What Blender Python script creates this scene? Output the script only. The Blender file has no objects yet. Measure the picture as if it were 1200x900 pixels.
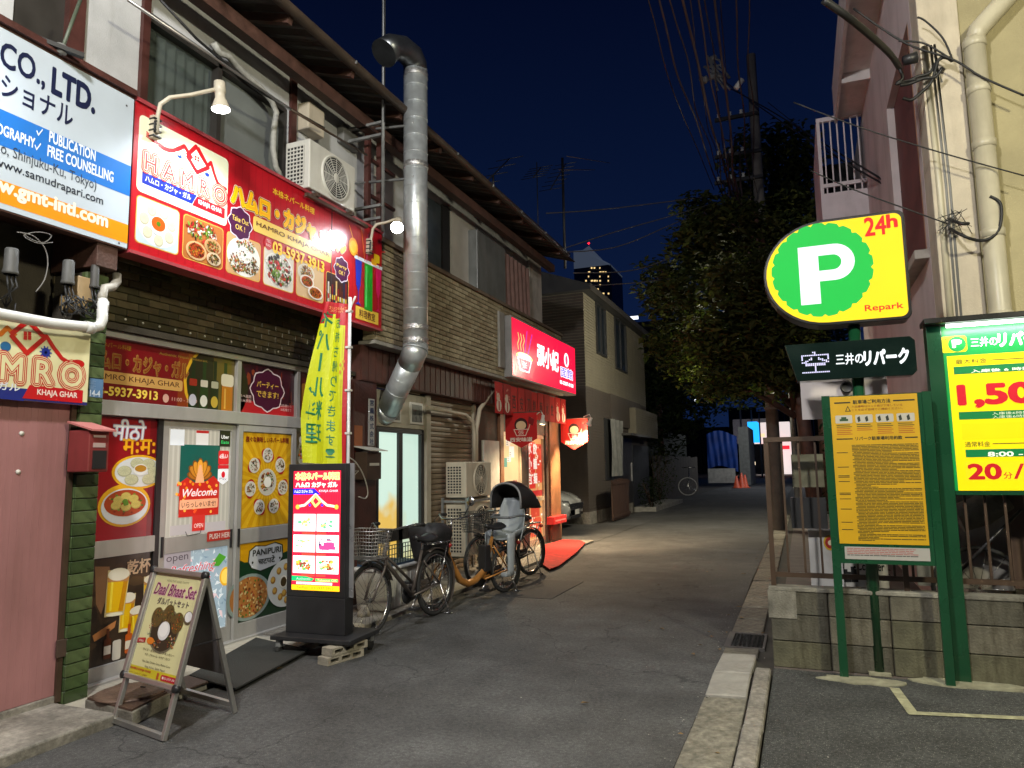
import bpy, bmesh, math, random
from mathutils import Vector, Matrix
import numpy as np
R = math.radians
random.seed(7)
scene = bpy.context.scene
COL = scene.collection

# ---------------------------------------------------------------- camera
H_EYE = 1.5
F = 832.0 / 1200.0 * 36.0
PITCH, ROLL, YAW = R(6.72), R(0.918), R(22.0)
_f = Vector((-math.sin(YAW) * math.cos(PITCH), math.cos(YAW) * math.cos(PITCH), math.sin(PITCH)))
_r = Vector((math.cos(YAW), math.sin(YAW), 0))
_u = _r.cross(_f)
CX = math.cos(ROLL) * _r - math.sin(ROLL) * _u
CY = math.sin(ROLL) * _r + math.cos(ROLL) * _u
cam = bpy.data.objects.new('camera', bpy.data.cameras.new('camera'))
COL.objects.link(cam)
cam.data.lens, cam.data.sensor_width, cam.data.clip_start, cam.data.clip_end = F, 36.0, 0.05, 3000
cam.matrix_world = Matrix(((CX.x, CY.x, -_f.x, 0), (CX.y, CY.y, -_f.y, 0), (CX.z, CY.z, -_f.z, H_EYE), (0, 0, 0, 1)))
scene.camera = cam
scene.render.resolution_x, scene.render.resolution_y = 1024, 768


def at(px, py, x=None, y=None, z=None):
 """point of the place seen at a photograph pixel, on the plane x=, y= or z= (a survey of the photograph)"""
 d = _f + CX * ((px - 600) / 832.0) + CY * ((450 - py) / 832.0)
 ax, v = (0, x) if x is not None else (1, y) if y is not None else (2, z)
 o = Vector((0, 0, H_EYE))
 return o + d * ((v - o[ax]) / d[ax])


# ---------------------------------------------------------------- world, exposure
w = bpy.data.worlds.new('World')
scene.world = w
w.use_nodes = True
nt = w.node_tree
nt.nodes.clear()
# night sky after dusk: deep blue overhead, a little lighter toward the horizon, the same all round
tcw = nt.nodes.new('ShaderNodeTexCoord'); sxw = nt.nodes.new('ShaderNodeSeparateXYZ')
rampw = nt.nodes.new('ShaderNodeValToRGB')
for e_, (p_, c_) in zip((rampw.color_ramp.elements[0], rampw.color_ramp.elements[1]), ((0.0, (.0042, .0118, .046, 1)), (.62, (.0007, .0022, .0122, 1)))):
 e_.position, e_.color = p_, c_
bg = nt.nodes.new('ShaderNodeBackground')
bg.inputs[1].default_value = 1.0
outw = nt.nodes.new('ShaderNodeOutputWorld')
nt.links.new(tcw.outputs['Generated'], sxw.inputs[0])
nt.links.new(sxw.outputs[2], rampw.inputs[0])
nt.links.new(rampw.outputs[0], bg.inputs[0])
nt.links.new(bg.outputs[0], outw.inputs[0])
scene.view_settings.view_transform = 'Standard'
scene.view_settings.look = 'None'
scene.view_settings.exposure = 0.2
scene.view_settings.gamma = 1.0
scene.render.engine = 'CYCLES'
scene.cycles.use_denoising = True
scene.cycles.max_bounces = 6
scene.cycles.diffuse_bounces = 3
scene.cycles.glossy_bounces = 3
scene.cycles.transparent_max_bounces = 8
scene.cycles.sample_clamp_indirect = 4.0
scene.cycles.caustics_reflective = False
scene.cycles.caustics_refractive = False

# ---------------------------------------------------------------- materials


def lin(h):
 if isinstance(h, str):
  h = h.lstrip('#')
  c = [int(h[i:i + 2], 16) / 255 for i in (0, 2, 4)]
  return tuple(x / 12.92 if x <= .04045 else ((x + .055) / 1.055) ** 2.4 for x in c)
 return tuple(h[:3])


MATS = {}


def pm(name, col, rough=.6, metal=0., var=.18, vs=5., bump=0., bs=60., spec=.5, dirt=0., ds=1.6, speck=0., alpha=1.,
 trans=0., coat=0.):
 """plain procedural material: base colour broken by noise at two scales, streaked dirt, fine relief"""
 if name in MATS:
  return MATS[name]
 m = bpy.data.materials.new(name)
 MATS[name] = m
 m.use_nodes = True
 t = m.node_tree
 N, L = t.nodes, t.links
 b = N['Principled BSDF']
 c = lin(col)
 tc = N.new('ShaderNodeTexCoord')
 src = tc.outputs['Object']
 n1 = N.new('ShaderNodeTexNoise'); n1.inputs['Scale'].default_value = vs; n1.inputs['Detail'].default_value = 6
 L.new(src, n1.inputs['Vector'])
 r1 = N.new('ShaderNodeValToRGB')
 r1.color_ramp.elements[0].position, r1.color_ramp.elements[1].position = .3, .7
 r1.color_ramp.elements[0].color = tuple(max(0, x * (1 - var)) for x in c) + (1,)
 r1.color_ramp.elements[1].color = tuple(min(1, x * (1 + var)) for x in c) + (1,)
 L.new(n1.outputs[0], r1.inputs[0])
 cur = r1.outputs[0]
 if dirt > 0:
  mp = N.new('ShaderNodeMapping'); mp.inputs['Scale'].default_value = (ds * 2.5, ds * 2.5, ds * .5)
  n2 = N.new('ShaderNodeTexNoise'); n2.inputs['Scale'].default_value = 1.3; n2.inputs['Detail'].default_value = 8
  n2.inputs['Roughness'].default_value = .65
  L.new(src, mp.inputs[0]); L.new(mp.outputs[0], n2.inputs['Vector'])
  r2 = N.new('ShaderNodeValToRGB')
  r2.color_ramp.elements[0].position, r2.color_ramp.elements[1].position = .5, .72
  r2.color_ramp.elements[0].color = (0, 0, 0, 1); r2.color_ramp.elements[1].color = (dirt, dirt, dirt, 1)
  L.new(n2.outputs[0], r2.inputs[0])
  mx = N.new('ShaderNodeMix'); mx.data_type = 'RGBA'
  L.new(r2.outputs[0], mx.inputs[0]); L.new(cur, mx.inputs[6])
  mx.inputs[7].default_value = (c[0] * .3 + .01, c[1] * .27 + .008, c[2] * .22 + .005, 1)
  cur = mx.outputs[2]
 if speck > 0:
  vo = N.new('ShaderNodeTexVoronoi'); vo.inputs['Scale'].default_value = bs * 1.1
  L.new(src, vo.inputs['Vector'])
  r3 = N.new('ShaderNodeValToRGB')
  r3.color_ramp.elements[0].position, r3.color_ramp.elements[1].position = .12, .3
  r3.color_ramp.elements[0].color = (speck, speck, speck, 1); r3.color_ramp.elements[1].color = (0, 0, 0, 1)
  L.new(vo.outputs['Distance'], r3.inputs[0])
  wn = N.new('ShaderNodeMath'); wn.operation = 'MULTIPLY'
  gt = N.new('ShaderNodeMath'); gt.operation = 'GREATER_THAN'; gt.inputs[1].default_value = .55
  sp = N.new('ShaderNodeSeparateColor'); L.new(vo.outputs['Color'], sp.inputs[0]); L.new(sp.outputs[0], gt.inputs[0])
  L.new(r3.outputs[0], wn.inputs[0]); L.new(gt.outputs[0], wn.inputs[1])
  mx = N.new('ShaderNodeMix'); mx.data_type = 'RGBA'
  L.new(wn.outputs[0], mx.inputs[0]); L.new(cur, mx.inputs[6]); mx.inputs[7].default_value = (.42, .41, .38, 1)
  cur = mx.outputs[2]
 L.new(cur, b.inputs['Base Color'])
 rr = N.new('ShaderNodeMapRange'); rr.inputs[3].default_value = max(.03, rough - .12); rr.inputs[4].default_value = min(1, rough + .12)
 L.new(n1.outputs[0], rr.inputs[0]); L.new(rr.outputs[0], b.inputs['Roughness'])
 b.inputs['Metallic'].default_value = metal
 b.inputs['Specular IOR Level'].default_value = spec
 b.inputs['Coat Weight'].default_value = coat
 if alpha < 1:
  b.inputs['Alpha'].default_value = alpha
 if trans > 0:
  b.inputs['Transmission Weight'].default_value = trans
 if bump > 0:
  n3 = N.new('ShaderNodeTexNoise'); n3.inputs['Scale'].default_value = bs; n3.inputs['Detail'].default_value = 5
  L.new(src, n3.inputs['Vector'])
  bp = N.new('ShaderNodeBump'); bp.inputs['Strength'].default_value = bump; bp.inputs['Distance'].default_value = .01
  L.new(n3.outputs[0], bp.inputs['Height']); L.new(bp.outputs[0], b.inputs['Normal'])
 return m


def macro(m, sc, lo, hi, crack=0.):
 """broad patches over a base material, and hairline cracks"""
 t = m.node_tree; N, L = t.nodes, t.links
 b = N['Principled BSDF']; src = b.inputs['Base Color'].links[0].from_socket
 tc = N.new('ShaderNodeTexCoord')
 n = N.new('ShaderNodeTexNoise'); n.inputs['Scale'].default_value = sc; n.inputs['Detail'].default_value = 9; n.inputs['Roughness'].default_value = .62
 L.new(tc.outputs['Object'], n.inputs['Vector'])
 mr = N.new('ShaderNodeMapRange'); mr.inputs[1].default_value = .3; mr.inputs[2].default_value = .7; mr.inputs[3].default_value = lo; mr.inputs[4].default_value = hi
 L.new(n.outputs[0], mr.inputs[0]); cur = mr.outputs[0]
 if crack:
  vo = N.new('ShaderNodeTexVoronoi'); vo.feature = 'DISTANCE_TO_EDGE'; vo.inputs['Scale'].default_value = .55
  n2 = N.new('ShaderNodeTexNoise'); n2.inputs['Scale'].default_value = 2.2; n2.inputs['Detail'].default_value = 6
  ad = N.new('ShaderNodeMix'); ad.data_type = 'RGBA'; ad.blend_type = 'LINEAR_LIGHT'; ad.inputs[0].default_value = .35
  L.new(tc.outputs['Object'], n2.inputs['Vector']); L.new(tc.outputs['Object'], ad.inputs[6]); L.new(n2.outputs['Color'], ad.inputs[7]); L.new(ad.outputs[2], vo.inputs['Vector'])
  m2 = N.new('ShaderNodeMapRange'); m2.inputs[1].default_value = 0; m2.inputs[2].default_value = .006; m2.inputs[3].default_value = 1 - crack; m2.inputs[4].default_value = 1
  L.new(vo.outputs['Distance'], m2.inputs[0])
  mm_ = N.new('ShaderNodeMath'); mm_.operation = 'MULTIPLY'; L.new(cur, mm_.inputs[0]); L.new(m2.outputs[0], mm_.inputs[1]); cur = mm_.outputs[0]
 mx = N.new('ShaderNodeMix'); mx.data_type = 'RGBA'; mx.blend_type = 'MULTIPLY'; mx.inputs[0].default_value = 1
 L.new(src, mx.inputs[6]); L.new(cur, mx.inputs[7]); L.new(mx.outputs[2], b.inputs['Base Color'])


def emit(name, col, s, nee=True):
 if name in MATS:
  return MATS[name]
 m = bpy.data.materials.new(name); MATS[name] = m
 m.use_nodes = True
 b = m.node_tree.nodes['Principled BSDF']
 b.inputs['Base Color'].default_value = lin(col) + (1,)
 b.inputs['Emission Color'].default_value = lin(col) + (1,)
 b.inputs['Emission Strength'].default_value = s
 if not nee:
  m.cycles.emission_sampling = 'NONE'
 return m


def print_mat(name, rough=.4, em=0., nee=False, wear=.12, coat=0., hot=0.):
 """printed sheet: colours come from the print itself (attribute 'ink'); backlit boxes also give off light"""
 if name in MATS:
  return MATS[name]
 m = bpy.data.materials.new(name); MATS[name] = m
 m.use_nodes = True
 N, L = m.node_tree.nodes, m.node_tree.links
 b = N['Principled BSDF']
 a = N.new('ShaderNodeAttribute'); a.attribute_name = 'ink'
 tc = N.new('ShaderNodeTexCoord')
 n = N.new('ShaderNodeTexNoise'); n.inputs['Scale'].default_value = 3.5; n.inputs['Detail'].default_value = 7
 L.new(tc.outputs['Object'], n.inputs['Vector'])
 mr = N.new('ShaderNodeMapRange'); mr.inputs[3].default_value = 1 - wear * 1.6; mr.inputs[4].default_value = 1 + wear * .8
 L.new(n.outputs[0], mr.inputs[0])
 mx = N.new('ShaderNodeMix'); mx.data_type = 'RGBA'; mx.blend_type = 'MULTIPLY'; mx.inputs[0].default_value = 1
 L.new(a.outputs['Color'], mx.inputs[6]); L.new(mr.outputs[0], mx.inputs[7])
 L.new(mx.outputs[2], b.inputs['Base Color'])
 b.inputs['Roughness'].default_value = rough
 b.inputs['Coat Weight'].default_value = coat
 b.inputs['Coat Roughness'].default_value = .12
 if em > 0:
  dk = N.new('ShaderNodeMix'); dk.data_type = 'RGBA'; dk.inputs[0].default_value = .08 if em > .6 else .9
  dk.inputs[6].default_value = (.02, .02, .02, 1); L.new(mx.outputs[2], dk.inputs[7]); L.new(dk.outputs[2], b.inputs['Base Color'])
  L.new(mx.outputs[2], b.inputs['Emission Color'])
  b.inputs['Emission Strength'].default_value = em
  if em > .8: b.inputs['Specular IOR Level'].default_value = .12
  if hot > 0:   # tubes behind the sheet: brighter where they stand
   n2 = N.new('ShaderNodeTexNoise'); n2.inputs['Scale'].default_value = 2.0
   L.new(tc.outputs['Object'], n2.inputs['Vector'])
   m2 = N.new('ShaderNodeMapRange'); m2.inputs[3].default_value = em * (1 - hot); m2.inputs[4].default_value = em * (1 + hot)
   L.new(n2.outputs[0], m2.inputs[0]); L.new(m2.outputs[0], b.inputs['Emission Strength'])
  if not nee:
   m.cycles.emission_sampling = 'NONE'
 return m


# ---------------------------------------------------------------- mesh building
def wloc(o):
 v = Vector((0, 0, 0))
 while o is not None:
  v += o.location
  o = o.parent
 return v


def tag(o, label=None, cat=None, group=None, kind=None):
 if label: o['label'] = label
 if cat: o['category'] = cat
 if group: o['group'] = group
 if kind: o['kind'] = kind
 return o


def thing(name, label, cat, loc=(0, 0, 0), group=None):
 o = bpy.data.objects.new(name, None)
 o.empty_display_size = .1
 COL.objects.link(o)
 o.location = loc
 return tag(o, label, cat, group)


class MB:
 def __init__(s):
  s.v, s.f, s.m, s.s = [], [], [], []

 def add(s, vs, fs, mi=0, sm=False):
  o = len(s.v)
  s.v += [tuple(v) for v in vs]
  for f in fs:
   s.f.append(tuple(o + i for i in f)); s.m.append(mi); s.s.append(sm)
  return s

 def box(s, x0, x1, y0, y1, z0, z1, mi=0):
  x0, x1 = min(x0, x1), max(x0, x1); y0, y1 = min(y0, y1), max(y0, y1); z0, z1 = min(z0, z1), max(z0, z1)
  vs = [(x, y, z) for x in (x0, x1) for y in (y0, y1) for z in (z0, z1)]
  return s.add(vs, [(0, 1, 3, 2), (4, 6, 7, 5), (0, 4, 5, 1), (2, 3, 7, 6), (0, 2, 6, 4), (1, 5, 7, 3)], mi)

 def obox(s, o, a, b, c, mi=0):
  """box spanned by three vectors from corner o"""
  o, a, b, c = Vector(o), Vector(a), Vector(b), Vector(c)
  vs = [o + a * i + b * j + c * k for i in (0, 1) for j in (0, 1) for k in (0, 1)]
  fs = [(0, 1, 3, 2), (4, 6, 7, 5), (0, 4, 5, 1), (2, 3, 7, 6), (0, 2, 6, 4), (1, 5, 7, 3)]
  if a.cross(b).dot(c) < 0:
   fs = [f[::-1] for f in fs]
  return s.add(vs, fs, mi)

 def bar(s, p, q, w_, h_, up=(0, 0, 1), mi=0):
  p, q = Vector(p), Vector(q)
  d = q - p
  up = Vector(up)
  if abs(d.normalized().dot(up)) > .98:
   up = Vector((1, 0, 0)) if abs(d.normalized().x) < .9 else Vector((0, 1, 0))
  a = d.cross(up).normalized() * w_
  b = a.cross(d).normalized() * h_
  return s.obox(p - a / 2 - b / 2, d, a, b, mi)

 def tube(s, pts, r, n=8, mi=0, closed=False, cap=True, sm=True):
  pts = [Vector(p) for p in pts]
  k = len(pts)
  rs = r if isinstance(r, (list, tuple)) else [r] * k
  ref = None
  rings = []
  for i, p in enumerate(pts):
   if closed:
    d = (pts[(i + 1) % k] - pts[i - 1])
   else:
    d = (pts[min(i + 1, k - 1)] - pts[max(i - 1, 0)])
   d = d.normalized() if d.length > 1e-9 else Vector((0, 0, 1))
   if ref is None:
    ref = Vector((0, 0, 1)) if abs(d.z) < .9 else Vector((1, 0, 0))
   a = d.cross(ref)
   if a.length < 1e-6:
    a = d.cross(Vector((0, 1, 0)))
   a.normalize()
   b = a.cross(d).normalized()
   ref = b
   rings.append([p + (a * math.cos(2 * math.pi * j / n) + b * math.sin(2 * math.pi * j / n)) * rs[i] for j in range(n)])
  vs = [v for g in rings for v in g]
  fs = []
  for i in range(k if closed else k - 1):
   i2 = (i + 1) % k
   for j in range(n):
    j2 = (j + 1) % n
    fs.append((i * n + j, i2 * n + j, i2 * n + j2, i * n + j2))
  s.add(vs, fs, mi, sm)
  if cap and not closed:
   o = len(s.v) - len(vs)
   s.f.append(tuple(o + j for j in range(n))); s.m.append(mi); s.s.append(False)
   s.f.append(tuple(o + (k - 1) * n + j for j in reversed(range(n)))); s.m.append(mi); s.s.append(False)
  return s

 def lathe(s, prof, c, axis=(0, 0, 1), n=20, mi=0, sm=True):
  """prof: (radius, along axis) pairs"""
  ax = Vector(axis).normalized()
  a = ax.orthogonal().normalized(); b = ax.cross(a)
  c = Vector(c)
  vs, fs = [], []
  for r_, z_ in prof:
   for j in range(n):
    t_ = 2 * math.pi * j / n
    vs.append(c + ax * z_ + (a * math.cos(t_) + b * math.sin(t_)) * max(r_, 1e-4))
  for i in range(len(prof) - 1):
   for j in range(n):
    j2 = (j + 1) % n
    fs.append((i * n + j, i * n + j2, (i + 1) * n + j2, (i + 1) * n + j))
  s.add(vs, fs, mi, sm)
  return s

 def prism(s, poly, o, u, v, d, mi=0):
  """2-D outline in the plane (o,u,v), pushed along vector d"""
  o, u, v, d = Vector(o), Vector(u), Vector(v), Vector(d)
  n = len(poly)
  A = [o + u * p[0] + v * p[1] for p in poly]
  B = [p + d for p in A]
  fs = [tuple(range(n))[::-1], tuple(range(n, 2 * n))]
  fs += [(i, (i + 1) % n, n + (i + 1) % n, n + i) for i in range(n)]
  if u.cross(v).dot(d) < 0:
   fs = [f[::-1] for f in fs]
  return s.add(A + B, fs, mi)

 def grid(s, fn, nu, nv, mi=0, sm=True, closed_u=False):
  vs = [fn(i / nu, j / nv) for i in range(nu + 1) for j in range(nv + 1)]
  fs = [(i * (nv + 1) + j, (i + 1) * (nv + 1) + j, (i + 1) * (nv + 1) + j + 1, i * (nv + 1) + j + 1) for i in range(nu) for j in range(nv)]
  return s.add(vs, fs, mi, sm)

 def build(s, name, mats, parent=None, bevel=0., seg=2, sub=0, solid=0., **kw):
  me = bpy.data.meshes.new(name)
  if parent is not None:
   off = wloc(parent)
  else:
   A = np.array(s.v)
   off = Vector(((A[:, 0].min() + A[:, 0].max()) / 2, (A[:, 1].min() + A[:, 1].max()) / 2, A[:, 2].min()))
  A = np.array(s.v, dtype=float) - np.array(off)
  me.from_pydata(A.tolist(), [], s.f)
  if not isinstance(mats, (list, tuple)):
   mats = [mats]
  for m in mats:
   me.materials.append(m)
  me.polygons.foreach_set('material_index', s.m)
  me.polygons.foreach_set('use_smooth', s.s)
  me.update()
  o = bpy.data.objects.new(name, me)
  COL.objects.link(o)
  if parent is not None:
   o.parent = parent
  else:
   o.location = off
  if solid:
   md = o.modifiers.new('solid', 'SOLIDIFY'); md.thickness = solid
  if bevel:
   md = o.modifiers.new('bevel', 'BEVEL'); md.width = bevel; md.segments = seg; md.limit_method = 'ANGLE'; md.angle_limit = R(40)
  if sub:
   md = o.modifiers.new('sub', 'SUBSURF'); md.levels = md.render_levels = sub
  return tag(o, **kw)


def smooth(pts, n=5):
 """rounded run of a cable through its points"""
 pts = [Vector(p) for p in pts]; out = []
 for i in range(len(pts) - 1):
  p0, p1, p2, p3 = pts[max(i - 1, 0)], pts[i], pts[i + 1], pts[min(i + 2, len(pts) - 1)]
  for k in range(n):
   t = k / n
   out.append(.5 * ((2 * p1) + (p2 - p0) * t + (2 * p0 - 5 * p1 + 4 * p2 - p3) * t * t + (3 * p1 - p0 - 3 * p2 + p3) * t ** 3))
 return out + [pts[-1]]


def boxes(name, mats, parent, *bs, **kw):
 m = MB()
 for b in bs:
  m.box(*b)
 return m.build(name, mats, parent, **kw)


def piece(name, me, loc, parent, scale=None, rot=None, **kw):
 """an object that shares mesh data with its like"""
 o = bpy.data.objects.new(name, me)
 COL.objects.link(o)
 o.parent = parent
 o.location = Vector(loc) - (wloc(parent) if parent else Vector((0, 0, 0)))
 if scale: o.scale = scale
 if rot: o.rotation_euler = rot
 return tag(o, **kw)


def boxmesh(name, dx, dy, dz, mat, cham=.0):
 """small chamfered box centred on the origin (front edges cut), shared by many pieces"""
 b = bmesh.new()
 bmesh.ops.create_cube(b, size=1)
 for v in b.verts:
  v.co = Vector((v.co.x * dx, v.co.y * dy, v.co.z * dz))
 if cham:
  bmesh.ops.bevel(b, geom=list(b.edges), offset=cham, segments=1, affect='EDGES')
 me = bpy.data.meshes.new(name)
 b.to_mesh(me); b.free()
 me.materials.append(mat)
 return me


# ---------------------------------------------------------------- lettering and print
_TX = {}


def tmesh(s_, off=0., shear=0.):
 k = (s_, off, shear)
 if k in _TX:
  return _TX[k]
 cu = bpy.data.curves.new('lettering', 'FONT')
 cu.body = s_; cu.size = 1; cu.resolution_u = 3; cu.shear = shear
 cu.fill_mode = 'FRONT' if hasattr(cu, 'fill_mode') else cu.fill_mode
 ob = bpy.data.objects.new('lettering', cu)
 me = bpy.data.meshes.new_from_object(ob)
 vs = [(v.co.x, v.co.y) for v in me.vertices]
 fs = [tuple(p.vertices) for p in me.polygons]
 # faces must look along +z
 if me.polygons and sum(p.normal.z * p.area for p in me.polygons) < 0:
  fs = [f[::-1] for f in fs]
 bpy.data.objects.remove(ob); bpy.data.curves.remove(cu); bpy.data.meshes.remove(me)
 if not vs:
  vs, fs = [(0, 0), (1, 0), (1, 1)], []
 xs = [v[0] for v in vs]; ys = [v[1] for v in vs]
 _TX[k] = (vs, fs, (min(xs), min(ys), max(xs), max(ys)))
 return _TX[k]


class Print:
 """flat print on a plane: o + u*U + v*V, each layer 1 mm above the one below"""

 def __init__(s, o, U, V, step=.0011, lift=.002):
  s.o, s.U, s.V = Vector(o), Vector(U).normalized(), Vector(V).normalized()
  s.N = s.U.cross(s.V)
  s.step, s.lift = step, lift
  s.vs, s.fs, s.cs = [], [], []

 def px(s, p):
  d = _f + CX * ((p[0] - 600) / 832.0) + CY * ((450 - p[1]) / 832.0)
  e = Vector((0, 0, H_EYE))
  t_ = (s.o - e).dot(s.N) / d.dot(s.N)
  q = e + d * t_ - s.o
  return (q.dot(s.U), q.dot(s.V))

 def add(s, pts, fs, col, ly):
  o = len(s.vs)
  c = lin(col)
  h = s.lift + ly * s.step
  for p in pts:
   s.vs.append(tuple(s.o + s.U * p[0] + s.V * p[1] + s.N * h)); s.cs.append(c)
  s.fs += [tuple(o + i for i in f) for f in fs]

 def rect(s, u0, v0, u1, v1, col, ly=1):
  u0, u1 = min(u0, u1), max(u0, u1); v0, v1 = min(v0, v1), max(v0, v1)
  s.add([(u0, v0), (u1, v0), (u1, v1), (u0, v1)], [(0, 1, 2, 3)], col, ly)

 def poly(s, pts, col, ly=1):
  a = sum(pts[i - 1][0] * pts[i][1] - pts[i][0] * pts[i - 1][1] for i in range(len(pts)))
  if a < 0: pts = pts[::-1]
  s.add(pts, [tuple(range(len(pts)))], col, ly)

 def rrect(s, u0, v0, u1, v1, r, col, ly=1):
  pts = []
  for cx_, cy_, a0 in ((u1 - r, v1 - r, 0), (u0 + r, v1 - r, 90), (u0 + r, v0 + r, 180), (u1 - r, v0 + r, 270)):
   for k in range(5):
    a = R(a0 + k * 22.5)
    pts.append((cx_ + r * math.cos(a), cy_ + r * math.sin(a)))
  s.poly(pts, col, ly)

 def ell(s, cu, cv, ru, rv, col, ly=1, n=22, wob=0., rot=0., rnd=None):
  pts = []
  for k in range(n):
   a = 2 * math.pi * k / n
   q = 1 + (rnd.uniform(-wob, wob) if rnd else 0)
   x, y = ru * q * math.cos(a), rv * q * math.sin(a)
   pts.append((cu + x * math.cos(rot) - y * math.sin(rot), cv + x * math.sin(rot) + y * math.cos(rot)))
  s.add(pts, [tuple(range(n))], col, ly)

 def line(s, pts, w_, col, ly=1, dots=True):
  for a, b in zip(pts[:-1], pts[1:]):
   dx, dy = b[0] - a[0], b[1] - a[1]
   l = math.hypot(dx, dy) or 1e-6
   nx, ny = -dy / l * w_ / 2, dx / l * w_ / 2
   s.poly([(a[0] - nx, a[1] - ny), (b[0] - nx, b[1] - ny), (b[0] + nx, b[1] + ny), (a[0] + nx, a[1] + ny)], col, ly)
   ly += .04
  if dots:
   for a in pts[1:-1]:
    ly += .04
    s.ell(a[0], a[1], w_ / 2, w_ / 2, col, ly, 8)

 def text(s, t_, u0, v0, u1, v1, col, ly=2, off=0., shear=0., flip=False, keep=False, ref=None, rot=None):
  """lettering stretched into the box; keep: hold its own proportions, fitted to the height"""
  vs, fs, bb = tmesh(t_, 0., shear)
  rb = bb if ref is None else ref
  W, H = rb[2] - rb[0], rb[3] - rb[1]
  sx, sy = (u1 - u0) / max(W, 1e-6), (v1 - v0) / max(H, 1e-6)
  pts = [(u0 + (x - rb[0]) * sx, v0 + (y - rb[1]) * sy) for x, y in vs]
  if flip:
   pts = [(u0 + u1 - p[0], p[1]) for p in pts]
   fs = [f[::-1] for f in fs]
  if off <= .001:
   return s.add(pts, fs, col, ly)
  n_ = 16 if off > .09 else 8 if off > .03 else 4      # heavier strokes: the same letters struck again round about
  for k in range(n_):
   a_ = 6.28318 * (k + .5) / n_
   dx_, dy_ = math.cos(a_) * off * sx, math.sin(a_) * off * sy
   s.add([(p[0] + dx_, p[1] + dy_) for p in pts], fs, col, ly + k * .02)

 def shade(s, t_, box, cols, offs, ly=2, **k):
  for i, (c, o) in enumerate(zip(cols, offs)):
   s.text(t_, *box, c, ly + i, off=o, **k)

 # the same with corners given as photograph pixels (bottom-left, top-right)
 def B(s, a, b):
  p, q = s.px(a), s.px(b)
  return (min(p[0], q[0]), min(p[1], q[1]), max(p[0], q[0]), max(p[1], q[1]))

 def build(s, name, mat, parent, **kw):
  me = bpy.data.meshes.new(name)
  off = np.array(wloc(parent)) if parent else np.zeros(3)
  A = np.array(s.vs, dtype=float) - off
  me.from_pydata(A.tolist(), [], s.fs)
  me.materials.append(mat)
  at_ = me.color_attributes.new('ink', 'FLOAT_COLOR', 'POINT')
  C_ = np.ones((len(s.vs), 4)); C_[:, :3] = np.array(s.cs)
  at_.data.foreach_set('color', C_.ravel())
  me.update()
  o = bpy.data.objects.new(name, me)
  COL.objects.link(o)
  if parent: o.parent = parent
  return tag(o, **kw)


def panel_x(X):   # faces the street from the left side: u = y, v = z
 return Print((X, 0, 0), (0, 1, 0), (0, 0, 1))


def panel_y(Y):   # faces the camera end of the street: u = x, v = z
 return Print((0, Y, 0), (1, 0, 0), (0, 0, 1))


FOODS = {
 'curry': ['#7a2a10', '#b4441a', '#c8641e', '#d98a2a', '#5a1c0c', '#4f7a1e'],
 'rice': ['#e9e6da', '#f5f2e8', '#d8d3c0', '#c8702a', '#3f6a22', '#5a3216'],
 'salad': ['#e8e4da', '#c92a2a', '#5c8a2a', '#2c2018', '#d2452e', '#88a840', '#f0ece0'],
 'beans': ['#b98a3a', '#8a5a22', '#d8b060', '#6a3f1a', '#4c7426', '#c24a2a'],
 'dark': ['#5a3a1e', '#7a5226', '#9a7434', '#5c7a34', '#3a2414', '#c07a34'],
 'mix': ['#c83a1e', '#e0c040', '#3f7a2a', '#f0e8d8', '#7a3a1a', '#e07a2a'],
}


def dish(P, cu, cv, ru, rv, kind, seed, ly=2, plate='#e8e8e6', n=60, rim=.8, broth=None, rot=0.):
 rnd = random.Random(seed)
 if plate:
  P.ell(cu, cv, ru, rv, plate, ly, 26)
  P.ell(cu, cv, ru * .93, rv * .93, tuple(x * .86 for x in lin(plate)), ly + .4, 26)
 if broth:
  P.ell(cu, cv, ru * rim, rv * rim, broth, ly + .8, 26)
 cols = FOODS[kind]
 for k in range(int(n * 1.7)):
  a, q = rnd.uniform(0, 6.283), math.sqrt(rnd.random()) * rim * .92
  z = rnd.uniform(.05, .14)
  c_ = lin(rnd.choice(cols)); j_ = rnd.uniform(.55, 1.25)
  x_, y_ = cu + ru * q * math.cos(a), cv + rv * q * math.sin(a); w2 = rnd.uniform(.5, 1.1); o_ = rnd.uniform(0, 3)
  P.ell(x_, y_, ru * z, rv * z * w2, tuple(x * j_ * .45 for x in c_), ly + 1 + k * .02, 6, .3, o_, rnd)
  P.ell(x_ - ru * z * .15, y_ + rv * z * .2, ru * z * .8, rv * z * w2 * .75, tuple(x * j_ for x in c_), ly + 1.01 + k * .02, 6, .3, o_, rnd)


def momo(P, cu, cv, r_, ly, seed=0, body='#e8e4d0', r2=None):
 rnd = random.Random(seed)
 r2 = r2 or r_
 P.ell(cu, cv, r_, r2, tuple(x * .72 for x in lin(body)), ly, 14)
 P.ell(cu - r_ * .05, cv + r2 * .08, r_ * .88, r2 * .84, body, ly + .3, 14)
 for k in range(9):
  a = k * .7 + rnd.random() * .3
  P.line([(cu, cv + r2 * .15), (cu + r_ * .78 * math.cos(a), cv + r2 * .1 + r2 * .7 * math.sin(a))], r_ * .06,
   tuple(x * .8 for x in lin(body)), ly + .5 + k * .02, False)
 P.ell(cu, cv + r2 * .15, r_ * .16, r2 * .14, tuple(x * .9 for x in lin(body)), ly + .8, 8)
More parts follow.
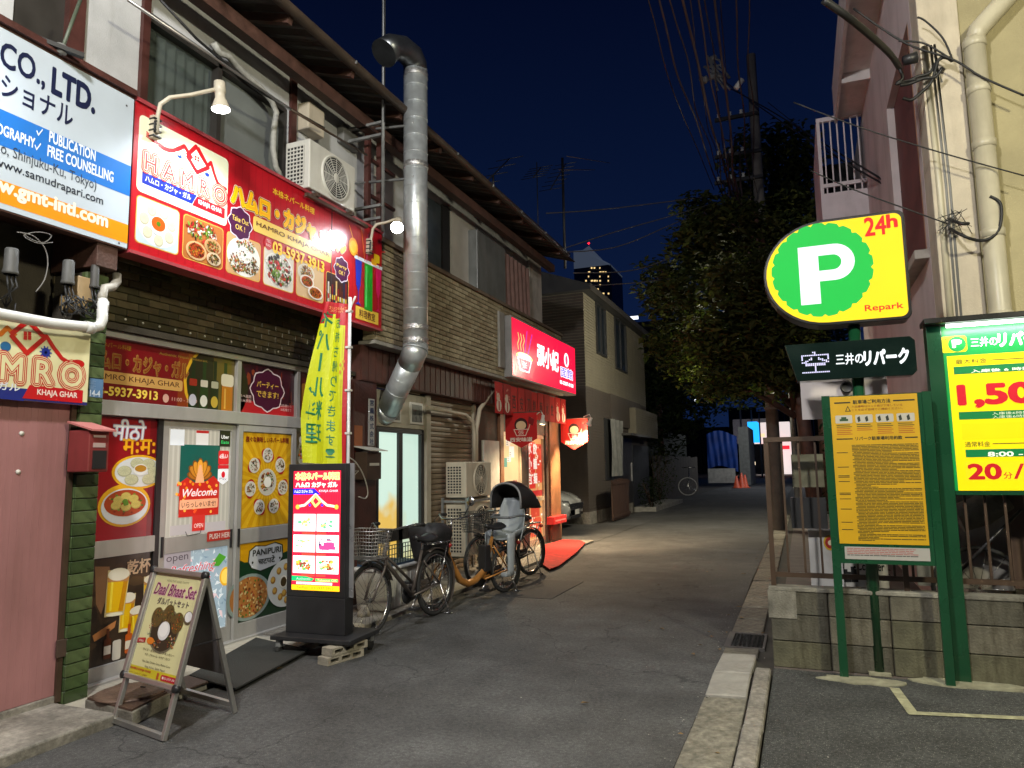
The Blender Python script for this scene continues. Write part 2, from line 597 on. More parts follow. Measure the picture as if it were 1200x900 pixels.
# ---------------------------------------------------------------- shared materials
asphalt = pm('asphalt', (.062, .062, .062), .85, var=.22, vs=1.3, bump=.9, bs=170, dirt=.35, ds=.25, speck=.55)
macro(asphalt, .3, .6, 1.45, .6); macro(asphalt, 2.6, .8, 1.22); macro(asphalt, 38, .62, 1.4)
asphalt_lot = pm('coarse asphalt', (.05, .052, .05), .8, var=.3, vs=3, bump=1., bs=110, speck=.8)
concrete = pm('concrete', (.27, .25, .215), .85, var=.25, vs=4, bump=.5, bs=90, dirt=.7, ds=.8)
concrete_old = pm('mossy concrete', (.21, .2, .165), .9, var=.35, vs=5, bump=.7, bs=70, dirt=.9, ds=1.0)
concrete_pale = pm('pale concrete', (.33, .315, .28), .85, var=.2, vs=7, bump=.4, bs=80, dirt=.5, ds=1.2)
plaster_w = pm('white plaster', (.52, .53, .54), .85, var=.1, vs=3, bump=.35, bs=150, dirt=.35, ds=1.2)
brown_wood = pm('dark brown wood', (.075, .035, .025), .6, var=.35, vs=9, bump=.4, bs=50, dirt=.3)
red_wood = pm('red brown painted wood', (.065, .02, .016), .5, var=.3, vs=6, bump=.35, bs=40, dirt=.5)
black_metal = pm('black painted metal', (.018, .018, .02), .42, var=.2)
silver = pm('brushed aluminium', (.5, .49, .47), .38, metal=.85, var=.08, vs=4, bump=.08, bs=200, dirt=.12)
alu_paint = pm('satin aluminium frame', (.46, .45, .43), .42, metal=.35, var=.08, vs=3, dirt=.25)
galv = pm('galvanised steel', (.58, .62, .64), .36, metal=.6, var=.18, vs=9, bump=.12, bs=14)
galv_dull = pm('dull galvanised steel', (.3, .31, .31), .5, metal=.6, var=.3, vs=8, dirt=.3)
white_pl = pm('aged white plastic', (.62, .61, .56), .45, var=.08, vs=4, dirt=.22)
cream_pl = pm('cream plastic', (.52, .46, .36), .5, var=.12, vs=4, dirt=.4)
grey_pl = pm('grey plastic', (.16, .16, .155), .5, var=.15, dirt=.3)
rubber = pm('black rubber', (.014, .014, .014), .75, var=.2, bump=.3, bs=120)
dark_glass = pm('dark window glass', (.02, .025, .03), .06, var=.3, vs=1.2, spec=.8)
cable_m = pm('black cable', (.012, .012, .013), .55)
cable_red = pm('weathered cable', (.06, .035, .032), .6)
white_cable = pm('white cable', (.55, .53, .5), .5)
brown_metal = pm('brown painted steel', (.06, .036, .022), .45, var=.25, dirt=.4)
green_paint = pm('deep green paint', (.006, .055, .022), .28, var=.12, vs=3, coat=.3, dirt=.15)
olive_plaster = pm('olive tinted plaster', (.44, .385, .22), .88, var=.14, vs=1.2, bump=.5, bs=60, dirt=.4, ds=.6)
pink_plaster = pm('pale pink plaster', (.60, .52, .52), .85, var=.1, vs=2, bump=.3, bs=70, dirt=.3, ds=.7)
mould = pm('brown grey mortar', (.05, .042, .03), .9, var=.3, bump=.4, bs=80)
pr_paper = print_mat('printed sheet', .5, coat=.1)
pr_cloth = print_mat('printed cloth', .9, wear=.2)
pr_gloss = print_mat('glossy vinyl print', .3, coat=.35, wear=.1)
pr_glass = print_mat('window film print', .3, em=.5, coat=.3, wear=.1)

# ---------------------------------------------------------------- ground, road, pavements
boxes('ground', pm('earth', (.05, .045, .038), .95, var=.3), None, (-700, 700, -120, 1200, -.5, -.03), kind='structure')
m = MB()
xs = [-3.93, -3.2, -2.4, -1.6, -.685]
ys = [-14 + i * 2.4 for i in range(70)]
rn = random.Random(3)
vs = [(x + (rn.uniform(-.012, .012) if x in (xs[0], xs[-1]) else 0), y, .0 + .003 * math.sin(x * 2 + y * .3) * (0 if x in (xs[0], xs[-1]) else 1) - .004) for y in ys for x in xs]
fs = [(j * 5 + i, j * 5 + i + 1, (j + 1) * 5 + i + 1, (j + 1) * 5 + i) for j in range(69) for i in range(4)]
m.add(vs, fs, 0, True)
m.build('road', asphalt, None, kind='structure')
# wider patch of road in front of the shops and past the corner
boxes('road', asphalt, None, (-9.5, -3.95, 13.6, 18.25, -.2, -.006), kind='structure')
boxes('road', asphalt, None, (-5.0, -3.95, 18.25, 150, -.2, -.008), kind='structure')
boxes('road', asphalt, None, (-40, 40, 150.5, 190, -.2, -.01), kind='structure')
boxes('road', asphalt_lot, None, (-.28, 12, -14, 5.72, -.2, .012), kind='structure')
boxes('pavement', pm('brownish paving', (.11, .09, .08), .85, var=.3, bump=.4, dirt=.5), None, (-.28, 3.0, 5.72, 150, -.2, .006), kind='structure')  # brownish path paving in its own colour
# left apron: cream tiled step in front of the restaurant and bare concrete further on
boxes('pavement', concrete, None, (-4.9, -3.955, -6, 3.3, -.2, .05), bevel=.012, kind='structure')
boxes('pavement', concrete, None, (-5.0, -3.955, 5.35, 14.0, -.2, .035), bevel=.01, kind='structure')
st = boxes('pavement', concrete_pale, None, (-4.78, -4.02, 3.305, 5.345, -.2, .018), kind='structure')
tl = boxmesh('tile', .146, .146, .012, pm('cream floor tile', (.45, .42, .35), .5, var=.15, vs=6, dirt=.4), .002)
for i in range(5):
 for j in range(13):
  if (i, j) in ((4, 0), (4, 1)):
   continue
  piece('tile', tl, (-4.70 + i * .15, 3.40 + j * .15, .022), st)

# gutter stones and kerb stones on the right
gut = boxes('gutter', pm('silted joint', (.05, .045, .035), .95, var=.3), None, (-.68, -.284, -12, 60, -.2, -.016), kind='structure')
gms = [boxmesh('gutter_slab', .27, .574, .05, pm('gutter concrete %s' % n_, c, .9, var=.3, vs=7, bump=.6, bs=90, dirt=.8, ds=1.6), .007) for n_, c in (('a', (.2, .185, .145)), ('b', (.25, .23, .18)), ('c', (.17, .155, .12)))]
for g_ in gms: macro(g_.materials[0], 26, .6, 1.35)
gp = boxmesh('gutter_slab', .26, .525, .05, concrete_pale, .008)
km = boxmesh('kerb_stone', .105, .58, .09, concrete, .01); macro(concrete, 30, .65, 1.3)
y = -1.05
k = 0
while y < 22:
 if 6.2 <= y < 6.8:
  y = 6.86
  continue
 if abs(y - 4.95) < .01:      # two short pale slabs laid across
  piece('gutter_slab', gp, (-.55, 5.22, -.006), gut, rot=(0, R(-2), R(1)), label='pale replacement slab, nearer one')
  piece('gutter_slab', gp, (-.55, 5.775, -.008), gut, rot=(0, R(-2), R(-1)), label='pale replacement slab, farther one')
  y = 6.06
  continue
 L_ = min(.6, 4.95 - y) if y < 4.94 else .6
 if y < 6.28 < y + L_: L_ = 6.28 - y
 piece('gutter_slab', rn.choice(gms), (-.545, y + L_ / 2, -.016 + rn.uniform(-.006, .005)), gut, scale=(1, L_ / .6, 1), rot=(0, R(-2.2), R(rn.uniform(-.4, .4))))
 y += L_; k += 1
y = -1.0
while y < 5.5:
 piece('kerb_stone', km, (-.345 + rn.uniform(-.004, .004), y + .3, .0 + rn.uniform(-.003, .003)), gut, rot=(0, 0, R(rn.uniform(-.5, .5))))
 y += .6
gt = thing('drain_grate', 'square cast iron drain grate set in the concrete gutter', 'drain grate', (-.53, 6.57, 0))
mm = MB()
x0, x1, y0, y1 = -.69, -.37, 6.29, 6.84
mm.box(x0, x0 + .05, y0, y1, -.03, .008).box(x1 - .02, x1, y0, y1, -.03, .008).box(x0 + .05, x1 - .02, y0, y0 + .03, -.03, .008).box(x0 + .05, x1 - .02, y1 - .03, y1, -.03, .008)
mm.build('frame', pm('grate frame', (.13, .12, .11), .6, metal=.3, dirt=.4), gt)
mm = MB()
for i in range(7):
 x = x0 + .05 + (i + .5) * .25 / 7
 mm.box(x - .007, x + .007, y0 + .03, y1 - .03, -.03, .004)
for i in range(10):
 yy = y0 + .03 + (i + .5) * .49 / 10
 mm.box(x0 + .05, x1 - .02, yy - .007, yy + .007, -.026, .001)
mm.build('grid', pm('grate bars', (.03, .03, .028), .5, metal=.6), gt)
boxes('drain_pit', pm('black pit', (.004, .004, .004), .9), gt, (x0 + .05, x1 - .02, y0 + .03, y1 - .03, -.09, -.032))

macro(asphalt_lot, .9, .7, 1.3, .3); macro(asphalt_lot, 48, .35, 1.75); macro(concrete_old, 2.5, .6, 1.25); macro(concrete, 2.0, .65, 1.2); macro(olive_plaster, .8, .72, 1.12); macro(plaster_w, 1.1, .75, 1.08)
# painted line and mortar patches on the parking ground
lot = pm('worn yellow white paint', (.36, .35, .22), .8, var=.35, vs=18, bump=.5, bs=110, dirt=.6, ds=3)
a, b_, c_ = at(1048, 806, z=.016), at(1070, 836, z=.016), at(1200, 842, z=.016)
mm = MB()


def strip(mm, p, q, w_, z):
 d = (q - p); d.z = 0; d.normalize(); n = Vector((-d.y, d.x, 0)) * w_ / 2
 mm.add([(p - n).to_tuple()[:2] + (z,), (q - n).to_tuple()[:2] + (z,), (q + n).to_tuple()[:2] + (z,), (p + n).to_tuple()[:2] + (z,)], [(0, 1, 2, 3)])


strip(mm, a, b_, .06, .0165)
strip(mm, b_ + Vector((-.03, 0, 0)), c_ + (c_ - b_) * 6, .06, .0172)
mm.build('painted_line', lot, None, kind='structure')
for q, cx_, cy_, rx, ry in ((0, .28, 5.58, .28, .10), (1, .95, 5.72, .34, .13)):
 mm = MB()
 r_ = random.Random(q + 5)
 pts = [(cx_ + rx * math.cos(t * .3491) * r_.uniform(.78, 1.15), cy_ + ry * math.sin(t * .3491) * r_.uniform(.7, 1.1)) for t in range(18)]
 mm.prism(pts, (0, 0, .008), (1, 0, 0), (0, 1, 0), (0, 0, .012 + q * .001))
 mm.build('mortar_patch', pm('mortar patch', (.3, .29, .2), .9, var=.3, vs=12, bump=.6, bs=60, dirt=.5), None, kind='structure')
# patches and cracks of the road: strips of newer asphalt
boxes('road_patch', pm('newer asphalt', (.038, .038, .04), .85, var=.2, bump=.9, bs=170, speck=.4), None, (-3.85, -2.75, 7.9, 9.2, -.05, .002), kind='structure')

# grit, pebbles and fallen leaves along the gutter and the road edge
mm = MB(); rq = random.Random(71)
for k in range(420):
 if k % 3: x, y = rq.gauss(-.72, .09), rq.uniform(1.5, 14)
 else: x, y = rq.uniform(-3.9, 1.5), rq.uniform(2.5, 12)
 s_ = rq.uniform(.002, .006); h_ = .016 if x > -.28 else .004
 mm.add([(x + s_ * math.cos(a), y + s_ * rq.uniform(.6, 1) * math.sin(a), h_) for a in (0, 1.3, 2.7, 4.1, 5.2)] + [(x, y, h_ + s_ * .8)], [(0, 1, 5), (1, 2, 5), (2, 3, 5), (3, 4, 5), (4, 0, 5)], rq.choice((0, 0, 1)))
mm.build('gravel', [concrete_pale, pm('dark grit', (.03, .028, .025), .8)], None, label='scattered grit on the road and along the gutter', cat='grit', kind='stuff')
mm = MB()
for k in range(46):
 x, y = (rq.gauss(-.66, .14), rq.uniform(3, 16)) if k % 4 else (rq.uniform(-3.8, -.8), rq.uniform(4, 13))
 a = rq.uniform(0, 6.28); s_ = rq.uniform(.018, .035)
 mm.add([(x, y, .012), (x + s_ * math.cos(a), y + s_ * math.sin(a), .02), (x + 2 * s_ * math.cos(a + .3), y + 2 * s_ * math.sin(a + .3), .013), (x + s_ * math.cos(a + 1.2), y + s_ * math.sin(a + 1.2), .016)], [(0, 1, 2, 3)])
mm.build('leaves', pm('dry leaf', (.16, .10, .04), .8, var=.4), None, label='dry fallen leaves along the kerb', cat='leaves', kind='stuff')
# ================================================================ the restaurant house (left, nearest)
XF = -4.70      # shop front
house = thing('restaurant_building', 'two storey row house with the Nepali restaurant on its ground floor', 'building', (-6, 2, 0))
ZS = 3.0
wl = MB()
wl.box(-6.9, -4.9, -3, 3.45, 2.4, 3.2)           # dark wall behind the meters
wl.box(-6.9, -4.86, 3.45, 6.75, 2.66, 3.22)
wl.build('lintel_wall', mould, house)
# brown-green glazed tiles of the lintel band
tcol = [pm('brown olive glazed tile a', (.075, .06, .03), .35, var=.3, vs=9, dirt=.3), pm('brown olive glazed tile b', (.105, .085, .045), .35, var=.3, vs=9, dirt=.3),
  pm('brown olive glazed tile c', (.05, .045, .022), .35, var=.3, vs=9, dirt=.3)]
tms = [boxmesh('tile', .02, .196, .056, c, .004) for c in tcol]
r_ = random.Random(11)
for row in range(9):
 z = 2.665 + row * .0605 + .03
 y = 3.44 - (.1 if row % 2 else 0)
 while y < 6.72:
  piece('tile', r_.choice(tms), (-4.85 + r_.uniform(-.001, .001), y + .1, z), house)
  y += .2
# soffit under the signs, beams
boxes('soffit', brown_wood, house, (-4.84, -4.42, 3.5, 6.9, 3.215, 3.25), (-6.9, -4.42, -3, 3.5, 3.205, 3.24))
boxes('beam', brown_wood, house, (-4.88, -4.42, 3.34, 3.50, 2.93, 3.20), bevel=.004)
boxes('interior_wall', pm('shop inside wall', (.5, .45, .36), .8), house, (-6.9, -6.8, 3.5, 12.8, 0, 2.9))
boxes('floor_slab', concrete, house, (-6.9, -4.8, -3, 13.9, -.1, .03))
boxes('ceiling_slab', plaster_w, house, (-6.8, -4.9, 3.5, 12.8, 2.93, 2.98))
# upper storey
XU = -4.85
wt = MB()
a = at(95, 60, x=XU).y; b2 = at(163, 60, x=XU).y; c2 = at(338, 150, x=XU).y; d2 = at(440, 200, x=XU).y
wt.box(-5.0, XU, a, b2, 3.25, 5.95)
wt.box(-5.0, XU, b2, c2, 5.35, 5.95)
wt.box(-5.0, XU, c2, d2 + .25, 3.25, 5.95)
wt.box(-5.0, XU, -3, a - .5, 3.25, 5.95)
wt.build('upper_wall', plaster_w, house)
for e_ in ((a - .13, a - .002), (b2 + .002, b2 + .07), (c2 + .002, c2 + .09)): boxes('corner_post', red_wood, house, (-4.95, XU + .035, *e_, 3.25, 5.7))
wn = MB(); wn.box(-5.35, -5.3, b2 + .07, c2, 3.3, 5.35)
wn.build('room_curtain', pm('sage curtain', (.16, .19, .16), .9, var=.3, vs=3), house)
w_ = boxes('window', pm('bronze sash', (.06, .055, .05), .4, metal=.5), house, (-4.97, XU - .02, b2 + .07, b2 + .11, 3.3, 5.33), (-4.97, XU - .02, (b2 + c2) / 2 - .05, (b2 + c2) / 2, 3.3, 5.33),
 (-4.97, XU - .02, c2 - .04, c2, 3.3, 5.33), (-4.97, XU - .02, b2 + .11, c2 - .04, 5.29, 5.33), (-4.97, XU - .02, b2 + .11, c2 - .04, 3.3, 3.36))
# curtain with folds behind the left pane, misty glass in front
cm = MB()
cm.grid(lambda s, t: (-4.99 + .018 * math.sin(s * 44), b2 + .11 + s * ((c2 - b2) / 2 - .16), 3.36 + t * 1.93), 90, 2)
cm.build('curtain', pm('pale green curtain', (.26, .32, .27), .9, var=.15), w_)
boxes('pane', pm('misted glass', (.1, .12, .115), .2, spec=.6, var=.2, vs=1, alpha=.45), w_, (-4.955, -4.95, b2 + .11, (b2 + c2) / 2 - .05, 3.36, 5.29))
boxes('pane', pm('frosted glass grey', (.15, .165, .16), .45, var=.25, vs=1.3), w_, (-4.955, -4.95, (b2 + c2) / 2, c2 - .04, 3.36, 5.29))
w2 = boxes('window', pm('bronze sash', (.06, .055, .05)), house, (-4.97, XU - .02, a - .5, a - .13, 3.25, 5.9))
boxes('shutter_box', brown_wood, house, (-4.99, XU - .015, -3, a - .5, 3.25, 4.2))
# eave, gutter, soffit boards and tiles of the roof
XE, ZE = -4.15, 5.72
boxes('eave_beam', brown_wood, house, (-4.62, -4.50, -3, 13.6, 5.50, 5.64))
mm = MB()
for i in range(17):
 y = -3 + i * 1.0
 mm.bar((-4.9, y, 5.93), (-4.2, y, 5.70), .06, .08)
mm.build('rafters', brown_wood, house, kind='stuff')
sf = thing('x', None, None); bpy.data.objects.remove(sf)
bd = pm('weathered soffit board', (.045, .034, .027), .8, var=.35, vs=6, bump=.4, bs=30, dirt=.6)
for i in range(14):
 y = -2.9 + i * 1.2
 mm = MB(); mm.obox((-4.95, y, 5.99), (.8, 0, -.25), (0, 1.19, 0), (0, 0, .02)); mm.build('soffit_board', bd, house)
mm = MB()
for i in range(84):
 y = -3 + i * .2
 mm.tube([(-4.2, y, 5.80), (-5.2, y, 6.12)], .06, 6, sm=True)
for i in range(84):
 mm.obox((-4.2, -3.08 + i * .2, 5.78), (-2.5, 0, .8), (0, .19, 0), (0, 0, .03))
mm.build('roof_tiles', pm('dark roof tile', (.045, .042, .04), .6, var=.3), house, kind='stuff')
mm = MB()
mm.grid(lambda s, t: (XE + .06 * math.cos(math.pi + math.pi * t), -3 + 16.4 * s, ZE - .06 * math.sin(math.pi * t) + .05), 4, 8)
mm.build('rain_gutter', pm('brown gutter', (.06, .042, .03), .5, var=.3, dirt=.5), house, solid=.006)
mm = MB()
for i in range(14):
 mm.bar((XE - .05, -2.5 + i * 1.2, ZE + .05), (XE + .07, -2.5 + i * 1.2, ZE + .03), .015, .03)
mm.build('gutter_brackets', galv_dull, house, kind='stuff')

# ---------------- second half of the row: brick faced balcony (house B)
XP = -4.45
hb = house
yb0, yb1 = at(440, 300, x=XP).y, at(657, 390, x=XP).y
zt, zb_ = 4.16, 2.98
boxes('inner_wall', mould, hb, (-6.9, -4.87, 6.76, 13.9, 2.94, 4.2))
boxes('parapet_wall', mould, hb, (-4.62, XP, yb0, yb1, zb_, zt))
bm_ = [boxmesh('brick', .024, .196, .056, pm('cream brick %s' % s_, c, .7, var=.2, vs=20, bump=.5, bs=60, dirt=.3), .004) for s_, c in
 (('pale', (.36, .31, .2)), ('mid', (.3, .25, .155)), ('dark', (.25, .2, .12)))]
rest = MB(); nb = 0
nrow = int((zt - zb_) / .0655)
ylist = []
for row in range(nrow):
 y = yb0 + (0 if row % 2 else .1) - .1
 while y < yb1 - .05:
  y2 = min(y + .2, yb1); y1_ = max(y, yb0)
  if y2 - y1_ > .04:
   ylist.append((y1_, y2, zb_ + row * .0655 + .033))
  y += .205
ylist.sort()
for y1_, y2, z in ylist:
 if nb < 298:
  piece('brick', r_.choice(bm_), (XP + .004 + r_.uniform(-.002, .002), (y1_ + y2) / 2, z), hb, scale=(1, (y2 - y1_) / .2, 1))
  nb += 1
 else:
  rest.box(XP - .008, XP + .016, y1_ + .003, y2 - .003, z - .028, z + .028, r_.choice((0, 1, 2)))
rest.build('brickwork', [x.materials[0] for x in bm_], hb, kind='stuff')
mm = MB()
for row in range(nrow):   # return of the parapet beside the sign
 z = zb_ + row * .0655 + .033
 mm.box(-4.60, XP - .002, yb0 - .016, yb0 + .002, z - .028, z + .028)
mm.build('return_brickwork', [bm_[0].materials[0]], hb, kind='stuff')
boxes('parapet_cap', pm('brown coping', (.13, .09, .06), .6, dirt=.5), hb, (-4.66, XP + .05, yb0 - .02, yb1 + .02, zt, zt + .05))
boxes('parapet_drip', concrete_pale, hb, (-4.66, XP + .02, yb0 - .02, yb1 + .02, zb_ - .045, zb_ - .003))
# upper wall of B
XB = -4.88
yB0 = d2 + .25
boxes('upper_wall', plaster_w, hb, (-5.1, XB - .05, yB0, 13.6, 4.0, 6.0))


def wallbox(name, mat, p, q, x, d=.04, parent=hb, **k):
 A, B = at(*p, x=x), at(*q, x=x)
 return boxes(name, mat, parent, (x - d, x, min(A.y, B.y), max(A.y, B.y), min(A.z, B.z), max(A.z, B.z)), **k)


wallbox('wall_panel', pm('clean white siding', (.55, .54, .52), .7, var=.08), (529, 350), (557, 262), XB + .02)
wallbox('wall_panel', pm('dingy white siding', (.42, .39, .37), .8, var=.2, dirt=.5), (622, 392), (634, 305), XB + .02)
w_ = wallbox('window', pm('blue grey glass', (.06, .075, .09), .12, spec=.7), (500, 330), (519, 243), XB)
wallbox('frame', alu_paint, (497, 332), (500, 240), XB + .03, parent=w_)
wallbox('frame', black_metal, (519, 332), (527, 245), XB + .03, parent=w_)
cab = pm('grey steel cabinet', (.2, .21, .21), .45, metal=.4, var=.15, dirt=.4)
A, B = at(560, 360, x=-4.7), at(592, 292, x=-4.7)
boxes('shutter_case', cab, hb, (-4.93, -4.7, A.y, B.y, 4.1, B.z), bevel=.01)
A, B = at(593, 380, x=-4.72), at(620, 300, x=-4.72)
mm = MB(); mm.grid(lambda s, t: (-4.74 + .03 * math.sin(s * 38 + 2 * t) * (1 - .5 * t), A.y + s * (B.y - A.y), 4.0 + t * 1.35), 60, 8)
mm.build('hanging_sheet', pm('mauve brown cloth', (.2, .12, .11), .9, var=.2), hb)
# steel rack and downpipes between the two halves
rk = MB()
for px_, y_ in ((432, 150), (446, 150)):
 p = at(px_, y_, x=-4.6); rk.box(-4.64, -4.58, p.y - .03, p.y + .03, 3.3, 5.6)
p0 = at(432, 150, x=-4.6).y
for z in (4.3, 4.75, 5.2):
 rk.box(-4.63, -4.59, p0 + .03, p0 + .6, z, z + .035)
rk.build('steel_posts', red_wood, hb)
rk = MB()
p0 = at(447, 200, x=-4.3)
for z in (4.35, 4.5, 5.35, 5.5):
 rk.box(-4.75, -4.3, p0.y - .02, p0.y + .02, z, z + .03)
rk.build('mast_brackets', galv_dull, hb, kind='stuff')
am = thing('antenna_mast', 'thin steel mast clamped to the eave beside the duct, running out of frame', 'mast', (-4.28, p0.y, 4.3))
MB().tube([(-4.28, p0.y, 4.2), (-4.28, p0.y, 10.5)], .02, 8).build('pole', galv_dull, am)
MB().tube([(-4.25, p0.y - .02, 5.5), (-4.25, p0.y - .03, 6.2), (-4.26, p0.y - .02, 8), (-4.26, p0.y - .02, 10.5)], .008, 6).build('cable', cable_m, am)

# ---------------- ground floor of B
XG = -4.72
boxes('fascia_board', pm('red brown boards', (.085, .03, .022), .6, var=.3, vs=7, bump=.3, dirt=.4), hb, (-4.8, -4.60, 6.78, 13.6, 2.52, 2.93))
mm = MB()
for i in range(46):
 mm.box(-4.60, -4.592, 6.8 + i * .148, 6.8 + i * .148 + .12, 2.53, 2.925)
mm.build('fascia_battens', pm('red brown boards', (.1, .03, .02)), hb, kind='stuff')
yp0, yp1 = at(414, 560, x=-4.62).y, at(441, 560, x=-4.62).y
boxes('pillar', red_wood, hb, (-4.95, -4.62, yp0, yp1, 0, 2.52), bevel=.006)
boxes('tile_patch', pm('orange plate', (.3, .09, .03), .6), hb, (-4.62, -4.612, yp0 + .01, yp0 + .16, 1.75, 2.0))
# green tiles at the left edge of the pillar
# door of B
ydr0, ydr1 = at(441, 560, x=XG).y + .005, at(497, 560, x=XG).y
dz1 = 2.02
dr = boxes('door', black_metal, hb, (-4.80, XG, ydr0, ydr0 + .05, .03, dz1), (-4.80, XG, ydr1 - .08, ydr1, .03, dz1), (-4.80, XG, ydr0 + .05, ydr1 - .08, dz1 - .06, dz1),
  (-4.79, XG - .01, (ydr0 + ydr1) / 2 - .05, (ydr0 + ydr1) / 2 + .04, .03, dz1 - .06), (-4.79, XG - .01, ydr0 + .05, ydr1 - .08, .62, .76), (-4.79, XG - .01, ydr0 + .05, ydr1 - .08, .03, .2))


def lit_glass(name, c_top, c_bot, s_, split, patch):
 m = bpy.data.materials.new(name); m.use_nodes = True
 N, L = m.node_tree.nodes, m.node_tree.links
 b = N['Principled BSDF']
 tc = N.new('ShaderNodeTexCoord'); sx = N.new('ShaderNodeSeparateXYZ'); L.new(tc.outputs['Generated'], sx.inputs[0])
 n = N.new('ShaderNodeTexNoise'); n.inputs['Scale'].default_value = 2.5; L.new(tc.outputs['Object'], n.inputs['Vector'])
 ad = N.new('ShaderNodeMath'); ad.operation = 'MULTIPLY_ADD'; ad.inputs[1].default_value = .5; L.new(n.outputs[0], ad.inputs[0]); L.new(sx.outputs[2], ad.inputs[2])
 r = N.new('ShaderNodeValToRGB')
 r.color_ramp.elements[0].position = split; r.color_ramp.elements[1].position = split + patch
 r.color_ramp.elements[0].color = lin(c_bot) + (1,); r.color_ramp.elements[1].color = lin(c_top) + (1,)
 L.new(ad.outputs[0], r.inputs[0])
 L.new(r.outputs[0], b.inputs['Emission Color']); b.inputs['Emission Strength'].default_value = s_
 b.inputs['Base Color'].default_value = (.25, .27, .25, 1); b.inputs['Roughness'].default_value = .35
 return m


lg1 = lit_glass('frosted glass lit from a room, yellow cloth behind', '#d4f0e0', '#e8bc50', .82, .66, .14)
lg2 = lit_glass('frosted glass lit from a room', '#cfeede', '#d0c888', .76, .35, .3)
ym = (ydr0 + ydr1) / 2
boxes('pane', lg1, dr, (-4.775, -4.765, ydr0 + .05, ym - .05, .2, 1.96))
boxes('pane', lg2, dr, (-4.775, -4.765, ym + .04, ydr1 - .08, .2, 1.96))
tr_ = boxes('transom', pm('yellowed white board', (.5, .47, .38), .7, var=.15, dirt=.4), hb, (-4.8, XG - .01, ydr0, ydr1 + .02, 2.03, 2.48))
for yy in (ydr0 + .38, ydr0 + .95):
 f_ = boxes('vent', white_pl, tr_, (XG - .012, XG + .01, yy - .17, yy + .17, 2.09, 2.38), bevel=.006)
 boxes('vent_pane', pm('smoky pane', (.11, .12, .11), .3, var=.5, vs=8), f_, (XG + .01, XG + .014, yy - .13, yy + .13, 2.12, 2.35))
boxes('door_post', pm('beige post', (.42, .38, .3), .6, dirt=.3), hb, (-4.8, XG + .03, ydr1 + .02, ydr1 + .14, 0, 2.5))
# roller shutter: one slat after another
ys0, ys1 = ydr1 + .14, at(556, 560, x=XG).y
sh = boxes('roller_shutter', brown_wood, hb, (-4.86, -4.80, ys0, ys1, 0, 2.6))
slat = MB(); nn = 6
sm_ = bpy.data.meshes.new('slat')
Ls = ys1 - ys0
prof = [(0, -.036), (.018, -.03), (.022, 0), (.018, .028), (.004, .034), (0, .036)]
sv = [(x, yy, z) for yy in (-.5, .5) for x, z in prof]
sm_.from_pydata(sv, [], [(i, i + 6, i + 7, i + 1) for i in range(5)][::1]); sm_.materials.append(pm('beige shutter slat', (.27, .21, .145), .5, var=.12, vs=3, dirt=.55, ds=1.5))
for i in range(34):
 piece('slat', sm_, (-4.775, (ys0 + ys1) / 2, .04 + i * .0735 + .036), sh, scale=(1, Ls, 1))
boxes('shutter_rail', pm('beige post', (.4, .36, .28)), hb, (-4.81, -4.72, ys1, ys1 + .08, 0, 2.5))
boxes('lower_wall', pm('dark brown siding', (.05, .03, .025), .7, var=.3, dirt=.3), hb, (-4.9, -4.74, ys1 + .08, at(586, 560, x=-4.7).y, 0, 2.93))
wallbox('panel', pm('white board', (.55, .53, .48), .6, dirt=.3), (568, 620), (585, 517), -4.70)
# pipes up the wall by the condensers
mm = MB()
p = [at(*q, x=-4.62) for q in ((558, 540), (558, 505), (562, 480), (574, 462), (580, 455), (584, 440))]
mm.tube(p, .035, 8)
p = [at(*q, x=-4.60) for q in ((500, 478), (520, 481), (545, 486), (554, 494), (556, 510), (556, 540))]
mm.tube(p, .03, 8)
mm.build('lagged_pipes', cream_pl, hb)
mm = MB()
p = at(487, 500, x=-4.6)
mm.tube([at(441, 514, x=-4.55) + Vector((0, 0, .35)), at(500, 478, x=-4.6)], .02, 6)
# ================================================================ signs of the restaurant
XS = -4.40
RED, DRED, CRM, YEL = '#c01522', '#8f0f16', '#eef0d2', '#ffd21e'
# white company sign
ZB, ZT = 3.105, 4.235
yj = at(153, 200, x=XS).y
sg = boxes('sign_board', pm('sign carcass', (.09, .04, .03), .5), None, (XS - .08, XS - .003, .6, yj, ZB - .01, ZT + .02),
  label='white blue and orange company sign board above the pink door', cat='sign board')
boxes('frame', red_wood, sg, (XS - .10, XS + .03, .6, yj + .0, ZT + .02, ZT + .065))
P = panel_x(XS)
y0 = .6


def gB(a, b):
 return P.B(a, b)


P.rect(y0, ZB, yj, ZT, '#b9c4cf', 0)
v = lambda q: P.px(q)[1]
# bands measured at the right edge
z1, z2 = P.px((146, 192))[1], P.px((146, 228))[1]
P.rect(y0, z2, yj, z1, '#1f6fc4', 1)
z3, z4 = P.px((145, 262))[1], P.px((144, 284))[1]
P.rect(y0, z4, yj, z3, '#ee9010', 1)
NV = '#101a3e'


def tl(s_, xl, xr, base, top, col, ly=2, off=.02, pre=None):
 """text between two pixel columns, on the level of a baseline pixel, as high as a pixel pair says"""
 bz = P.px(base)[1]; h_ = P.px((base[0], top))[1] - bz
 a_, c_ = P.px((xl, base[1] - (base[0] - xl) * .4))[0], P.px((xr, base[1]))[0]
 P.text(s_, a_, bz, c_, bz + h_, col, ly, off=off)
 return a_, bz, c_, bz + h_


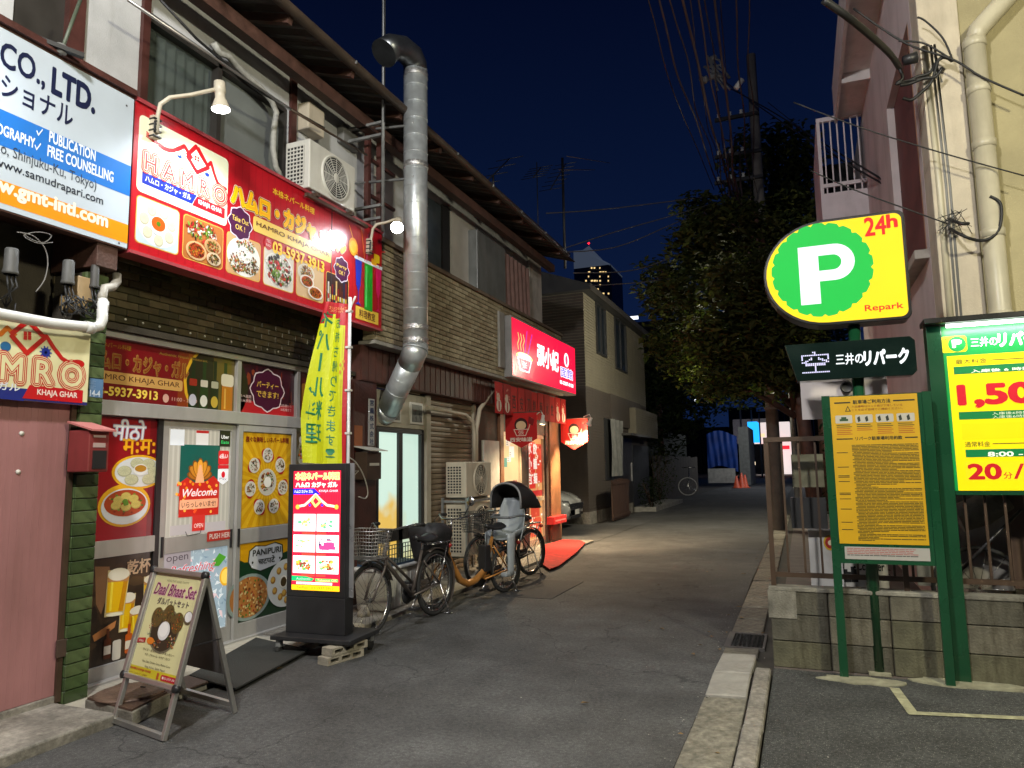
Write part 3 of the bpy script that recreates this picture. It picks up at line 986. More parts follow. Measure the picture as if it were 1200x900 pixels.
b9 = tl('LTD.', 60, 110, (108, 132), 104, NV, off=.045)
P.text('CO.,', b9[0] - .05 - .92 * (b9[2] - b9[0]), b9[1] - .01, b9[0] - .05, b9[3] + .003, NV, 2, off=.025)
P.text('GROUP', b9[0] - 1.5, b9[1], b9[0] - .72, b9[3], NV, 2, off=.045)
b9 = tl('ショナル', 0, 84, (84, 150), 126, NV, off=.02)
P.text('インターナ', b9[0] - 1.1, b9[1], b9[0] - .05, b9[3], NV, 2, off=.02)
b9 = tl('PUBLICATION', 57, 111, (111, 189), 177, '#e8eef5', off=.03); P.text('✓', b9[0] - .085, b9[1] + .006, b9[0] - .045, b9[3] - .008, '#e8eef5', 2)
b9 = tl('FREE COUNSELLING', 55, 132, (132, 214), 202, '#e8eef5', off=.03); P.text('✓', b9[0] - .085, b9[1] + .006, b9[0] - .045, b9[3] - .008, '#e8eef5', 2)
b9 = tl('OGRAPHY', -5, 40, (40, 174), 162, '#e8eef5', off=.03); P.text('✓ PHOT', b9[0] - .5, b9[1], b9[0] - .01, b9[3], '#e8eef5', 2, off=.03)
b9 = tl('o, Shinjuku-Ku, Tokyo)', 0, 112, (112, 226), 211, '#303845', off=0)
b9 = tl('www.samudrapari.com', -8, 120, (120, 243), 231, '#1c2434', off=.012)
b9 = tl('w.gmt-intl.com', -2, 125, (125, 271), 252, '#f4ead6', off=.045); P.text('ww', b9[0] - .2, b9[1], b9[0] - .01, b9[3] - .05, '#f4ead6', 2, off=.045)
for q in ((148, 124), (139, 285)):
 u, v_ = P.px(q); P.ell(u, v_, .008, .008, '#404048', 2, 8)
P.build('printed_face', pr_gloss, sg)

# the long red sign
yA, yB_, yC = yj + .012, at(388, 300, x=XS).y, at(447, 330, x=XS).y
rs = boxes('sign_board', pm('red sign carcass', (.16, .02, .02), .5), None, (XS - .16, XS - .004, yA, yC, ZB, ZT),
  label='long red restaurant sign board with dish photographs and yellow lettering', cat='sign board')
boxes('frame', pm('red trim', (.35, .05, .06), .4), rs, (XS - .14, XS + .02, yA, yC, ZT, ZT + .03))
boxes('frame', pm('red trim', (.35, .05, .06), .4), rs, (XS - .14, XS + .02, yA, yC, ZB - .025, ZB))
boxes('panel_joint', black_metal, rs, (XS - .01, XS + .006, yB_ - .005, yB_ + .005, ZB, ZT))
P = panel_x(XS)
P.rect(yA, ZB, yC, ZT, '#b5121f', 0)
for i in range(40):
 u = yA + (yC - yA) * i / 40
 P.rect(u, ZB + .02, u + .012, ZT - .02, '#a90f1b', .5)
# logo card
b = P.B((159, 259), (262, 196)); b = (P.px((156, 230))[0] + .02, P.px((158, 222))[1], P.px((266, 240))[0], P.px((158, 130))[1])
lu0, lv0, lu1, lv1 = b
P.rrect(lu0, lv0, lu1, lv1, .04, CRM, 1)


def hamro_logo(P, b, ly=2, names=True):
 u0, v0, u1, v1 = b
 W, Hh = u1 - u0, v1 - v0
 q = lambda s_, t_: (u0 + s_ * W, v0 + t_ * Hh)
 RD = '#d01820'
 w_ = .022 * W * 1.7
 P.line([q(.20, .72), q(.25, .70), q(.31, .71), q(.36, .74), q(.47, .87), q(.56, .75)], w_, RD, ly)
 P.line([q(.50, .76), q(.60, .95), q(.75, .74), q(.62, .59), q(.50, .76)], w_, RD, ly + .5)
 P.line([q(.62, .95), q(.74, .76), q(.78, .83), q(.82, .70), q(.87, .58), q(.93, .55)], w_ * .9, RD, ly + 1)
 P.ell(*q(.95, .55), .04 * W, .028 * Hh, RD, ly + 1.3)
 # fork
 P.ell(*q(.17, .73), .035 * W, .022 * Hh, RD, ly)
 for k in range(4):
  P.line([q(.155, .715 + k * .012), q(.07, .745 + k * .022)], .009 * W, RD, ly + .2, False)
 for i in range(2):
  for j in range(2):
   a = q(.585 + i * .033, .75 + j * .038); P.rect(a[0], a[1], a[0] + .024 * W, a[1] + .028 * Hh, RD, ly + 1.2)
 P.ell(*q(.42, .70), .028 * W, .03 * Hh, '#1638a8', ly)
 P.ell(*q(.40, .725), .028 * W, .02 * Hh, CRM, ly + .3)
 P.ell(*q(.74, .63), .024 * W, .03 * Hh, '#1638a8', ly)
 for k in range(8):
  a = k * .785; P.line([q(.74, .63), (q(.74, .63)[0] + .034 * W * math.cos(a), q(.74, .63)[1] + .04 * Hh * math.sin(a))], .008 * W, '#1638a8', ly + .1, False)
 bx = (u0 + .07 * W, v0 + .31 * Hh, u0 + .97 * W, v0 + .53 * Hh)
 rb = tmesh('H A M R O', 0)[2]
 for i, (o_, c_) in enumerate(((.17, '#c8383a'), (.115, CRM), (.095, '#c8383a'), (.035, CRM), (-.004, '#c8383a'))):
  P.text('H A M R O', *bx, c_, ly + 2 + i * .4, off=o_, ref=rb)
 a = q(.05, .12); c = q(.60, .29)
 P.poly([q(.05, .12), q(.58, .12), q(.63, .27), q(.05, .27)], '#1a2f9e', ly)
 P.poly([q(.58, .105), q(.97, .105), q(.97, .255), q(.63, .255)], '#cf1626', ly + .3)
 P.text('ハムロ・カジャ・ガル', *q(.08, .155), *q(.56, .24), '#eef2fa', ly + 2, off=.02)
 P.text('KHAJA GHAR', *q(.65, .14), *q(.93, .225), '#f6e8e8', ly + 2, off=.03)


hamro_logo(P, b)
# photographs row
cards = [((152, 290), (210, 236)), ((213, 312), (262, 258)), ((264, 330), (306, 281)), ((308, 346), (344, 302)), ((347, 360), (379, 318)), ((381, 372), (409, 332))]
zc0, zc1 = ZB + .07, ZB + .43
us = [P.px((x, 300))[0] for x in (150, 211, 263, 307, 346, 381, 410)]
us[0] = yA + .03
for i in range(6):
 u0, u1 = us[i] + .015, us[i + 1] - .02
 P.rrect(u0, zc0, u1, zc1, .035, '#e0b050', 1)
 P.rrect(u0 + .008, zc0 + .008, u1 - .008, zc1 - .008, .03, ('#bfcfd6', '#b06a34', '#caa070', '#d8cfc4', '#d0b088', '#3a2420')[i], 1.5)
 cu, cv, ru, rv = (u0 + u1) / 2, (zc0 + zc1) / 2, (u1 - u0) / 2, (zc1 - zc0) / 2
 if i == 0:
  P.ell(cu, cv, ru * .94, rv * .92, '#dfe6ea', 2)
  for k in range(7):
   a = k * 6.283 / 7 + .3
   momo(P, cu + ru * .64 * math.cos(a), cv + rv * .64 * math.sin(a), .042, 3 + k * .01, k, body='#dcd6b8', r2=.046)
  P.ell(cu, cv, .075, .075, '#e8e8e8', 4.4); P.ell(cu, cv + .012, .063, .055, '#cf5a18', 5); P.ell(cu, cv + .012, .02, .02, '#4f7a1e', 5.5, 8)
 elif i == 1:
  dish(P, cu - ru * .1, cv + rv * .45, ru * .8, rv * .5, 'salad', 21, plate=None, n=70, rim=1)
  dish(P, cu - ru * .35, cv - rv * .5, ru * .5, rv * .42, 'curry', 22, 5, '#d8b080', broth='#a8381a')
  dish(P, cu + ru * .45, cv - rv * .05, ru * .42, rv * .36, 'beans', 23, 5, '#caa070')
  dish(P, cu + ru * .5, cv - rv * .62, ru * .36, rv * .3, 'dark', 24, 8, '#d8c0a0')
 elif i == 2:
  P.ell(cu, cv, ru * .97, rv * .95, '#e4e2dc', 2)
  dish(P, cu - ru * .35, cv - rv * .35, ru * .5, rv * .5, 'beans', 31, 2.5, None, n=70, rim=1)
  dish(P, cu + ru * .4, cv - rv * .3, ru * .5, rv * .5, 'dark', 32, 2.5, None, n=60, rim=1)
  dish(P, cu + ru * .1, cv + rv * .6, ru * .6, rv * .3, 'mix', 33, 2.5, None, n=50, rim=1)
  P.ell(cu, cv + rv * .1, ru * .42, rv * .4, '#f0eee6', 6)
  dish(P, cu, cv + rv * .1, ru * .4, rv * .38, 'rice', 34, 5.5, None, n=20, rim=1)
 elif i == 3:
  dish(P, cu, cv, ru * .95, rv * .9, 'salad', 41, n=110, plate='#e6e4e0', rim=.95)
 elif i == 4:
  dish(P, cu - ru * .3, cv + rv * .4, ru * .6, rv * .5, 'beans', 51, plate='#e0d8c8')
  dish(P, cu - ru * .25, cv - rv * .05, ru * .5, rv * .35, 'curry', 52, 5, '#f0e8e0', broth='#c0501a')
  dish(P, cu + ru * .35, cv - rv * .55, ru * .55, rv * .36, 'curry', 53, 8, '#f0e8e0', broth='#c8641e')
 else:
  rr_ = random.Random(9)
  for k in range(10):
   x = u0 + .03 + (u1 - u0 - .06) * k / 10; h_ = rr_.uniform(.16, .3)
   P.rect(x, zc0 + .03, x + .025, zc0 + .03 + h_, rr_.choice(['#2a1a18', '#5a2a1a', '#c8c0b8', '#7a1a1a', '#1a2a50', '#d0b070']), 2 + k * .1)
   P.rect(x + .003, zc0 + .08, x + .022, zc0 + .13, rr_.choice(['#e8e0d0', '#c02020', '#e0c040']), 3.2)
# lettering
def pxbox(P, left, right, top_y_at_left):
 """box from baseline-left pixel, baseline-right pixel and the height of the top at the left end"""
 a, c = P.px(left), P.px(right); t_ = P.px((left[0], top_y_at_left))
 return (a[0], (a[1] + c[1]) / 2, c[0], (a[1] + c[1]) / 2 + (t_[1] - a[1]))


bx = pxbox(P, (271, 236), (359, 280), 212)
bx = (bx[0], bx[1], P.px((404, 290))[0], bx[3])
P.shade('ハムロ・カジャ・ガル', bx, ('#f4ead0', '#7a0d10', '#ffcf1a', '#ffb400'), (.14, .115, .085, .03), 3)
bx2 = pxbox(P, (319, 227), (368, 252), 219)
P.text('本格ネパール料理', *bx2, '#f0c030', 3, off=.02)
b5 = P.B((296, 284), (388, 305)); u0 = P.px((296, 262))[0]; u1 = P.px((388, 310))[0]
va, vb = P.px((296, 270))[1], P.px((296, 252))[1]
P.rrect(u0, va, u1, vb, .03, '#ecc860', 3)
P.text('HAMRO KHAJA GHAR', u0 + .04, va + .045, u1 - .04, vb - .04, '#5a140c', 5, off=.008)
bx3 = pxbox(P, (319, 296), (379, 319), 283)
P.text('03-5937-3913', *bx3, '#ffcb22', 5, off=.035)
u, v_ = P.px((314, 288)); P.ell(u, v_ + .02, .05, .06, '#c8303a', 3); P.text('TEL', u - .03, v_ + .03, u + .03, v_ + .055, '#f4e0e0', 5); P.text('FAX', u - .03, v_ - .01, u + .03, v_ + .015, '#f4e0e0', 5)


def badge(P, q, r_, l1, l2, ly=3, c1='#d8d0e0', c2='#4a1440', tc='#f0d060'):
 u, v_ = P.px(q)
 n = 16
 for rr_, c_, l_ in ((1., c1, ly), (.92, c2, ly + .4)):
  pts = [(u + r_ * rr_ * (1 + .10 * math.cos(k * 6.283 / 4 * 1)) * math.cos(k * 6.283 / 32), v_ + r_ * 1.05 * rr_ * (1 + .06 * math.cos(k * 8 * 6.283 / 32)) * math.sin(k * 6.283 / 32)) for k in range(32)]
  P.poly(pts, c_, l_)
 P.text(l1, u - r_ * .7, v_ + r_ * .05, u + r_ * .7, v_ + r_ * .38, tc, ly + 1.4, off=.01)
 P.text(l2, u - r_ * .4, v_ - r_ * .45, u + r_ * .4, v_ - r_ * .12, tc, ly + 1.4, off=.01)


badge(P, (281, 262), .14, 'Take Out', 'OK !')
badge(P, (400, 316), .13, 'Party', 'OK !')
# drinks at the far end
u0, v0 = P.px((414, 355)); u1, v1 = P.px((438, 300))
du = (u1 - u0) / 3
dv = .52
for k, (c_, x, w_) in enumerate((('#1430b8', u0 + .02, .13), ('#e01868', u0 + .42, .12))):
 P.poly([(x, v0 + dv), (x + w_, v0 + dv - .03), (x + w_ * .8, v0 + .22), (x + w_ * .55, v0 + .15), (x + w_ * .55, v0 + .03), (x + w_ * .9, v0), (x + w_ * .1, v0), (x + w_ * .45, v0 + .03), (x + w_ * .45, v0 + .15), (x + w_ * .15, v0 + .22)], c_, 4 + k * .2)
P.rect(u0 + .2, v0 - .03, u0 + .36, v0 + dv, '#16a826', 4.6)
P.rect(u0 + .22, v0, u0 + .25, v0 + dv - .05, '#60e070', 5)
P.rect(u0 + .0, v0 + dv - .02, u0 + .56, v0 + dv + .02, '#e8f0f8', 5.2)
P.ell(u0 - .02, v0 + dv + .10, .085, .10, '#ffa81a', 5.5); P.ell(u0 - .02, v0 + dv + .10, .06, .07, '#ffd040', 5.8)
P.rrect(u0 + .38, v0 + dv + .04, u0 + .5, v0 + dv + .14, .02, '#ffd21e', 6); P.rrect(u0 + .33, v0 + dv, u0 + .44, v0 + dv + .07, .02, '#ffb81a', 5.9)
P.line([(u0 + .2, v0 + dv), (u0 + .13, v0 + dv + .36)], .012, '#f08020', 5.4)
P.line([(u0 + .24, v0 + dv), (u0 + .26, v0 + dv + .33)], .012, '#f060a0', 5.45)
P.line([(u0 + .08, v0 + dv), (u0 - .1, v0 + dv + .32)], .01, '#ffb000', 5.4)
P.line([(u0 + .5, v0 + dv), (u0 + .54, v0 + dv + .2), (u0 + .62, v0 + dv + .22)], .012, '#d02020', 5.3)
a = P.px((416, 382)); c_ = P.px((443, 370))
P.rect(a[0], ZB + .035, c_[0], ZB + .175, '#f0c848', 3)
P.text('料理教室', a[0] + .07, ZB + .06, c_[0] - .07, ZB + .15, '#5a1a10', 4, off=.02)
P.build('printed_face', pr_gloss, rs)

# cream sign over the pink door
XC = -4.46
cs = boxes('sign_board', pm('cream sign edge', (.55, .45, .3), .5), None, (XC - .03, XC - .002, 1.2, at(104, 430, x=XC).y, at(101, 475, x=XC).z, at(104, 388, x=XC).z),
  label='cream restaurant sign with a red mountain emblem above the pink door', cat='sign board')
P = panel_x(XC)
cz0, cz1, cy1 = at(101, 475, x=XC).z, at(104, 388, x=XC).z, at(104, 430, x=XC).y
P.rect(1.2, cz0, cy1, cz1, '#e2dcae', 0)
P.rect(1.2, cz0 - .001, cy1, cz0 + .02, '#2a2a70', 1)
# emblem: rebuilt from the photograph's pixels
RD = '#c01818'
pp = lambda *q: [P.px(a) for a in q]
P.line(pp((-60, 400), (-25, 372), (0, 392), (8, 384), (18, 394)), .028, '#d06a10', 2)
P.line(pp((12, 392), (32, 376), (52, 396), (31, 414), (12, 392)), .03, RD, 2.6)
P.line(pp((44, 403), (54, 394), (62, 407), (72, 420), (80, 425), (92, 426)), .026, RD, 3.2)
u, v_ = P.px((91, 426)); P.ell(u, v_, .045, .026, RD, 3.6)
for i in range(2):
 for j in range(2):
  u, v_ = P.px((27 + i * 5, 398 - j * 5)); P.rect(u, v_, u + .021, v_ + .026, RD, 3)
u, v_ = P.px((53, 413)); P.ell(u, v_, .028, .03, '#1a2c90', 3)
for k in range(10):
 a = k * .628; P.line([(u, v_), (u + .04 * math.cos(a), v_ + .042 * math.sin(a))], .008, '#1a2c90', 3.1, False)
u, v_ = P.px((6, 406)); P.ell(u, v_, .032, .03, '#1a5c90', 3)
a, c_ = P.px((98, 455)), P.px((98, 435))
HH = P.px((97, 455))[1], P.px((97, 434))[1]
L_ = .92
for i, (o_, cc) in enumerate(((.15, RD), (.12, '#e2dcae'), (.095, RD), (.065, '#e2dcae'), (.04, RD), (.012, '#e2dcae'))):
 rb = tmesh('H A M R O', 0)[2]
 P.text('H A M R O', P.px((97, 445))[0] - L_, cz0 + .115, P.px((97, 445))[0] - .01, cz0 + .265, cc, 3 + i * .35, off=o_, ref=rb)
P.poly([P.px((-150, 430)), (1.25, cz0 + .03), P.px((27, 470)), P.px((35, 456)), (1.25, P.px((35, 458))[1])][1:], '#1a2780', 2)
uk0, uk1 = P.px((31, 470))[0], P.px((96, 470))[0]
P.poly([(uk0 - .03, cz0 + .012), (uk1, cz0 + .012), (uk1, cz0 + .098), (uk0 + .01, cz0 + .098)], '#c41420', 3)
P.text('KHAJA GHAR', uk0 + .06, cz0 + .032, uk1 - .04, cz0 + .078, '#f0e0d8', 4, off=.03)
P.text('ハムロ・カジャ・ガル', uk0 - .75, cz0 + .05, uk0 - .05, cz0 + .10, '#e8ecf8', 4, off=.02)
P.build('printed_face', pr_gloss, cs)
mm = MB()
for q in (18, -60):
 p = at(q, 375, x=XC); mm.tube([(XC - .01, p.y, cz1 - .02), (XC - .01, p.y, cz1 + .09)], .004, 5)
mm.build('hanger', black_metal, cs, kind='stuff')

# ---------------------------------------------------------------- pink door, concrete footing, green tiled column
XK = -4.54
yk = at(75, 600, x=XK).y
pd = thing('door', 'dusty pink sheet metal door panel left of the green tiled column', 'door', (XK, yk - .6, .07))
pinkm = pm('dusty pink ribbed sheet', (.35, .165, .165), .55, var=.1, vs=2, dirt=.3, ds=.8)
boxes('leaf', pinkm, pd, (XK - .04, XK, 1.0, yk, .095, 2.1))
mm = MB()
for i in range(46):
 yy = yk - .02 - i * .045
 mm.box(XK, XK + .0018, yy - .012, yy, .10, 2.1)
mm.build('ribs', pinkm, pd, kind='stuff')
boxes('edge_post', brown_metal, pd, (XK - .05, XK + .02, yk, yk + .035, .05, 2.1))
for z in (.33, 1.78 - .25):
 boxes('hinge', pm('rusty hinge', (.09, .06, .045), .6, metal=.5), pd, (XK + .02, XK + .035, yk - .02, yk + .05, z, z + .11), bevel=.003)
for q in ((25, 508), (21, 553)):
 p = at(*q, x=XK); MB().lathe([(0, .0), (.016, .0), (.014, .008), (0, .012)], (XK, p.y, p.z), (1, 0, 0), 10).build('bolt_cap', white_pl, pd)
boxes('footing', concrete, house, (XK - .2, XK + .008, -3, yk + .02, -.02, .092), bevel=.008)
boxes('side_wall', mould, house, (XK - .3, XK - .06, -3, yk + .03, 2.1, 2.4))
XCOL = -4.5
yc0, yc1 = at(92, 600, x=XCOL).y - .03, at(114, 600, x=XCOL).y
yc0 = at(89, 560, x=XCOL).y
boxes('column_core', mould, house, (-4.85, XCOL - .012, yc0 + .012, yc1, -.02, 2.9))
gcol = [pm('green glazed tile %s' % n_, c, .3, var=.35, vs=14, dirt=.35, coat=.25) for n_, c in (('deep', (.035, .06, .02)), ('mid', (.055, .09, .032)), ('pale', (.08, .115, .045)))]
tf = [boxmesh('tile', .014, yc1 - yc0 - .004, .076, c, .003) for c in gcol]
tsd = [boxmesh('tile', XCOL - XK - .0, .014, .076, c, .003) for c in gcol]
for i in range(35):
 z = .03 + i * .082
 piece('tile', r_.choice(tf), (XCOL - .006, (yc0 + yc1) / 2, z + .038), house)
 piece('tile', r_.choice(tsd), ((XCOL + XK) / 2 - .012, yc0 + .007, z + .038), house)
# address plates
pl_ = boxes('address_plate', pm('blue enamel', (.10, .2, .36), .35, var=.15, dirt=.3), None, (XCOL + .001, XCOL + .004, at(104, 460, x=XCOL).y, at(120, 460, x=XCOL).y, at(105, 465, x=XCOL).z, at(105, 443, x=XCOL).z),
 label='small blue address plate on the green tiled column', cat='address plate')
P = panel_x(XCOL + .004)
P.text('14-4', *P.B((105, 464), (117, 458)), '#c8d4e0', 1, off=.03)
for i in range(2):
 P.text('百人町二', *P.B((104 + i * 0, 450 + i * 6), (112, 446 + i * 6)), '#8aa4c0', 1)
P.build('lettering', pr_gloss, pl_)
# red letter box on the column
XM = -4.30
mbx = thing('letter_box', 'faded red wall letter box on the green tiled column', 'letter box', (XCOL, at(110, 520, x=XM).y, 1.2))
ya, yb_ = at(103, 540, x=XM).y, at(127, 540, x=XM).y
za, zb2 = at(110, 553, x=XM).z, at(110, 500, x=XM).z
mred = pm('faded red paint', (.20, .03, .03), .45, var=.2, dirt=.4)
boxes('body', mred, mbx, (XCOL + .004, XM, ya, yb_, za, zb2 - .02), bevel=.008)
mm = MB(); mm.obox((XCOL + .004, ya - .015, zb2 + .03), (XM - XCOL + .04, 0, -.06), (0, yb_ - ya + .03, 0), (0, 0, .012))
mm.build('lid', pm('sun bleached pink red', (.5, .17, .16), .5, var=.1), mbx)
boxes('flap', black_metal, mbx, (XM, XM + .006, ya + .03, yb_ - .02, za + .02, za + .14))
boxes('label_strip', pm('pale strip', (.4, .3, .28), .5), mbx, (XM, XM + .004, ya + .03, yb_ - .03, za + .16, za + .19), (XM, XM + .004, ya + .03, yb_ - .03, zb2 - .07, zb2 - .055))

# ---------------------------------------------------------------- drainpipe, meters
dp = thing('drain_pipe', 'white plastic drainpipe running along above the cream sign', 'drain pipe', (-4.4, 3, 2.5))
XD = -4.38
pts = [at(-120, 332, x=XD), at(0, 368, x=XD), at(60, 379, x=XD), at(108, 384, x=XD), at(117, 382, x=XD), at(120, 374, x=XD), at(120, 352, x=XD - .05)]
MB().tube(pts, .035, 14).build('pipe', pm('glossy white pipe', (.62, .62, .6), .3, var=.08, dirt=.25), dp)
pts = [at(120, 357, x=XD - .05), at(120, 346, x=XD - .05), at(122, 338, x=XD - .08), at(132, 336, x=XD - .09), at(137, 330, x=XD - .1), at(137, 322, x=XD - .12)]
MB().tube(pts, .031, 12).build('pipe', pm('dirty pipe', (.3, .28, .24), .5, var=.2, dirt=.5), dp)
for q in ((104, 384), (120, 358)):
 p = at(*q, x=XD - (.05 if q[0] > 110 else 0)); d = (0, 1, 0) if q[0] < 110 else (0, 0, 1)
 MB().lathe([(.038, -.03), (.041, -.03), (.041, .03), (.038, .03)], p, d, 14).build('socket', pm('glossy white pipe', (.6, .6, .6)), dp)
for i, (q, w_, h_, c_, l_) in enumerate((((13, 306), 17, 26, pm('meter hood mid', (.07, .07, .067), .6, dirt=.4), 'grey meter hood at the far left under the white sign'), ((80, 319), 16, 25, pm('meter hood grey', (.08, .08, .076), .6, dirt=.4), 'tall grey meter hood left of the tan junction box'),
         ((111, 324), 12, 24, pm('meter hood dark', (.05, .048, .045), .6, dirt=.4), 'dark meter hood right of the tan junction box'))):
 p = at(*q, x=-4.45)
 k = w_ / 832 * 5.4 * .36
 o = thing('meter_hood', l_, 'meter hood', p, group='meter hoods under the white sign')
 MB().lathe([(0, .08), (k * .8, .08), (k * .95, .07), (k, -.05), (k * 1.15, -.07), (k * 1.15, -.085), (k * .9, -.085)], p, (0, 0, 1), 14).build('hood', c_, o)
 mm = MB()
 for j in range(3):
  mm.tube([p + Vector((0, -.02 + j * .02, -.08)), p + Vector((.03, -.03 + j * .03, -.16)), p + Vector((-.02, .03 - j * .03, -.24)), p + Vector((-.1, .05, -.27))], .006, 5)
 mm.build('wires', cable_m, o, kind='stuff')
p = at(96, 339, x=-4.5); k = .06
jb = boxes('junction_box', pm('tan bakelite', (.38, .27, .15), .5, dirt=.4), None, (-4.56, -4.46, p.y - k, p.y + k, p.z - .08, p.z + .08), bevel=.008, label='tan junction box between two meter hoods', cat='junction box')
p = at(88, 357, x=-4.5)
jb = boxes('junction_box', pm('mustard box', (.3, .2, .08), .6, dirt=.6), None, (-4.56, -4.47, p.y - .07, p.y + .07, p.z - .05, p.z + .05), bevel=.008, label='mustard junction box tangled in black wires above the drainpipe', cat='junction box')
mm = MB(); r3 = random.Random(4)
for j in range(16):
 a = at(r3.uniform(70, 105), r3.uniform(345, 352), x=-4.43); b3 = at(r3.uniform(72, 118), r3.uniform(366, 374), x=-4.43); mid = (a + b3) / 2 + Vector((.03, r3.uniform(-.06, .06), r3.uniform(-.05, .03)))
 mm.tube([a, (a + mid) / 2 + Vector((0, r3.uniform(-.03, .03), 0)), mid, b3], .005, 5)
mm.build('wire_tangle', cable_m, None, label='tangle of black wires under the junction boxes', cat='wires', kind='stuff')
mm = MB()
c0 = [at(*q, x=-4.36) for q in ((20, 272), (38, 276), (52, 290), (56, 308), (52, 328), (42, 342))]
mm.tube(smooth(c0), .0035, 6)
c0 = [at(*q, x=-4.36) for q in ((25, 272), (38, 281), (52, 284), (60, 276), (45, 272), (28, 276), (44, 285), (62, 284))]
mm.tube(smooth(c0), .003, 6)
mm.build('loose_cable', pm('grey cable', (.16, .15, .14), .5), None, label='loose white cable hanging in a loop under the white sign', cat='cable')
# ================================================================ restaurant shop front
sf = thing('shop_front', 'aluminium framed sliding door front of the restaurant with posters in every pane', 'shop front', (XF, 5, 0))
yy = lambda q, x=XF: at(*q, x=x).y
zz = lambda q, x=XF: at(*q, x=x).z
Y0 = yc1
Y1, Y2, Y3, Y4 = yy((193, 560)), yy((278, 560)), yy((345, 560)), 6.75
zr0, zr1 = zz((200, 487)), zz((200, 462))    # head rail
ztop = zz((123, 383))
zr0 = 1.93; zr1 = 2.04; ztop = 2.56
boxes('head_rail', alu_paint, sf, (XF - .1, XF + .02, Y0, Y4, zr0, zr1), bevel=.004)
boxes('top_rail', alu_paint, sf, (XF - .1, XF + .02, Y0, Y4, ztop - .05, ztop), bevel=.004)
boxes('eyebrow', mould, sf, (XF - .16, XF + .06, Y0 - .1, Y4, ztop + .002, ztop + .05))
mm = MB()
for i in range(26):
 mm.lathe([(0, .006), (.009, .004), (.011, 0)], (XF - .098 - .04, Y0 + .1 + i * .16, 2.7), (1, 0, 0), 8)
mm.build('screws', white_pl, sf, kind='stuff')
yd2 = yy((279, 450)); yd3 = yy((349, 450))
for a in (yd2, yd3):
 boxes('mullion', alu_paint, sf, (XF - .08, XF + .01, a - .02, a + .03, zr1, ztop - .05), bevel=.003)
boxes('mullion', alu_paint, sf, (XF - .08, XF + .01, Y0, Y0 + .03, .03, ztop - .05), bevel=.003)


def poster(name, X, y0, y1, z0, z1, draw, mat=pr_gloss, parent=sf, label=None, board=None):
 o = boxes(name, board or pm('poster board', (.3, .28, .26), .6), parent, (X - .012, X - .002, y0, y1, z0, z1))
 P = panel_x(X)
 draw(P, y0, z0, y1, z1)
 P.build('print', mat, o)
 if label: o['label'] = label
 return o


def d_transom(P, u0, v0, u1, v1):
 P.rect(u0, v0, u1, v1, '#7a1016', 0)
 us_ = P.px((222, 450))[0]
 P.rect(us_ - .12, v0, us_ + .1, v1, '#8e3a14', .5); P.rect(us_ - .02, v0, u1, v1, '#a8561a', .8)
 bx = (u0 + .02, v0 + .235, P.px((223, 430))[0] - .02, v0 + .37)
 P.shade('ハムロ・カジャ・ガル', bx, ('#c8a050', '#5a1010', '#d0a848', '#8e3a14'), (.07, .045, .02, -.02), 2)
 P.text('本格ネパール料理', u0 + .04, v0 + .395, u0 + .36, v0 + .435, '#a8802a', 3)
 P.text('Authentic Nepali Restaurant', u0 + .62, v0 + .40, u0 + 1.12, v0 + .43, '#b08a3a', 3)
 a, b = u0 + .01, P.px((214, 440))[0]
 P.rrect(a, v0 + .13, b, v0 + .22, .02, '#d8a860', 2)
 P.text('HAMRO KHAJA GHAR', a + .03, v0 + .147, b - .03, v0 + .2, '#4a1a10', 3, off=.0)
 P.text('03-5937-3913', u0 + .05, v0 + .04, u0 + .62, v0 + .105, '#ffe060', 3, off=.035)
 P.ell(u0 + .02, v0 + .08, .03, .035, '#c83030', 3)
 P.ell(u0 + .7, v0 + .06, .03, .035, '#e0b0a0', 3); P.text('11:00 - 22:00', u0 + .76, v0 + .045, u0 + 1.02, v0 + .075, '#e8b8a8', 3)
 # bottles in an oval
 cu = u1 - .20
 P.ell(cu, v0 + .22, .37, .34, '#e8b828', 1.2); P.ell(cu + .02, v0 + .22, .36, .33, '#2a2a16', 1.5)
 P.rect(u1 - .25, v0, u1, v1, '#6a5a20', 1.8)
 for k in range(4):
  x = cu - .27 + k * .12
  c_ = ('#1c3014', '#24401a', '#16280f', '#203818')[k]
  P.rrect(x - .045, v0 + .0, x + .045, v0 + .26, .02, c_, 2 + k * .3); P.rect(x - .018, v0 + .22, x + .018, v0 + .43, c_, 2.1 + k * .3)
  P.ell(x, v0 + .07, .04, .05, ('#c8c8d8', '#e8e8e0', '#d0b040', '#c8c8d0')[k], 3.6); P.rrect(x - .04, v0 + .19, x + .04, v0 + .25, .01, ('#a03020', '#d8d0c0', '#b8b8a0', '#a02020')[k], 3.4)
 P.rect(u1 - .15, v0, u1 - .02, v0 + .25, '#c8781a', 4); P.rrect(u1 - .16, v0 + .22, u1 - .01, v0 + .33, .03, '#e8dfc8', 4.3)
 P.rect(u1 - .12, v0 + .02, u1 - .1, v0 + .2, '#e8b050', 4.5)


poster('poster', XF - .03, Y0 + .03, yd2 - .02, zr1, ztop - .05, d_transom, label='long transom poster with yellow lettering and beer bottles')


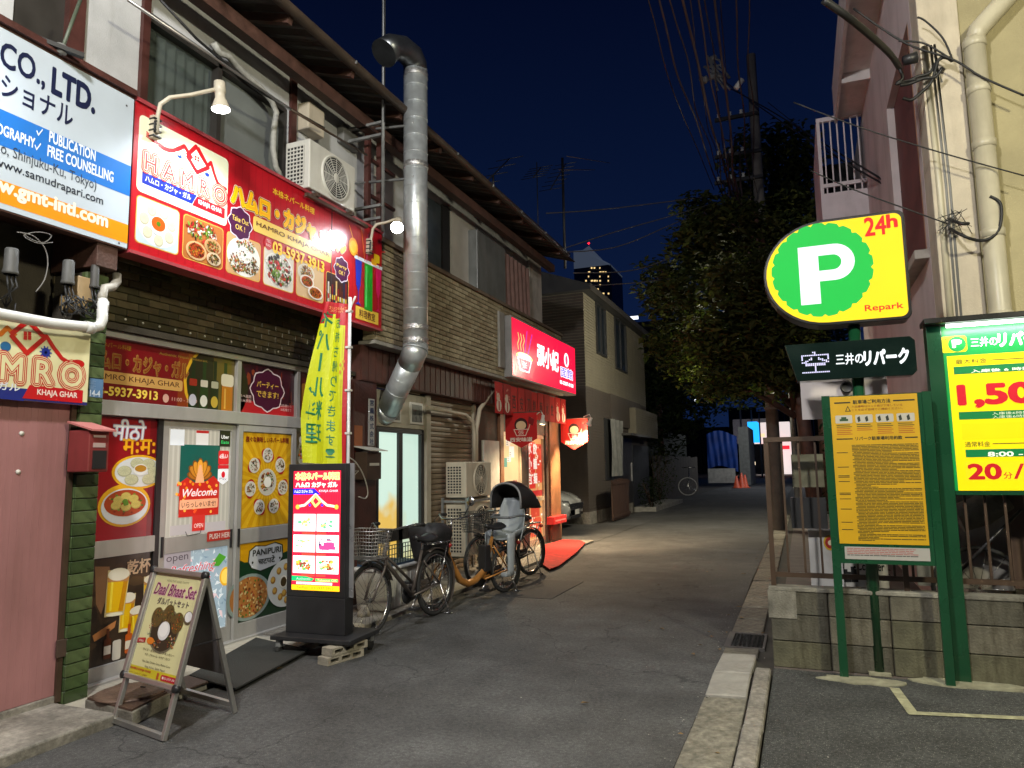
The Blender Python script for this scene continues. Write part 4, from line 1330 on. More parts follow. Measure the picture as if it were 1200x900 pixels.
def d_party(P, u0, v0, u1, v1):
 P.rect(u0, v0, u1, v1, '#3a1020', 0)
 rr = random.Random(5)
 for k in range(70):
  x, y = rr.uniform(u0, u1), rr.uniform(v0, v1)
  P.ell(x, y, rr.uniform(.01, .04), rr.uniform(.01, .05), rr.choice(['#5a1420', '#2a0a18', '#7a2a1a', '#44101c', '#8a3a20']), .3 + k * .01, 7, .3, 0, rr)
 P.poly([(u0, v0 + .16), (u0 + .25, v0 + .10), ((u0 + u1) / 2, v0 + .03), (u1 - .2, v0 + .10), (u1, v0 + .12), (u1, v0), (u0, v0)], '#c02028', 1.5)
 badge(P, (318, 455), .01, ' ', ' ')
 cu, cv = (u0 + u1) / 2, (v0 + v1) / 2
 for s_, c_, l_ in ((1, '#e8d8e0', 2), (.94, '#4a1030', 2.3)):
  P.poly([(cu + .23 * s_ * math.cos(k * .1963) * (1 + .07 * math.cos(k * 1.5708 / 1)), cv + .20 * s_ * math.sin(k * .1963) * (1 + .07 * math.cos(k * 1.5708))) for k in range(32)], c_, l_)
 P.text('パーティー', cu - .15, cv + .02, cu + .15, cv + .08, '#f0c850', 3.4, off=.02)
 P.text('できます!', cu - .15, cv - .07, cu + .15, cv - .01, '#f0c850', 3.4, off=.02)
 P.text('食べ放題', u0 + .02, v0 + .14, u0 + .17, v0 + .17, '#f0d0d0', 3); P.text('飲み放題', u0 + .02, v0 + .10, u0 + .17, v0 + .13, '#f0d0d0', 3)
 P.text('2名様から', u1 - .2, v0 + .09, u1 - .04, v0 + .12, '#f0d0d0', 3); P.text('30名様まで', u1 - .2, v0 + .05, u1 - .04, v0 + .08, '#f0d0d0', 3)


poster('poster', XF - .03, yd2 + .03, yd3 - .02, zr1, ztop - .05, d_party, label='dark red party poster in the transom')


def d_more(P, u0, v0, u1, v1):
 P.rect(u0, v0, u1, v1, '#6a1418', 0); P.rrect(u0 + .06, v0 + .1, u0 + .3, v0 + .36, .03, '#c08030', 1); P.rect(u0 + .4, v0 + .05, u1 - .1, v0 + .3, '#1a1a1a', 1)


poster('poster', XF - .03, yd3 + .03, Y4, zr1, ztop - .05, d_more)

# left fixed light: momo poster above, beer poster below
for e_ in ((.90, 1.02), (.03, .14)): boxes('fixed_frame', alu_paint, sf, (XF - .07, XF - .01, Y0 + .03, Y1 - .06, *e_))
boxes('dark_gap', black_metal, sf, (XF - .1, XF - .02, Y1 - .06, Y1 - .01, .03, 1.93))
Ym1 = Y1 - .06


def d_momo(P, u0, v0, u1, v1):
 P.rect(u0, v0, u1, v1, '#99121c', 0)
 P.rect(u1 - .06, v0, u1, v1, '#7a0e18', .5)
 bx = P.B((132, 515), (171, 493)); P.shade('मीठो', bx, ('#b8b8d8', '#f4f4f8'), (.045, .01), 3, shear=.1)
 bx = P.B((143, 532), (187, 514)); P.shade('मःमः!', bx, ('#f0a81a', '#ffb81e'), (.03, .01), 3)
 def el(q, rx, ry): 
  c = P.px(q); return c[0], c[1], abs(P.px((q[0] + rx, q[1]))[0] - c[0]), abs(P.px((q[0], q[1] - ry))[1] - c[1])
 c, d, a, b = el((163, 553), 30, 20); P.ell(c, d, a, b, '#f0b41e', 1, 30)
 c2, d2_, a2, b2 = el((146, 592), 29.5, 25); P.ell(c2, d2_, a2, b2, '#f0b41e', 1.3, 30)
 P.ell(c, d, a * .9, b * .87, '#e2e4e6', 2, 30)
 for k, (x, y) in enumerate(((-.58, .05), (-.3, -.5), (.38, -.5), (.6, .0), (-.1, .55), (.35, .5))):
  momo(P, c + a * x * .95, d + b * y * .9, a * .26, 3 + k * .01, k, '#cfcfaa', b * .32)
 P.ell(c + a * .03, d + b * .12, a * .26, b * .34, '#f0f0f0', 4.5); P.ell(c + a * .03, d + b * .2, a * .22, b * .2, '#c08a2a', 5)
 P.ell(c2, d2_ - b2 * .05, a2 * .9, b2 * .84, '#dfe2e8', 6, 30)
 P.ell(c2, d2_ + b2 * .1, a2 * .8, b2 * .62, '#b04418', 7, 30)
 rr = random.Random(2)
 for k in range(40):
  t_, q = rr.uniform(0, 6.28), math.sqrt(rr.random()) * .9
  P.ell(c2 + a2 * .78 * q * math.cos(t_), d2_ + b2 * .1 + b2 * .6 * q * math.sin(t_), .012, .008, rr.choice(['#4c7020', '#d08830', '#8a2c10', '#6a9a30']), 7.3 + k * .01, 6)
 for k, (x, y) in enumerate(((-.35, .25), (.0, .5), (.38, .3), (-.45, -.15), (.5, -.15), (.02, -.3))):
  momo(P, c2 + a2 * .8 * x, d2_ + b2 * .1 + b2 * .62 * y, a2 * .2, 8 + k * .01, k, '#d8c468', b2 * .2)
 P.ell(c2 + .0, d2_ + b2 * .12, .03, .03, '#5a8a2a', 9.5, 9, .3, 0, rr)


poster('poster', XF - .04, Y0 + .03, Ym1, 1.02, 1.925, d_momo, label='dark red momo dumpling poster beside the red letter box')


def beer(P, u, v0, w_, h_, rot, ly, foam='#e8e2d0'):
 c, s_ = math.cos(rot), math.sin(rot)
 T = lambda pts: [(u + x * c - y * s_, v0 + x * s_ + y * c) for x, y in pts]
 P.poly(T([(-w_ / 2 * .85, 0), (w_ / 2 * .85, 0), (w_ / 2, h_), (-w_ / 2, h_)]), '#c9b88a', ly)
 P.poly(T([(-w_ / 2 * .75, h_ * .09), (w_ / 2 * .75, h_ * .09), (w_ / 2 * .92, h_ * .8), (-w_ / 2 * .92, h_ * .8)]), '#e8b80a', ly + .3)
 P.poly(T([(-w_ / 2 * .5, h_ * .12), (-w_ / 2 * .3, h_ * .12), (-w_ / 2 * .4, h_ * .75), (-w_ / 2 * .62, h_ * .75)]), '#f6dc40', ly + .6)
 P.poly(T([(w_ / 2 * .3, h_ * .1), (w_ / 2 * .7, h_ * .1), (w_ / 2 * .86, h_ * .78), (w_ / 2 * .5, h_ * .78)]), '#c98a06', ly + .6)
 P.poly(T([(w_ / 2 * .95 * math.cos(a * .35) , h_ * .9 + h_ * .14 * math.sin(a * .35)) for a in range(18)]), foam, ly + .9)
 P.poly(T([(-w_ / 2 * .92, h_ * .74), (w_ / 2 * .92, h_ * .74), (w_ / 2 * .98, h_ * .84), (-w_ / 2 * .98, h_ * .84)]), '#c08a50', ly + .8)
 P.poly(T([(w_ / 2 * .75 * math.cos(a * .45), h_ * .04 + h_ * .04 * math.sin(a * .45)) for a in range(14)]), '#efe8cf', ly + 1)


def d_beer(P, u0, v0, u1, v1):
 P.rect(u0, v0, u1, v1, '#32261c', 0)
 rr = random.Random(8)
 for k in range(60):
  x, y = rr.uniform(u0, u1), rr.uniform(v0, v1)
  P.ell(x, y, rr.uniform(.03, .1), rr.uniform(.02, .08), rr.choice(['#3a2c20', '#2a2019', '#453424', '#382a1e']), .1 + k * .01, 9, .2, 0, rr)
 P.poly([P.px(q) for q in ((108, 745), (118, 738), (136, 727), (134, 735), (122, 745), (110, 752))], '#b87a48', 1.2)
 P.poly([P.px(q) for q in ((111, 664), (128, 664), (130, 684), (118, 720), (112, 708))], '#8a6448', 1.1)
 bx = P.B((148, 674), (176, 653)); P.shade('乾杯', bx, ('#1a120c', '#c8a98c'), (.05, .03), 3)
 bx = P.B((181, 668), (187, 653)); P.shade('!', bx, ('#1a120c', '#c8a98c'), (.05, .03), 3)
 for q, w_, h_, rt in (((175, 712), .14, .24, -.02), ((146, 740), .13, .27, -.06), ((160, 746), .13, .22, .06), ((133, 722), .19, .33, -.08)):
  u, v_ = P.px(q); beer(P, u, v_, w_, h_, rt, 2 + (0 if q[0] != 133 else 1.5))
 for q, c_ in (((124, 772), '#5a2a10'), ((149, 765), '#b8561a')):
  u, v_ = P.px(q); P.rrect(u - .03, v_, u + .03, v_ + .14, .012, c_, 6.5); P.rect(u - .012, v_ + .13, u + .012, v_ + .21, c_, 6.6); P.rect(u - .028, v_ + .03, u + .028, v_ + .09, '#d8d0c0', 6.8)
 u, v_ = P.px((135, 773)); P.rrect(u - .035, v_, u + .035, v_ + .14, .015, '#c9c4ba', 6.5)


poster('poster', XF - .04, Y0 + .03, Ym1, .14, .90, d_beer, label='dark beer glasses poster low beside the A-board')

# two sliding doors
def slide(y0, y1, xo, label):
 X = XF + xo
 o = boxes('sliding_door', alu_paint, sf, (X - .03, X, y0, y0 + .055, .04, 1.925), (X - .03, X, y1 - .06, y1, .04, 1.925), (X - .03, X, y0 + .055, y1 - .06, 1.865, 1.925),
   (X - .03, X, y0 + .055, y1 - .06, .86, .99), (X - .03, X, y0 + .055, y1 - .06, .04, .17), bevel=.003, label=label)
 return o, X


d1, X1 = slide(Y1 - .01, Y2, -.02, 'left sliding door with welcome poster and open sign')
d2s, X2 = slide(Y2 - .01, Y3, .015, 'right sliding door with two yellow posters')
for yy_, d_, X_ in ((Y1 + .015, d1, X1), (Y2 - .04, d1, X1), (Y2 + .015, d2s, X2)):
 boxes('handle', black_metal, d_, (X_, X_ + .012, yy_ - .01, yy_ + .012, .84, 1.0), bevel=.003)


def d_glass_up(P, u0, v0, u1, v1):
 P.rect(u0, v0, u1, v1, '#a8a498', 0)
 for k in range(14):
  x = u0 + (u1 - u0) * k / 14; P.rect(x, v0, x + .02, v1, '#b8b4a8', .3)
 W, H_ = u1 - u0, v1 - v0
 q = lambda a, b: (u0 + a * W, v0 + b * H_)
 P.rect(*q(.03, .84), *q(.24, .99), '#d8dce0', 2); P.rect(*q(.42, .85), *q(.62, .99), '#d8d4d0', 2); P.rect(*q(.42, .965), *q(.62, .99), '#b02020', 3)
 P.rect(*q(.19, .2), *q(.82, .85), '#0c5248', 1)
 # lotus flower
 c = q(.5, .6)
 for i, (a, l_, w_, cc) in enumerate(((-75, .9, .28, '#a86418'), (75, .9, .28, '#a86418'), (-50, 1, .3, '#c07a20'), (50, 1, .3, '#c07a20'), (-25, 1.05, .3, '#d08a2a'), (25, 1.05, .3, '#d08a2a'), (0, 1.1, .3, '#e09a30'))):
  L2, W2 = l_ * .155, w_ * .12
  pts = []
  for k in range(12):
   t_ = k / 11 * math.pi
   x, y = (W2 * math.sin(t_)) , L2 * (1 - math.cos(t_)) / 2
   pts.append((x, y))
  for k in range(10, 0, -1):
   t_ = k / 11 * math.pi; pts.append((-W2 * math.sin(t_), L2 * (1 - math.cos(t_)) / 2))
  ca, sa = math.cos(R(-a)), math.sin(R(-a))
  P.poly([(c[0] + x * ca - y * sa, c[1] - .06 + x * sa + y * ca) for x, y in pts], '#7a4410', 2 + i * .2)
  P.poly([(c[0] + (x * ca - y * sa) * .88, c[1] - .055 + (x * sa + y * ca) * .88) for x, y in pts], cc, 2.1 + i * .2)
 P.poly([(c[0] - .05, c[1] - .10), (c[0] + .05, c[1] - .10), (c[0] + .012, c[1] + .05), (c[0] - .012, c[1] + .05)], '#e8a878', 4.2)
 P.poly([q(.19, .49), q(.3, .54), q(.42, .49), q(.6, .5), q(.72, .55), q(.82, .49), q(.82, .17), q(.19, .17)], '#c02418', 4)
 rr = random.Random(4)
 for k in range(30):
  P.ell(*q(rr.uniform(.12, .8), rr.uniform(.2, .5)), .014, .014, rr.choice(['#e8901a', '#f0b040', '#e85020']), 4.5 + k * .01, 6)
 P.text('Welcome', *q(.24, .36), *q(.78, .43), '#f0e0e0', 6, off=.02, shear=.3)
 P.rrect(*q(.2, .24), *q(.8, .33), .01, '#e8a880', 5.5); P.text('いらっしゃいませ!', *q(.23, .255), *q(.77, .31), '#5a1a14', 6, off=.01)
 P.rect(*q(.4, .03), *q(.6, .18), '#c83028', 6); P.text('OPEN', *q(.43, .06), *q(.57, .1), '#f0e0d8', 7)
 P.rect(*q(.08, .01), *q(.95, .1), '#b0a8a8', 2)
 # delivery stickers
 P.rect(*q(.8, .84), *q(.985, 1.), '#101414', 5); P.text('Uber', *q(.83, .92), *q(.96, .955), '#e8e8e8', 6, off=.03); P.text('Eats', *q(.83, .87), *q(.96, .9), '#30b860', 6, off=.03)
 P.rrect(*q(.79, .66), *q(.97, .8), .015, '#d01828', 5); P.text('d払い', *q(.81, .72), *q(.95, .77), '#f4e8e8', 6, off=.03)
 P.rect(*q(.79, .62), *q(.97, .655), '#c81828', 5)
 P.poly([q(.79, .5), q(.88, .46), q(.97, .5), q(.97, .615), q(.79, .615)], '#e8e8ea', 5); P.ell(*q(.88, .56), .022, .028, '#d01828', 6); P.text('Pay', *q(.82, .5), *q(.94, .53), '#808088', 6)


def d_glass_lo(P, u0, v0, u1, v1):
 W, H_ = u1 - u0, v1 - v0
 q = lambda a, b: (u0 + a * W, v0 + b * H_)
 P.rect(u0, v0, u1, v1, '#9cb0bc', 0)
 rr = random.Random(14)
 for k in range(260):
  a, b = rr.uniform(0, 1), rr.uniform(0, 1)
  P.poly([(u0 + a * W + rr.uniform(-.035, .035), min(v1, max(v0, v0 + b * H_ + rr.uniform(-.035, .035)))) for _ in range(3)], rr.choice(['#c8d4da', '#8fa4b2', '#dfe6ea', '#b4c4cc', '#7c94a8', '#e8ccd0']), .3 + k * .004)
 P.ell(*q(.98, .62), .07, .08, '#f0b428', 3); P.ell(*q(.98, .62), .052, .062, '#ffd860', 3.4)
 P.poly([q(.72, .78), q(.86, .92), q(.98, .86), q(.86, .76)], '#4c9a2a', 3.2)
 P.rrect(*q(-.02, .83), *q(.4, 1.02), .01, '#9a9298', 4); P.text('open', *q(.04, .88), *q(.36, .965), '#4a4046', 5)
 for s_, a, b in (('Refreshing', (.08, .72), (.8, .85)), ('Drinks', (.3, .58), (.72, .7)), ('at', (.45, .48), (.58, .55))):
  P.shade(s_, (*q(*a), *q(*b)), ('#e8e8ec', '#c8283c'), (.03, .0), 5, shear=.45)


o = boxes('pane', pm('poster board', (.3, .3, .3)), d1, (X1 - .022, X1 - .014, Y1 + .045, Y2 - .06, .99, 1.865))
P = panel_x(X1 - .014); d_glass_up(P, Y1 + .045, .99, Y2 - .06, 1.865); P.build('print', pr_glass, o)
o = boxes('pane', pm('poster board', (.3, .3, .3)), d1, (X1 - .022, X1 - .014, Y1 + .045, Y2 - .06, .17, .86))
P = panel_x(X1 - .014); d_glass_lo(P, Y1 + .045, .17, Y2 - .06, .86); P.build('print', pr_glass, o)
P = panel_x(X1)
P.rrect(*P.B((242, 635), (272, 620)), .01, '#c8382c', 1); P.text('PUSH HERE', *P.B((245, 632), (271, 623)), '#f4dcd4', 2, off=.03)
P.line([P.px(q) for q in ((217, 623), (219, 628), (234, 625), (236, 619))], .006, '#2a2a2a', 1)
P.build('door_sticker', pr_paper, d1)


def d_yellow(P, u0, v0, u1, v1):
 W, H_ = u1 - u0, v1 - v0
 q = lambda a, b: (u0 + a * W, v0 + b * H_)
 P.rect(u0, v0, u1, v1, '#d8a00c', 0)
 c = q(.5, .47)
 for k in range(28):     # rays
  a0 = k * 6.283 / 28; a1 = a0 + .11
  e0 = (math.cos(a0), math.sin(a0)); e1 = (math.cos(a1), math.sin(a1))
  def clip(e):
   t_ = min((((u1 - c[0]) if e[0] > 0 else (u0 - c[0])) / e[0]) if abs(e[0]) > 1e-6 else 9, (((v1 - c[1]) if e[1] > 0 else (v0 - c[1])) / e[1]) if abs(e[1]) > 1e-6 else 9)
   return (c[0] + e[0] * t_, c[1] + e[1] * t_)
  P.poly([c, clip(e0), clip(e1)], '#e6b41e', .5 + k * .01)
 P.text('様々な美味しいネパール料理', *q(.06, .9), *q(.94, .96), '#7a1a10', 3, off=.035)
 dish(P, c[0], c[1], W * .19, W * .19, 'mix', 61, 3, '#d8d4c8', n=60); P.ell(c[0], c[1] - .0, W * .075, W * .075, '#f2f0ea', 7)
 for k in range(7):
  a = R(90 + k * 360 / 7)
  x, y = c[0] + W * .34 * math.cos(a), c[1] + W * .38 * math.sin(a)
  P.ell(x, y, W * .135, W * .085, '#b01c1c', 3, rot=a + 1.2); dish(P, x, y, W * .105, W * .105, 'dark', 70 + k, 3.5, '#eae6dc', n=26)


def d_panipuri(P, u0, v0, u1, v1):
 W, H_ = u1 - u0, v1 - v0
 q = lambda a, b: (u0 + a * W, v0 + b * H_)
 P.rect(u0, v0, u1, v1, '#123a20', 0); P.poly([q(0, 1), q(0, .8), q(.1, .76), q(.5, .74), q(1, .82), q(1, 1)], '#e0a40a', .6)
 for k in range(6): P.rect(u0, v0 + .5 * H_ + k * .04, u1, v0 + .5 * H_ + k * .04 + .003, '#1c4a2a', .3)
 pts = [(.18, .9), (.3, .96), (.5, .94), (.7, .97), (.86, .92), (.88, .75), (.8, .66), (.55, .62), (.4, .6), (.22, .66), (.16, .75)]
 P.poly([q(*p) for p in pts], '#22301c', 1.4)
 P.poly([q(.5 + (x - .5) * .94, .8 + (y - .8) * .92) for x, y in pts], '#c8ccd0', 1.8)
 P.text('PANIPURI', *q(.25, .82), *q(.82, .9), '#1c2218', 3, off=.03)
 P.text('चटपटे', *q(.36, .7), *q(.7, .79), '#1c2218', 3, off=.03)
 for x in (.25, .8): P.ell(*q(x, .74), .013, .013, '#1c2218', 3, 5)
 rr = random.Random(3)
 P.ell(*q(.2, .3), W * .42, H_ * .3, '#8fa09a', 3.0, 30); P.ell(*q(.2, .3), W * .36, H_ * .26, '#b8783a', 4, 30)
 c = q(.2, .3)
 for k in range(170):
  t_, r5 = rr.uniform(0, 6.28), math.sqrt(rr.random())
  x, y = c[0] + W * .35 * r5 * math.cos(t_), c[1] + H_ * .25 * r5 * math.sin(t_)
  if x < u0 + .01: continue
  P.ell(x, y, .011, .011, rr.choice(['#c8a060', '#8a5a2a', '#e0c890', '#a03a20', '#5a7a2a', '#6a3a1a', '#d8b070']), 4.5 + k * .01, 6)
 P.poly([(min(u1 - .002, q(.92, .38)[0] + W * .38 * math.cos(k * .2244)), q(.92, .38)[1] + H_ * .33 * math.sin(k * .2244)) for k in range(28)], '#d8dcd8', 6.5)
 for k, (x, y) in enumerate(((.66, .45), (.7, .3), (.78, .56), (.82, .2), (.93, .6), (.95, .14), (.9, .24))):
  P.ell(*q(x, y), .035, .035, '#a87a2a', 7.2 + k * .05, 10); P.ell(*q(x - .01, y + .01), .024, .024, '#d8ac50', 7.6 + k * .05, 9)
 P.ell(*q(.88, .4), .055, .06, '#f0ecdc', 9); P.ell(*q(.88, .4), .042, .045, '#4a3a1a', 9.4)


o = boxes('pane', pm('poster board', (.3, .3, .3)), d2s, (X2 - .022, X2 - .014, Y2 + .045, Y3 - .06, .99, 1.865))
P = panel_x(X2 - .014); d_yellow(P, Y2 + .05, .995, Y3 - .065, 1.86); P.build('print', pr_gloss, o)
o = boxes('pane', pm('poster board', (.3, .3, .3)), d2s, (X2 - .022, X2 - .014, Y2 + .045, Y3 - .06, .17, .86))
P = panel_x(X2 - .014); d_panipuri(P, Y2 + .05, .175, Y3 - .065, .855); P.build('print', pr_gloss, o)
# last fixed bay behind the flag
for e_ in (Y3, Y4 - .05): boxes('fixed_frame', alu_paint, sf, (XF - .07, XF - .02, e_, e_ + .05, .03, 1.93))


def d_last(P, u0, v0, u1, v1):
 P.rect(u0, v0, u1, v1, '#b8aa88', 0)
 dish(P, u0 + .14, v1 - .22, .11, .12, 'mix', 81, 2, '#d8d4c0'); P.ell(u0 + .1, v1 - .08, .04, .04, '#f0f0ec', 6)
 P.rect(u0, v0, u1, v0 + .7, '#8a2018', 1)


poster('poster', XF - .05, Y3 + .05, Y4 - .05, .14, 1.9, d_last)
boxes('sill', alu_paint, sf, (XF - .1, XF + .05, Y0, Y4, .018, .045), bevel=.004)

# ---------------------------------------------------------------- lamps over the sign
def sign_lamp(base_px, elbow_px, head_px, label, power, lit, aim):
 X = XS + .03
 b0 = at(*base_px, x=X)
 o = thing('sign_lamp', label, 'lamp', b0, group='lamps over the restaurant sign')
 cr = pm('cream lamp arm', (.55, .5, .4), .45, var=.1, dirt=.3)
 XH = XS + .35
 hd = at(*head_px, x=XH)
 top = b0 + Vector((.02, 0, .0))
 e1 = at(*elbow_px, x=X + .06)
 mid = (e1 + hd) / 2 + Vector((0, 0, .04))
 boxes('bracket', cr, o, (X - .03, X + .015, b0.y - .03, b0.y + .03, b0.z - .10, b0.z + .08), bevel=.006)
 MB().tube([b0 + Vector((.02, 0, -.06)), b0 + Vector((.02, 0, .08)), e1, e1 + (mid - e1) * .3 + Vector((0, 0, .03)), mid, hd + Vector((0, 0, .06))], .016, 10).build('arm', cr, o)
 ax = Vector(aim).normalized()
 MB().lathe([(0, -.11), (.042, -.11), (.045, -.03), (.038, -.02), (.038, .02), (.05, .05), (.068, .10), (.07, .115)], hd, ax, 20).build('head', cr, o)
 MB().lathe([(.064, .10), (.06, .118), (.03, .128), (0, .13)], hd, ax, 20).build('bulb', lit, o)
 mm = MB(); mm.tube([b0 + Vector((.02, 0, .04)), b0 + Vector((.03, -.03, .02)), b0 + Vector((.02, -.02, -.06))], .009, 6)
 for k in range(4): mm.box(X - .032, X + .03, b0.y - .035, b0.y + .035, b0.z - .09 + k * .045, b0.z - .08 + k * .045)
 mm.build('cable', cable_m, o, kind='stuff')
 ld = bpy.data.lights.new('sign_lamp_light', 'SPOT'); ld.energy = power; ld.spot_size = R(140); ld.spot_blend = .7; ld.shadow_soft_size = .05; ld.color = (.93, .97, 1.0)
 lo = bpy.data.objects.new('lamp_light', ld); COL.objects.link(lo); lo.parent = o
 lo.location = hd + ax * .15 - wloc(o)
 lo.rotation_euler = ax.to_track_quat('-Z', 'Y').to_euler()
 return o


lamp_on = emit('white lamp glow', '#f4f8ff', 30, False)
lamp_hot = emit('hot white lamp glow', '#f2f6ff', 90, False)
sign_lamp((182, 148), (188, 122), (258, 112), 'cream goose neck lamp over the left end of the red sign', 115, lamp_on, (.06, .05, -1))
sign_lamp((433, 288), (437, 268), (466, 262), 'cream goose neck lamp at the far end of the red sign, glaring white', 95, lamp_hot, (.3, -.62, -.6))
# one lamp of the same kind over the white sign, just out of frame
sign_lamp((-170, 40), (-170, 0), (-95, -60), 'cream goose neck lamp over the white company sign', 32, lamp_on, (-.2, .5, -.9))

# ---------------------------------------------------------------- condenser on the upper wall
def condenser(name, label, y0, y1, x0, x1, z0, z1, group=None, fan='end', slots=True, mat=white_pl, grill=None):
 """air conditioner outdoor unit: the long face with the fan looks to +x, the coil grille to -y"""
 o = thing(name, label, 'air conditioner', ((x0 + x1) / 2, (y0 + y1) / 2, z0), group)
 boxes('casing', mat, o, (x0, x1, y0, y1, z0 + .03, z1), bevel=.012)
 boxes('foot', galv_dull, o, (x0 + .02, x1 - .02, y0 + .08, y0 + .14, z0, z0 + .03)); boxes('foot', galv_dull, o, (x0 + .02, x1 - .02, y1 - .14, y1 - .08, z0, z0 + .03))
 H_ = z1 - z0; r_ = min(H_, y1 - y0) * .40; c = Vector((x1, y0 + (y1 - y0) * .54, (z0 + z1) / 2 + .01))
 dk = pm('dark grille hollow', (.03, .03, .03), .8)
 MB().lathe([(0, .004), (r_ * 1.02, .004)], c, (1, 0, 0), 32, sm=False).build('fan_opening', dk, o)
 mm = MB()
 for k in range(9): mm.tube([c + Vector((.016, r_ * (k + 1) / 9 * math.cos(t_ * .2618), r_ * (k + 1) / 9 * math.sin(t_ * .2618))) for t_ in range(24)], .0035, 4, closed=True)
 for k in range(12): mm.bar(c + Vector((.018, .03 * math.cos(k * .5236), .03 * math.sin(k * .5236))), c + Vector((.014, r_ * math.cos(k * .5236), r_ * math.sin(k * .5236))), .005, .005)
 mm.lathe([(0, .02), (.045, .02), (.05, .014)], c, (1, 0, 0), 16)
 mm.lathe([(r_ * 1.0, .002), (r_ * 1.03, .02), (r_ * 1.08, .018), (r_ * 1.1, .0)], c, (1, 0, 0), 32)
 mm.build('fan_grille', mat, o, kind='stuff')
 # side grille
 nz = max(6, int(H_ / .05)); nx = 5
 g0, g1 = x0 + .03, x0 + (x1 - x0) * .78
 boxes('side_opening', dk, o, (g0, g1, y0 - .002, y0 + .001, z0 + .08, z1 - .06))
 mm = MB()
 for k in range(nz + 1): z = z0 + .08 + (H_ - .14) * k / nz; mm.box(g0, g1, y0 - .01, y0 - .003, z - .007, z + .007)
 for k in range(nx + 1): x = g0 + (g1 - g0) * k / nx; mm.box(x - .006, x + .006, y0 - .012, y0 - .0105, z0 + .08, z1 - .06)
 mm.build('side_grille', mat, o, kind='stuff')
 return o


A, B = at(336, 215, x=-4.62), at(404, 240, x=-4.34)
ac1 = condenser('air_conditioner', 'white outdoor air conditioner unit on brackets above the red sign', A.y + .02, A.y + .80, -4.66, -4.36, 4.26, 4.80)
boxes('bracket', brown_metal, ac1, (-4.85, -4.30, A.y + .08, A.y + .12, 4.21, 4.25)); boxes('bracket', brown_metal, ac1, (-4.85, -4.30, A.y + .66, A.y + .70, 4.21, 4.25)); boxes('rail', brown_metal, ac1, (-4.36, -4.32, A.y - .05, A.y + 1.0, 4.17, 4.205))
mm = MB(); pts = [at(*q, x=-4.78) for q in ((326, 128), (324, 150), (321, 175), (323, 195), (333, 212))]
mm.tube([at(*q, x=-4.78) for q in ((250, 50), (257, 62), (268, 66), (278, 78), (290, 90), (305, 103), (318, 118), (324, 132), (321, 150), (320, 175), (323, 195), (333, 214))], .03, 8)
mm.build('refrigerant_pipe', pm('taped pipe', (.36, .36, .33), .6, var=.2, vs=20, dirt=.5), ac1)
A = at(362, 118, x=-4.7)
boxes('vent_box', cream_pl, house, (-4.85, -4.70, A.y, A.y + .28, at(362, 150, x=-4.7).z, A.z), bevel=.015)
A = at(403, 145, x=-4.75)
boxes('vent_box', grey_pl, house, (-4.85, -4.75, A.y, A.y + .3, at(403, 165, x=-4.75).z, A.z), bevel=.015)
# clothes pole and cords
cp = thing('clothes_pole', 'long metal clothes pole hung under the eave', 'pole', (-4.6, 5, 5))
MB().tube([at(150, 0, x=-4.5), at(340, 128, x=-4.5)], .013, 8).build('pole', silver, cp)
MB().tube([at(340, 128, x=-4.5), at(430, 182, x=-4.5)], .012, 8).build('pole', brown_metal, cp)
MB().tube([at(188, 0, x=-4.52), at(230, 45, x=-4.5), at(300, 105, x=-4.52), at(380, 150, x=-4.6)], .012, 6).build('cord', cable_m, cp)
an = thing('washing_line_bracket', 'dark bracket with a slanting rod above the white sign', 'bracket', at(75, 60, x=-4.4))
mm = MB(); mm.bar(at(48, 47, x=-4.4), at(98, 66, x=-4.3), .04, .03); mm.build('arm', black_metal, an)
MB().tube([at(71, 62, x=-4.38), at(94, 0, x=-4.42)], .012, 8).build('rod', pm('green grey rod', (.08, .1, .07), .5), an)
MB().lathe([(.0, -.04), (.035, -.03), (.035, .03), (0, .04)], at(71, 58, x=-4.38), (0, 0, 1), 12).build('knuckle', grey_pl, an)

# ---------------------------------------------------------------- spiral duct
XD2 = -4.06
du = thing('exhaust_duct', 'shiny spiral steel exhaust duct climbing the wall past the brick balcony', 'duct', at(487, 300, x=XD2))


def spiral(mm, a, b, r_, pitch=.21):
 a, b = Vector(a), Vector(b)
 d = (b - a).normalized(); L_ = (b - a).length
 mm.tube([a, b], r_, 32)
 for k in range(1, int(L_ / pitch)):
  mm.lathe([(r_, k * pitch - .004), (r_ + .003, k * pitch - .002), (r_ + .003, k * pitch + .002), (r_, k * pitch + .004)], a, d, 32)


rd = .142
t0, t1, t2 = at(487, 82, x=XD2), at(487, 405, x=XD2), at(455, 480, x=-4.66)
mm = MB(); spiral(mm, t1, t0, rd); mm.build('riser', galv, du)
mm = MB()
pts = [t1 + Vector((0, 0, .0)), t1 + Vector((0, -.01, -.06)), t1 + (t2 - t1) * .22 + Vector((0, .02, -.03))]
mm.tube(pts, rd * 1.02, 28)
for i in range(3): mm.tube([pts[i] - Vector((0, .002, .006)), pts[i] + Vector((0, .002, .006))], rd * 1.06, 28)
mm.build('elbow', galv, du)
mm = MB(); spiral(mm, pts[2], t2, rd * .99); mm.build('slope', galv, du)
mm = MB(); e = t2 + (t2 - pts[2]).normalized() * .05
mm.tube([t2, t2 + Vector((-.05, .01, -.03)), t2 + Vector((-.12, .02, -.05))], rd * 1.04, 28); mm.build('elbow', galv, du)
mm = MB()
u0_ = t0
pts = [u0_ + Vector(q_) for q_ in ((0, 0, -.02), (0, -.02, .06), (0, -.10, .12), (-.03, -.26, .13), (-.08, -.42, .07), (-.12, -.52, -.05))]
pts = [u0_ + (p - u0_) * 1.0 for p in pts]
mm.tube(pts, [rd, rd * 1.03, rd * 1.03, rd * 1.03, rd * 1.04, rd * 1.15], 28)
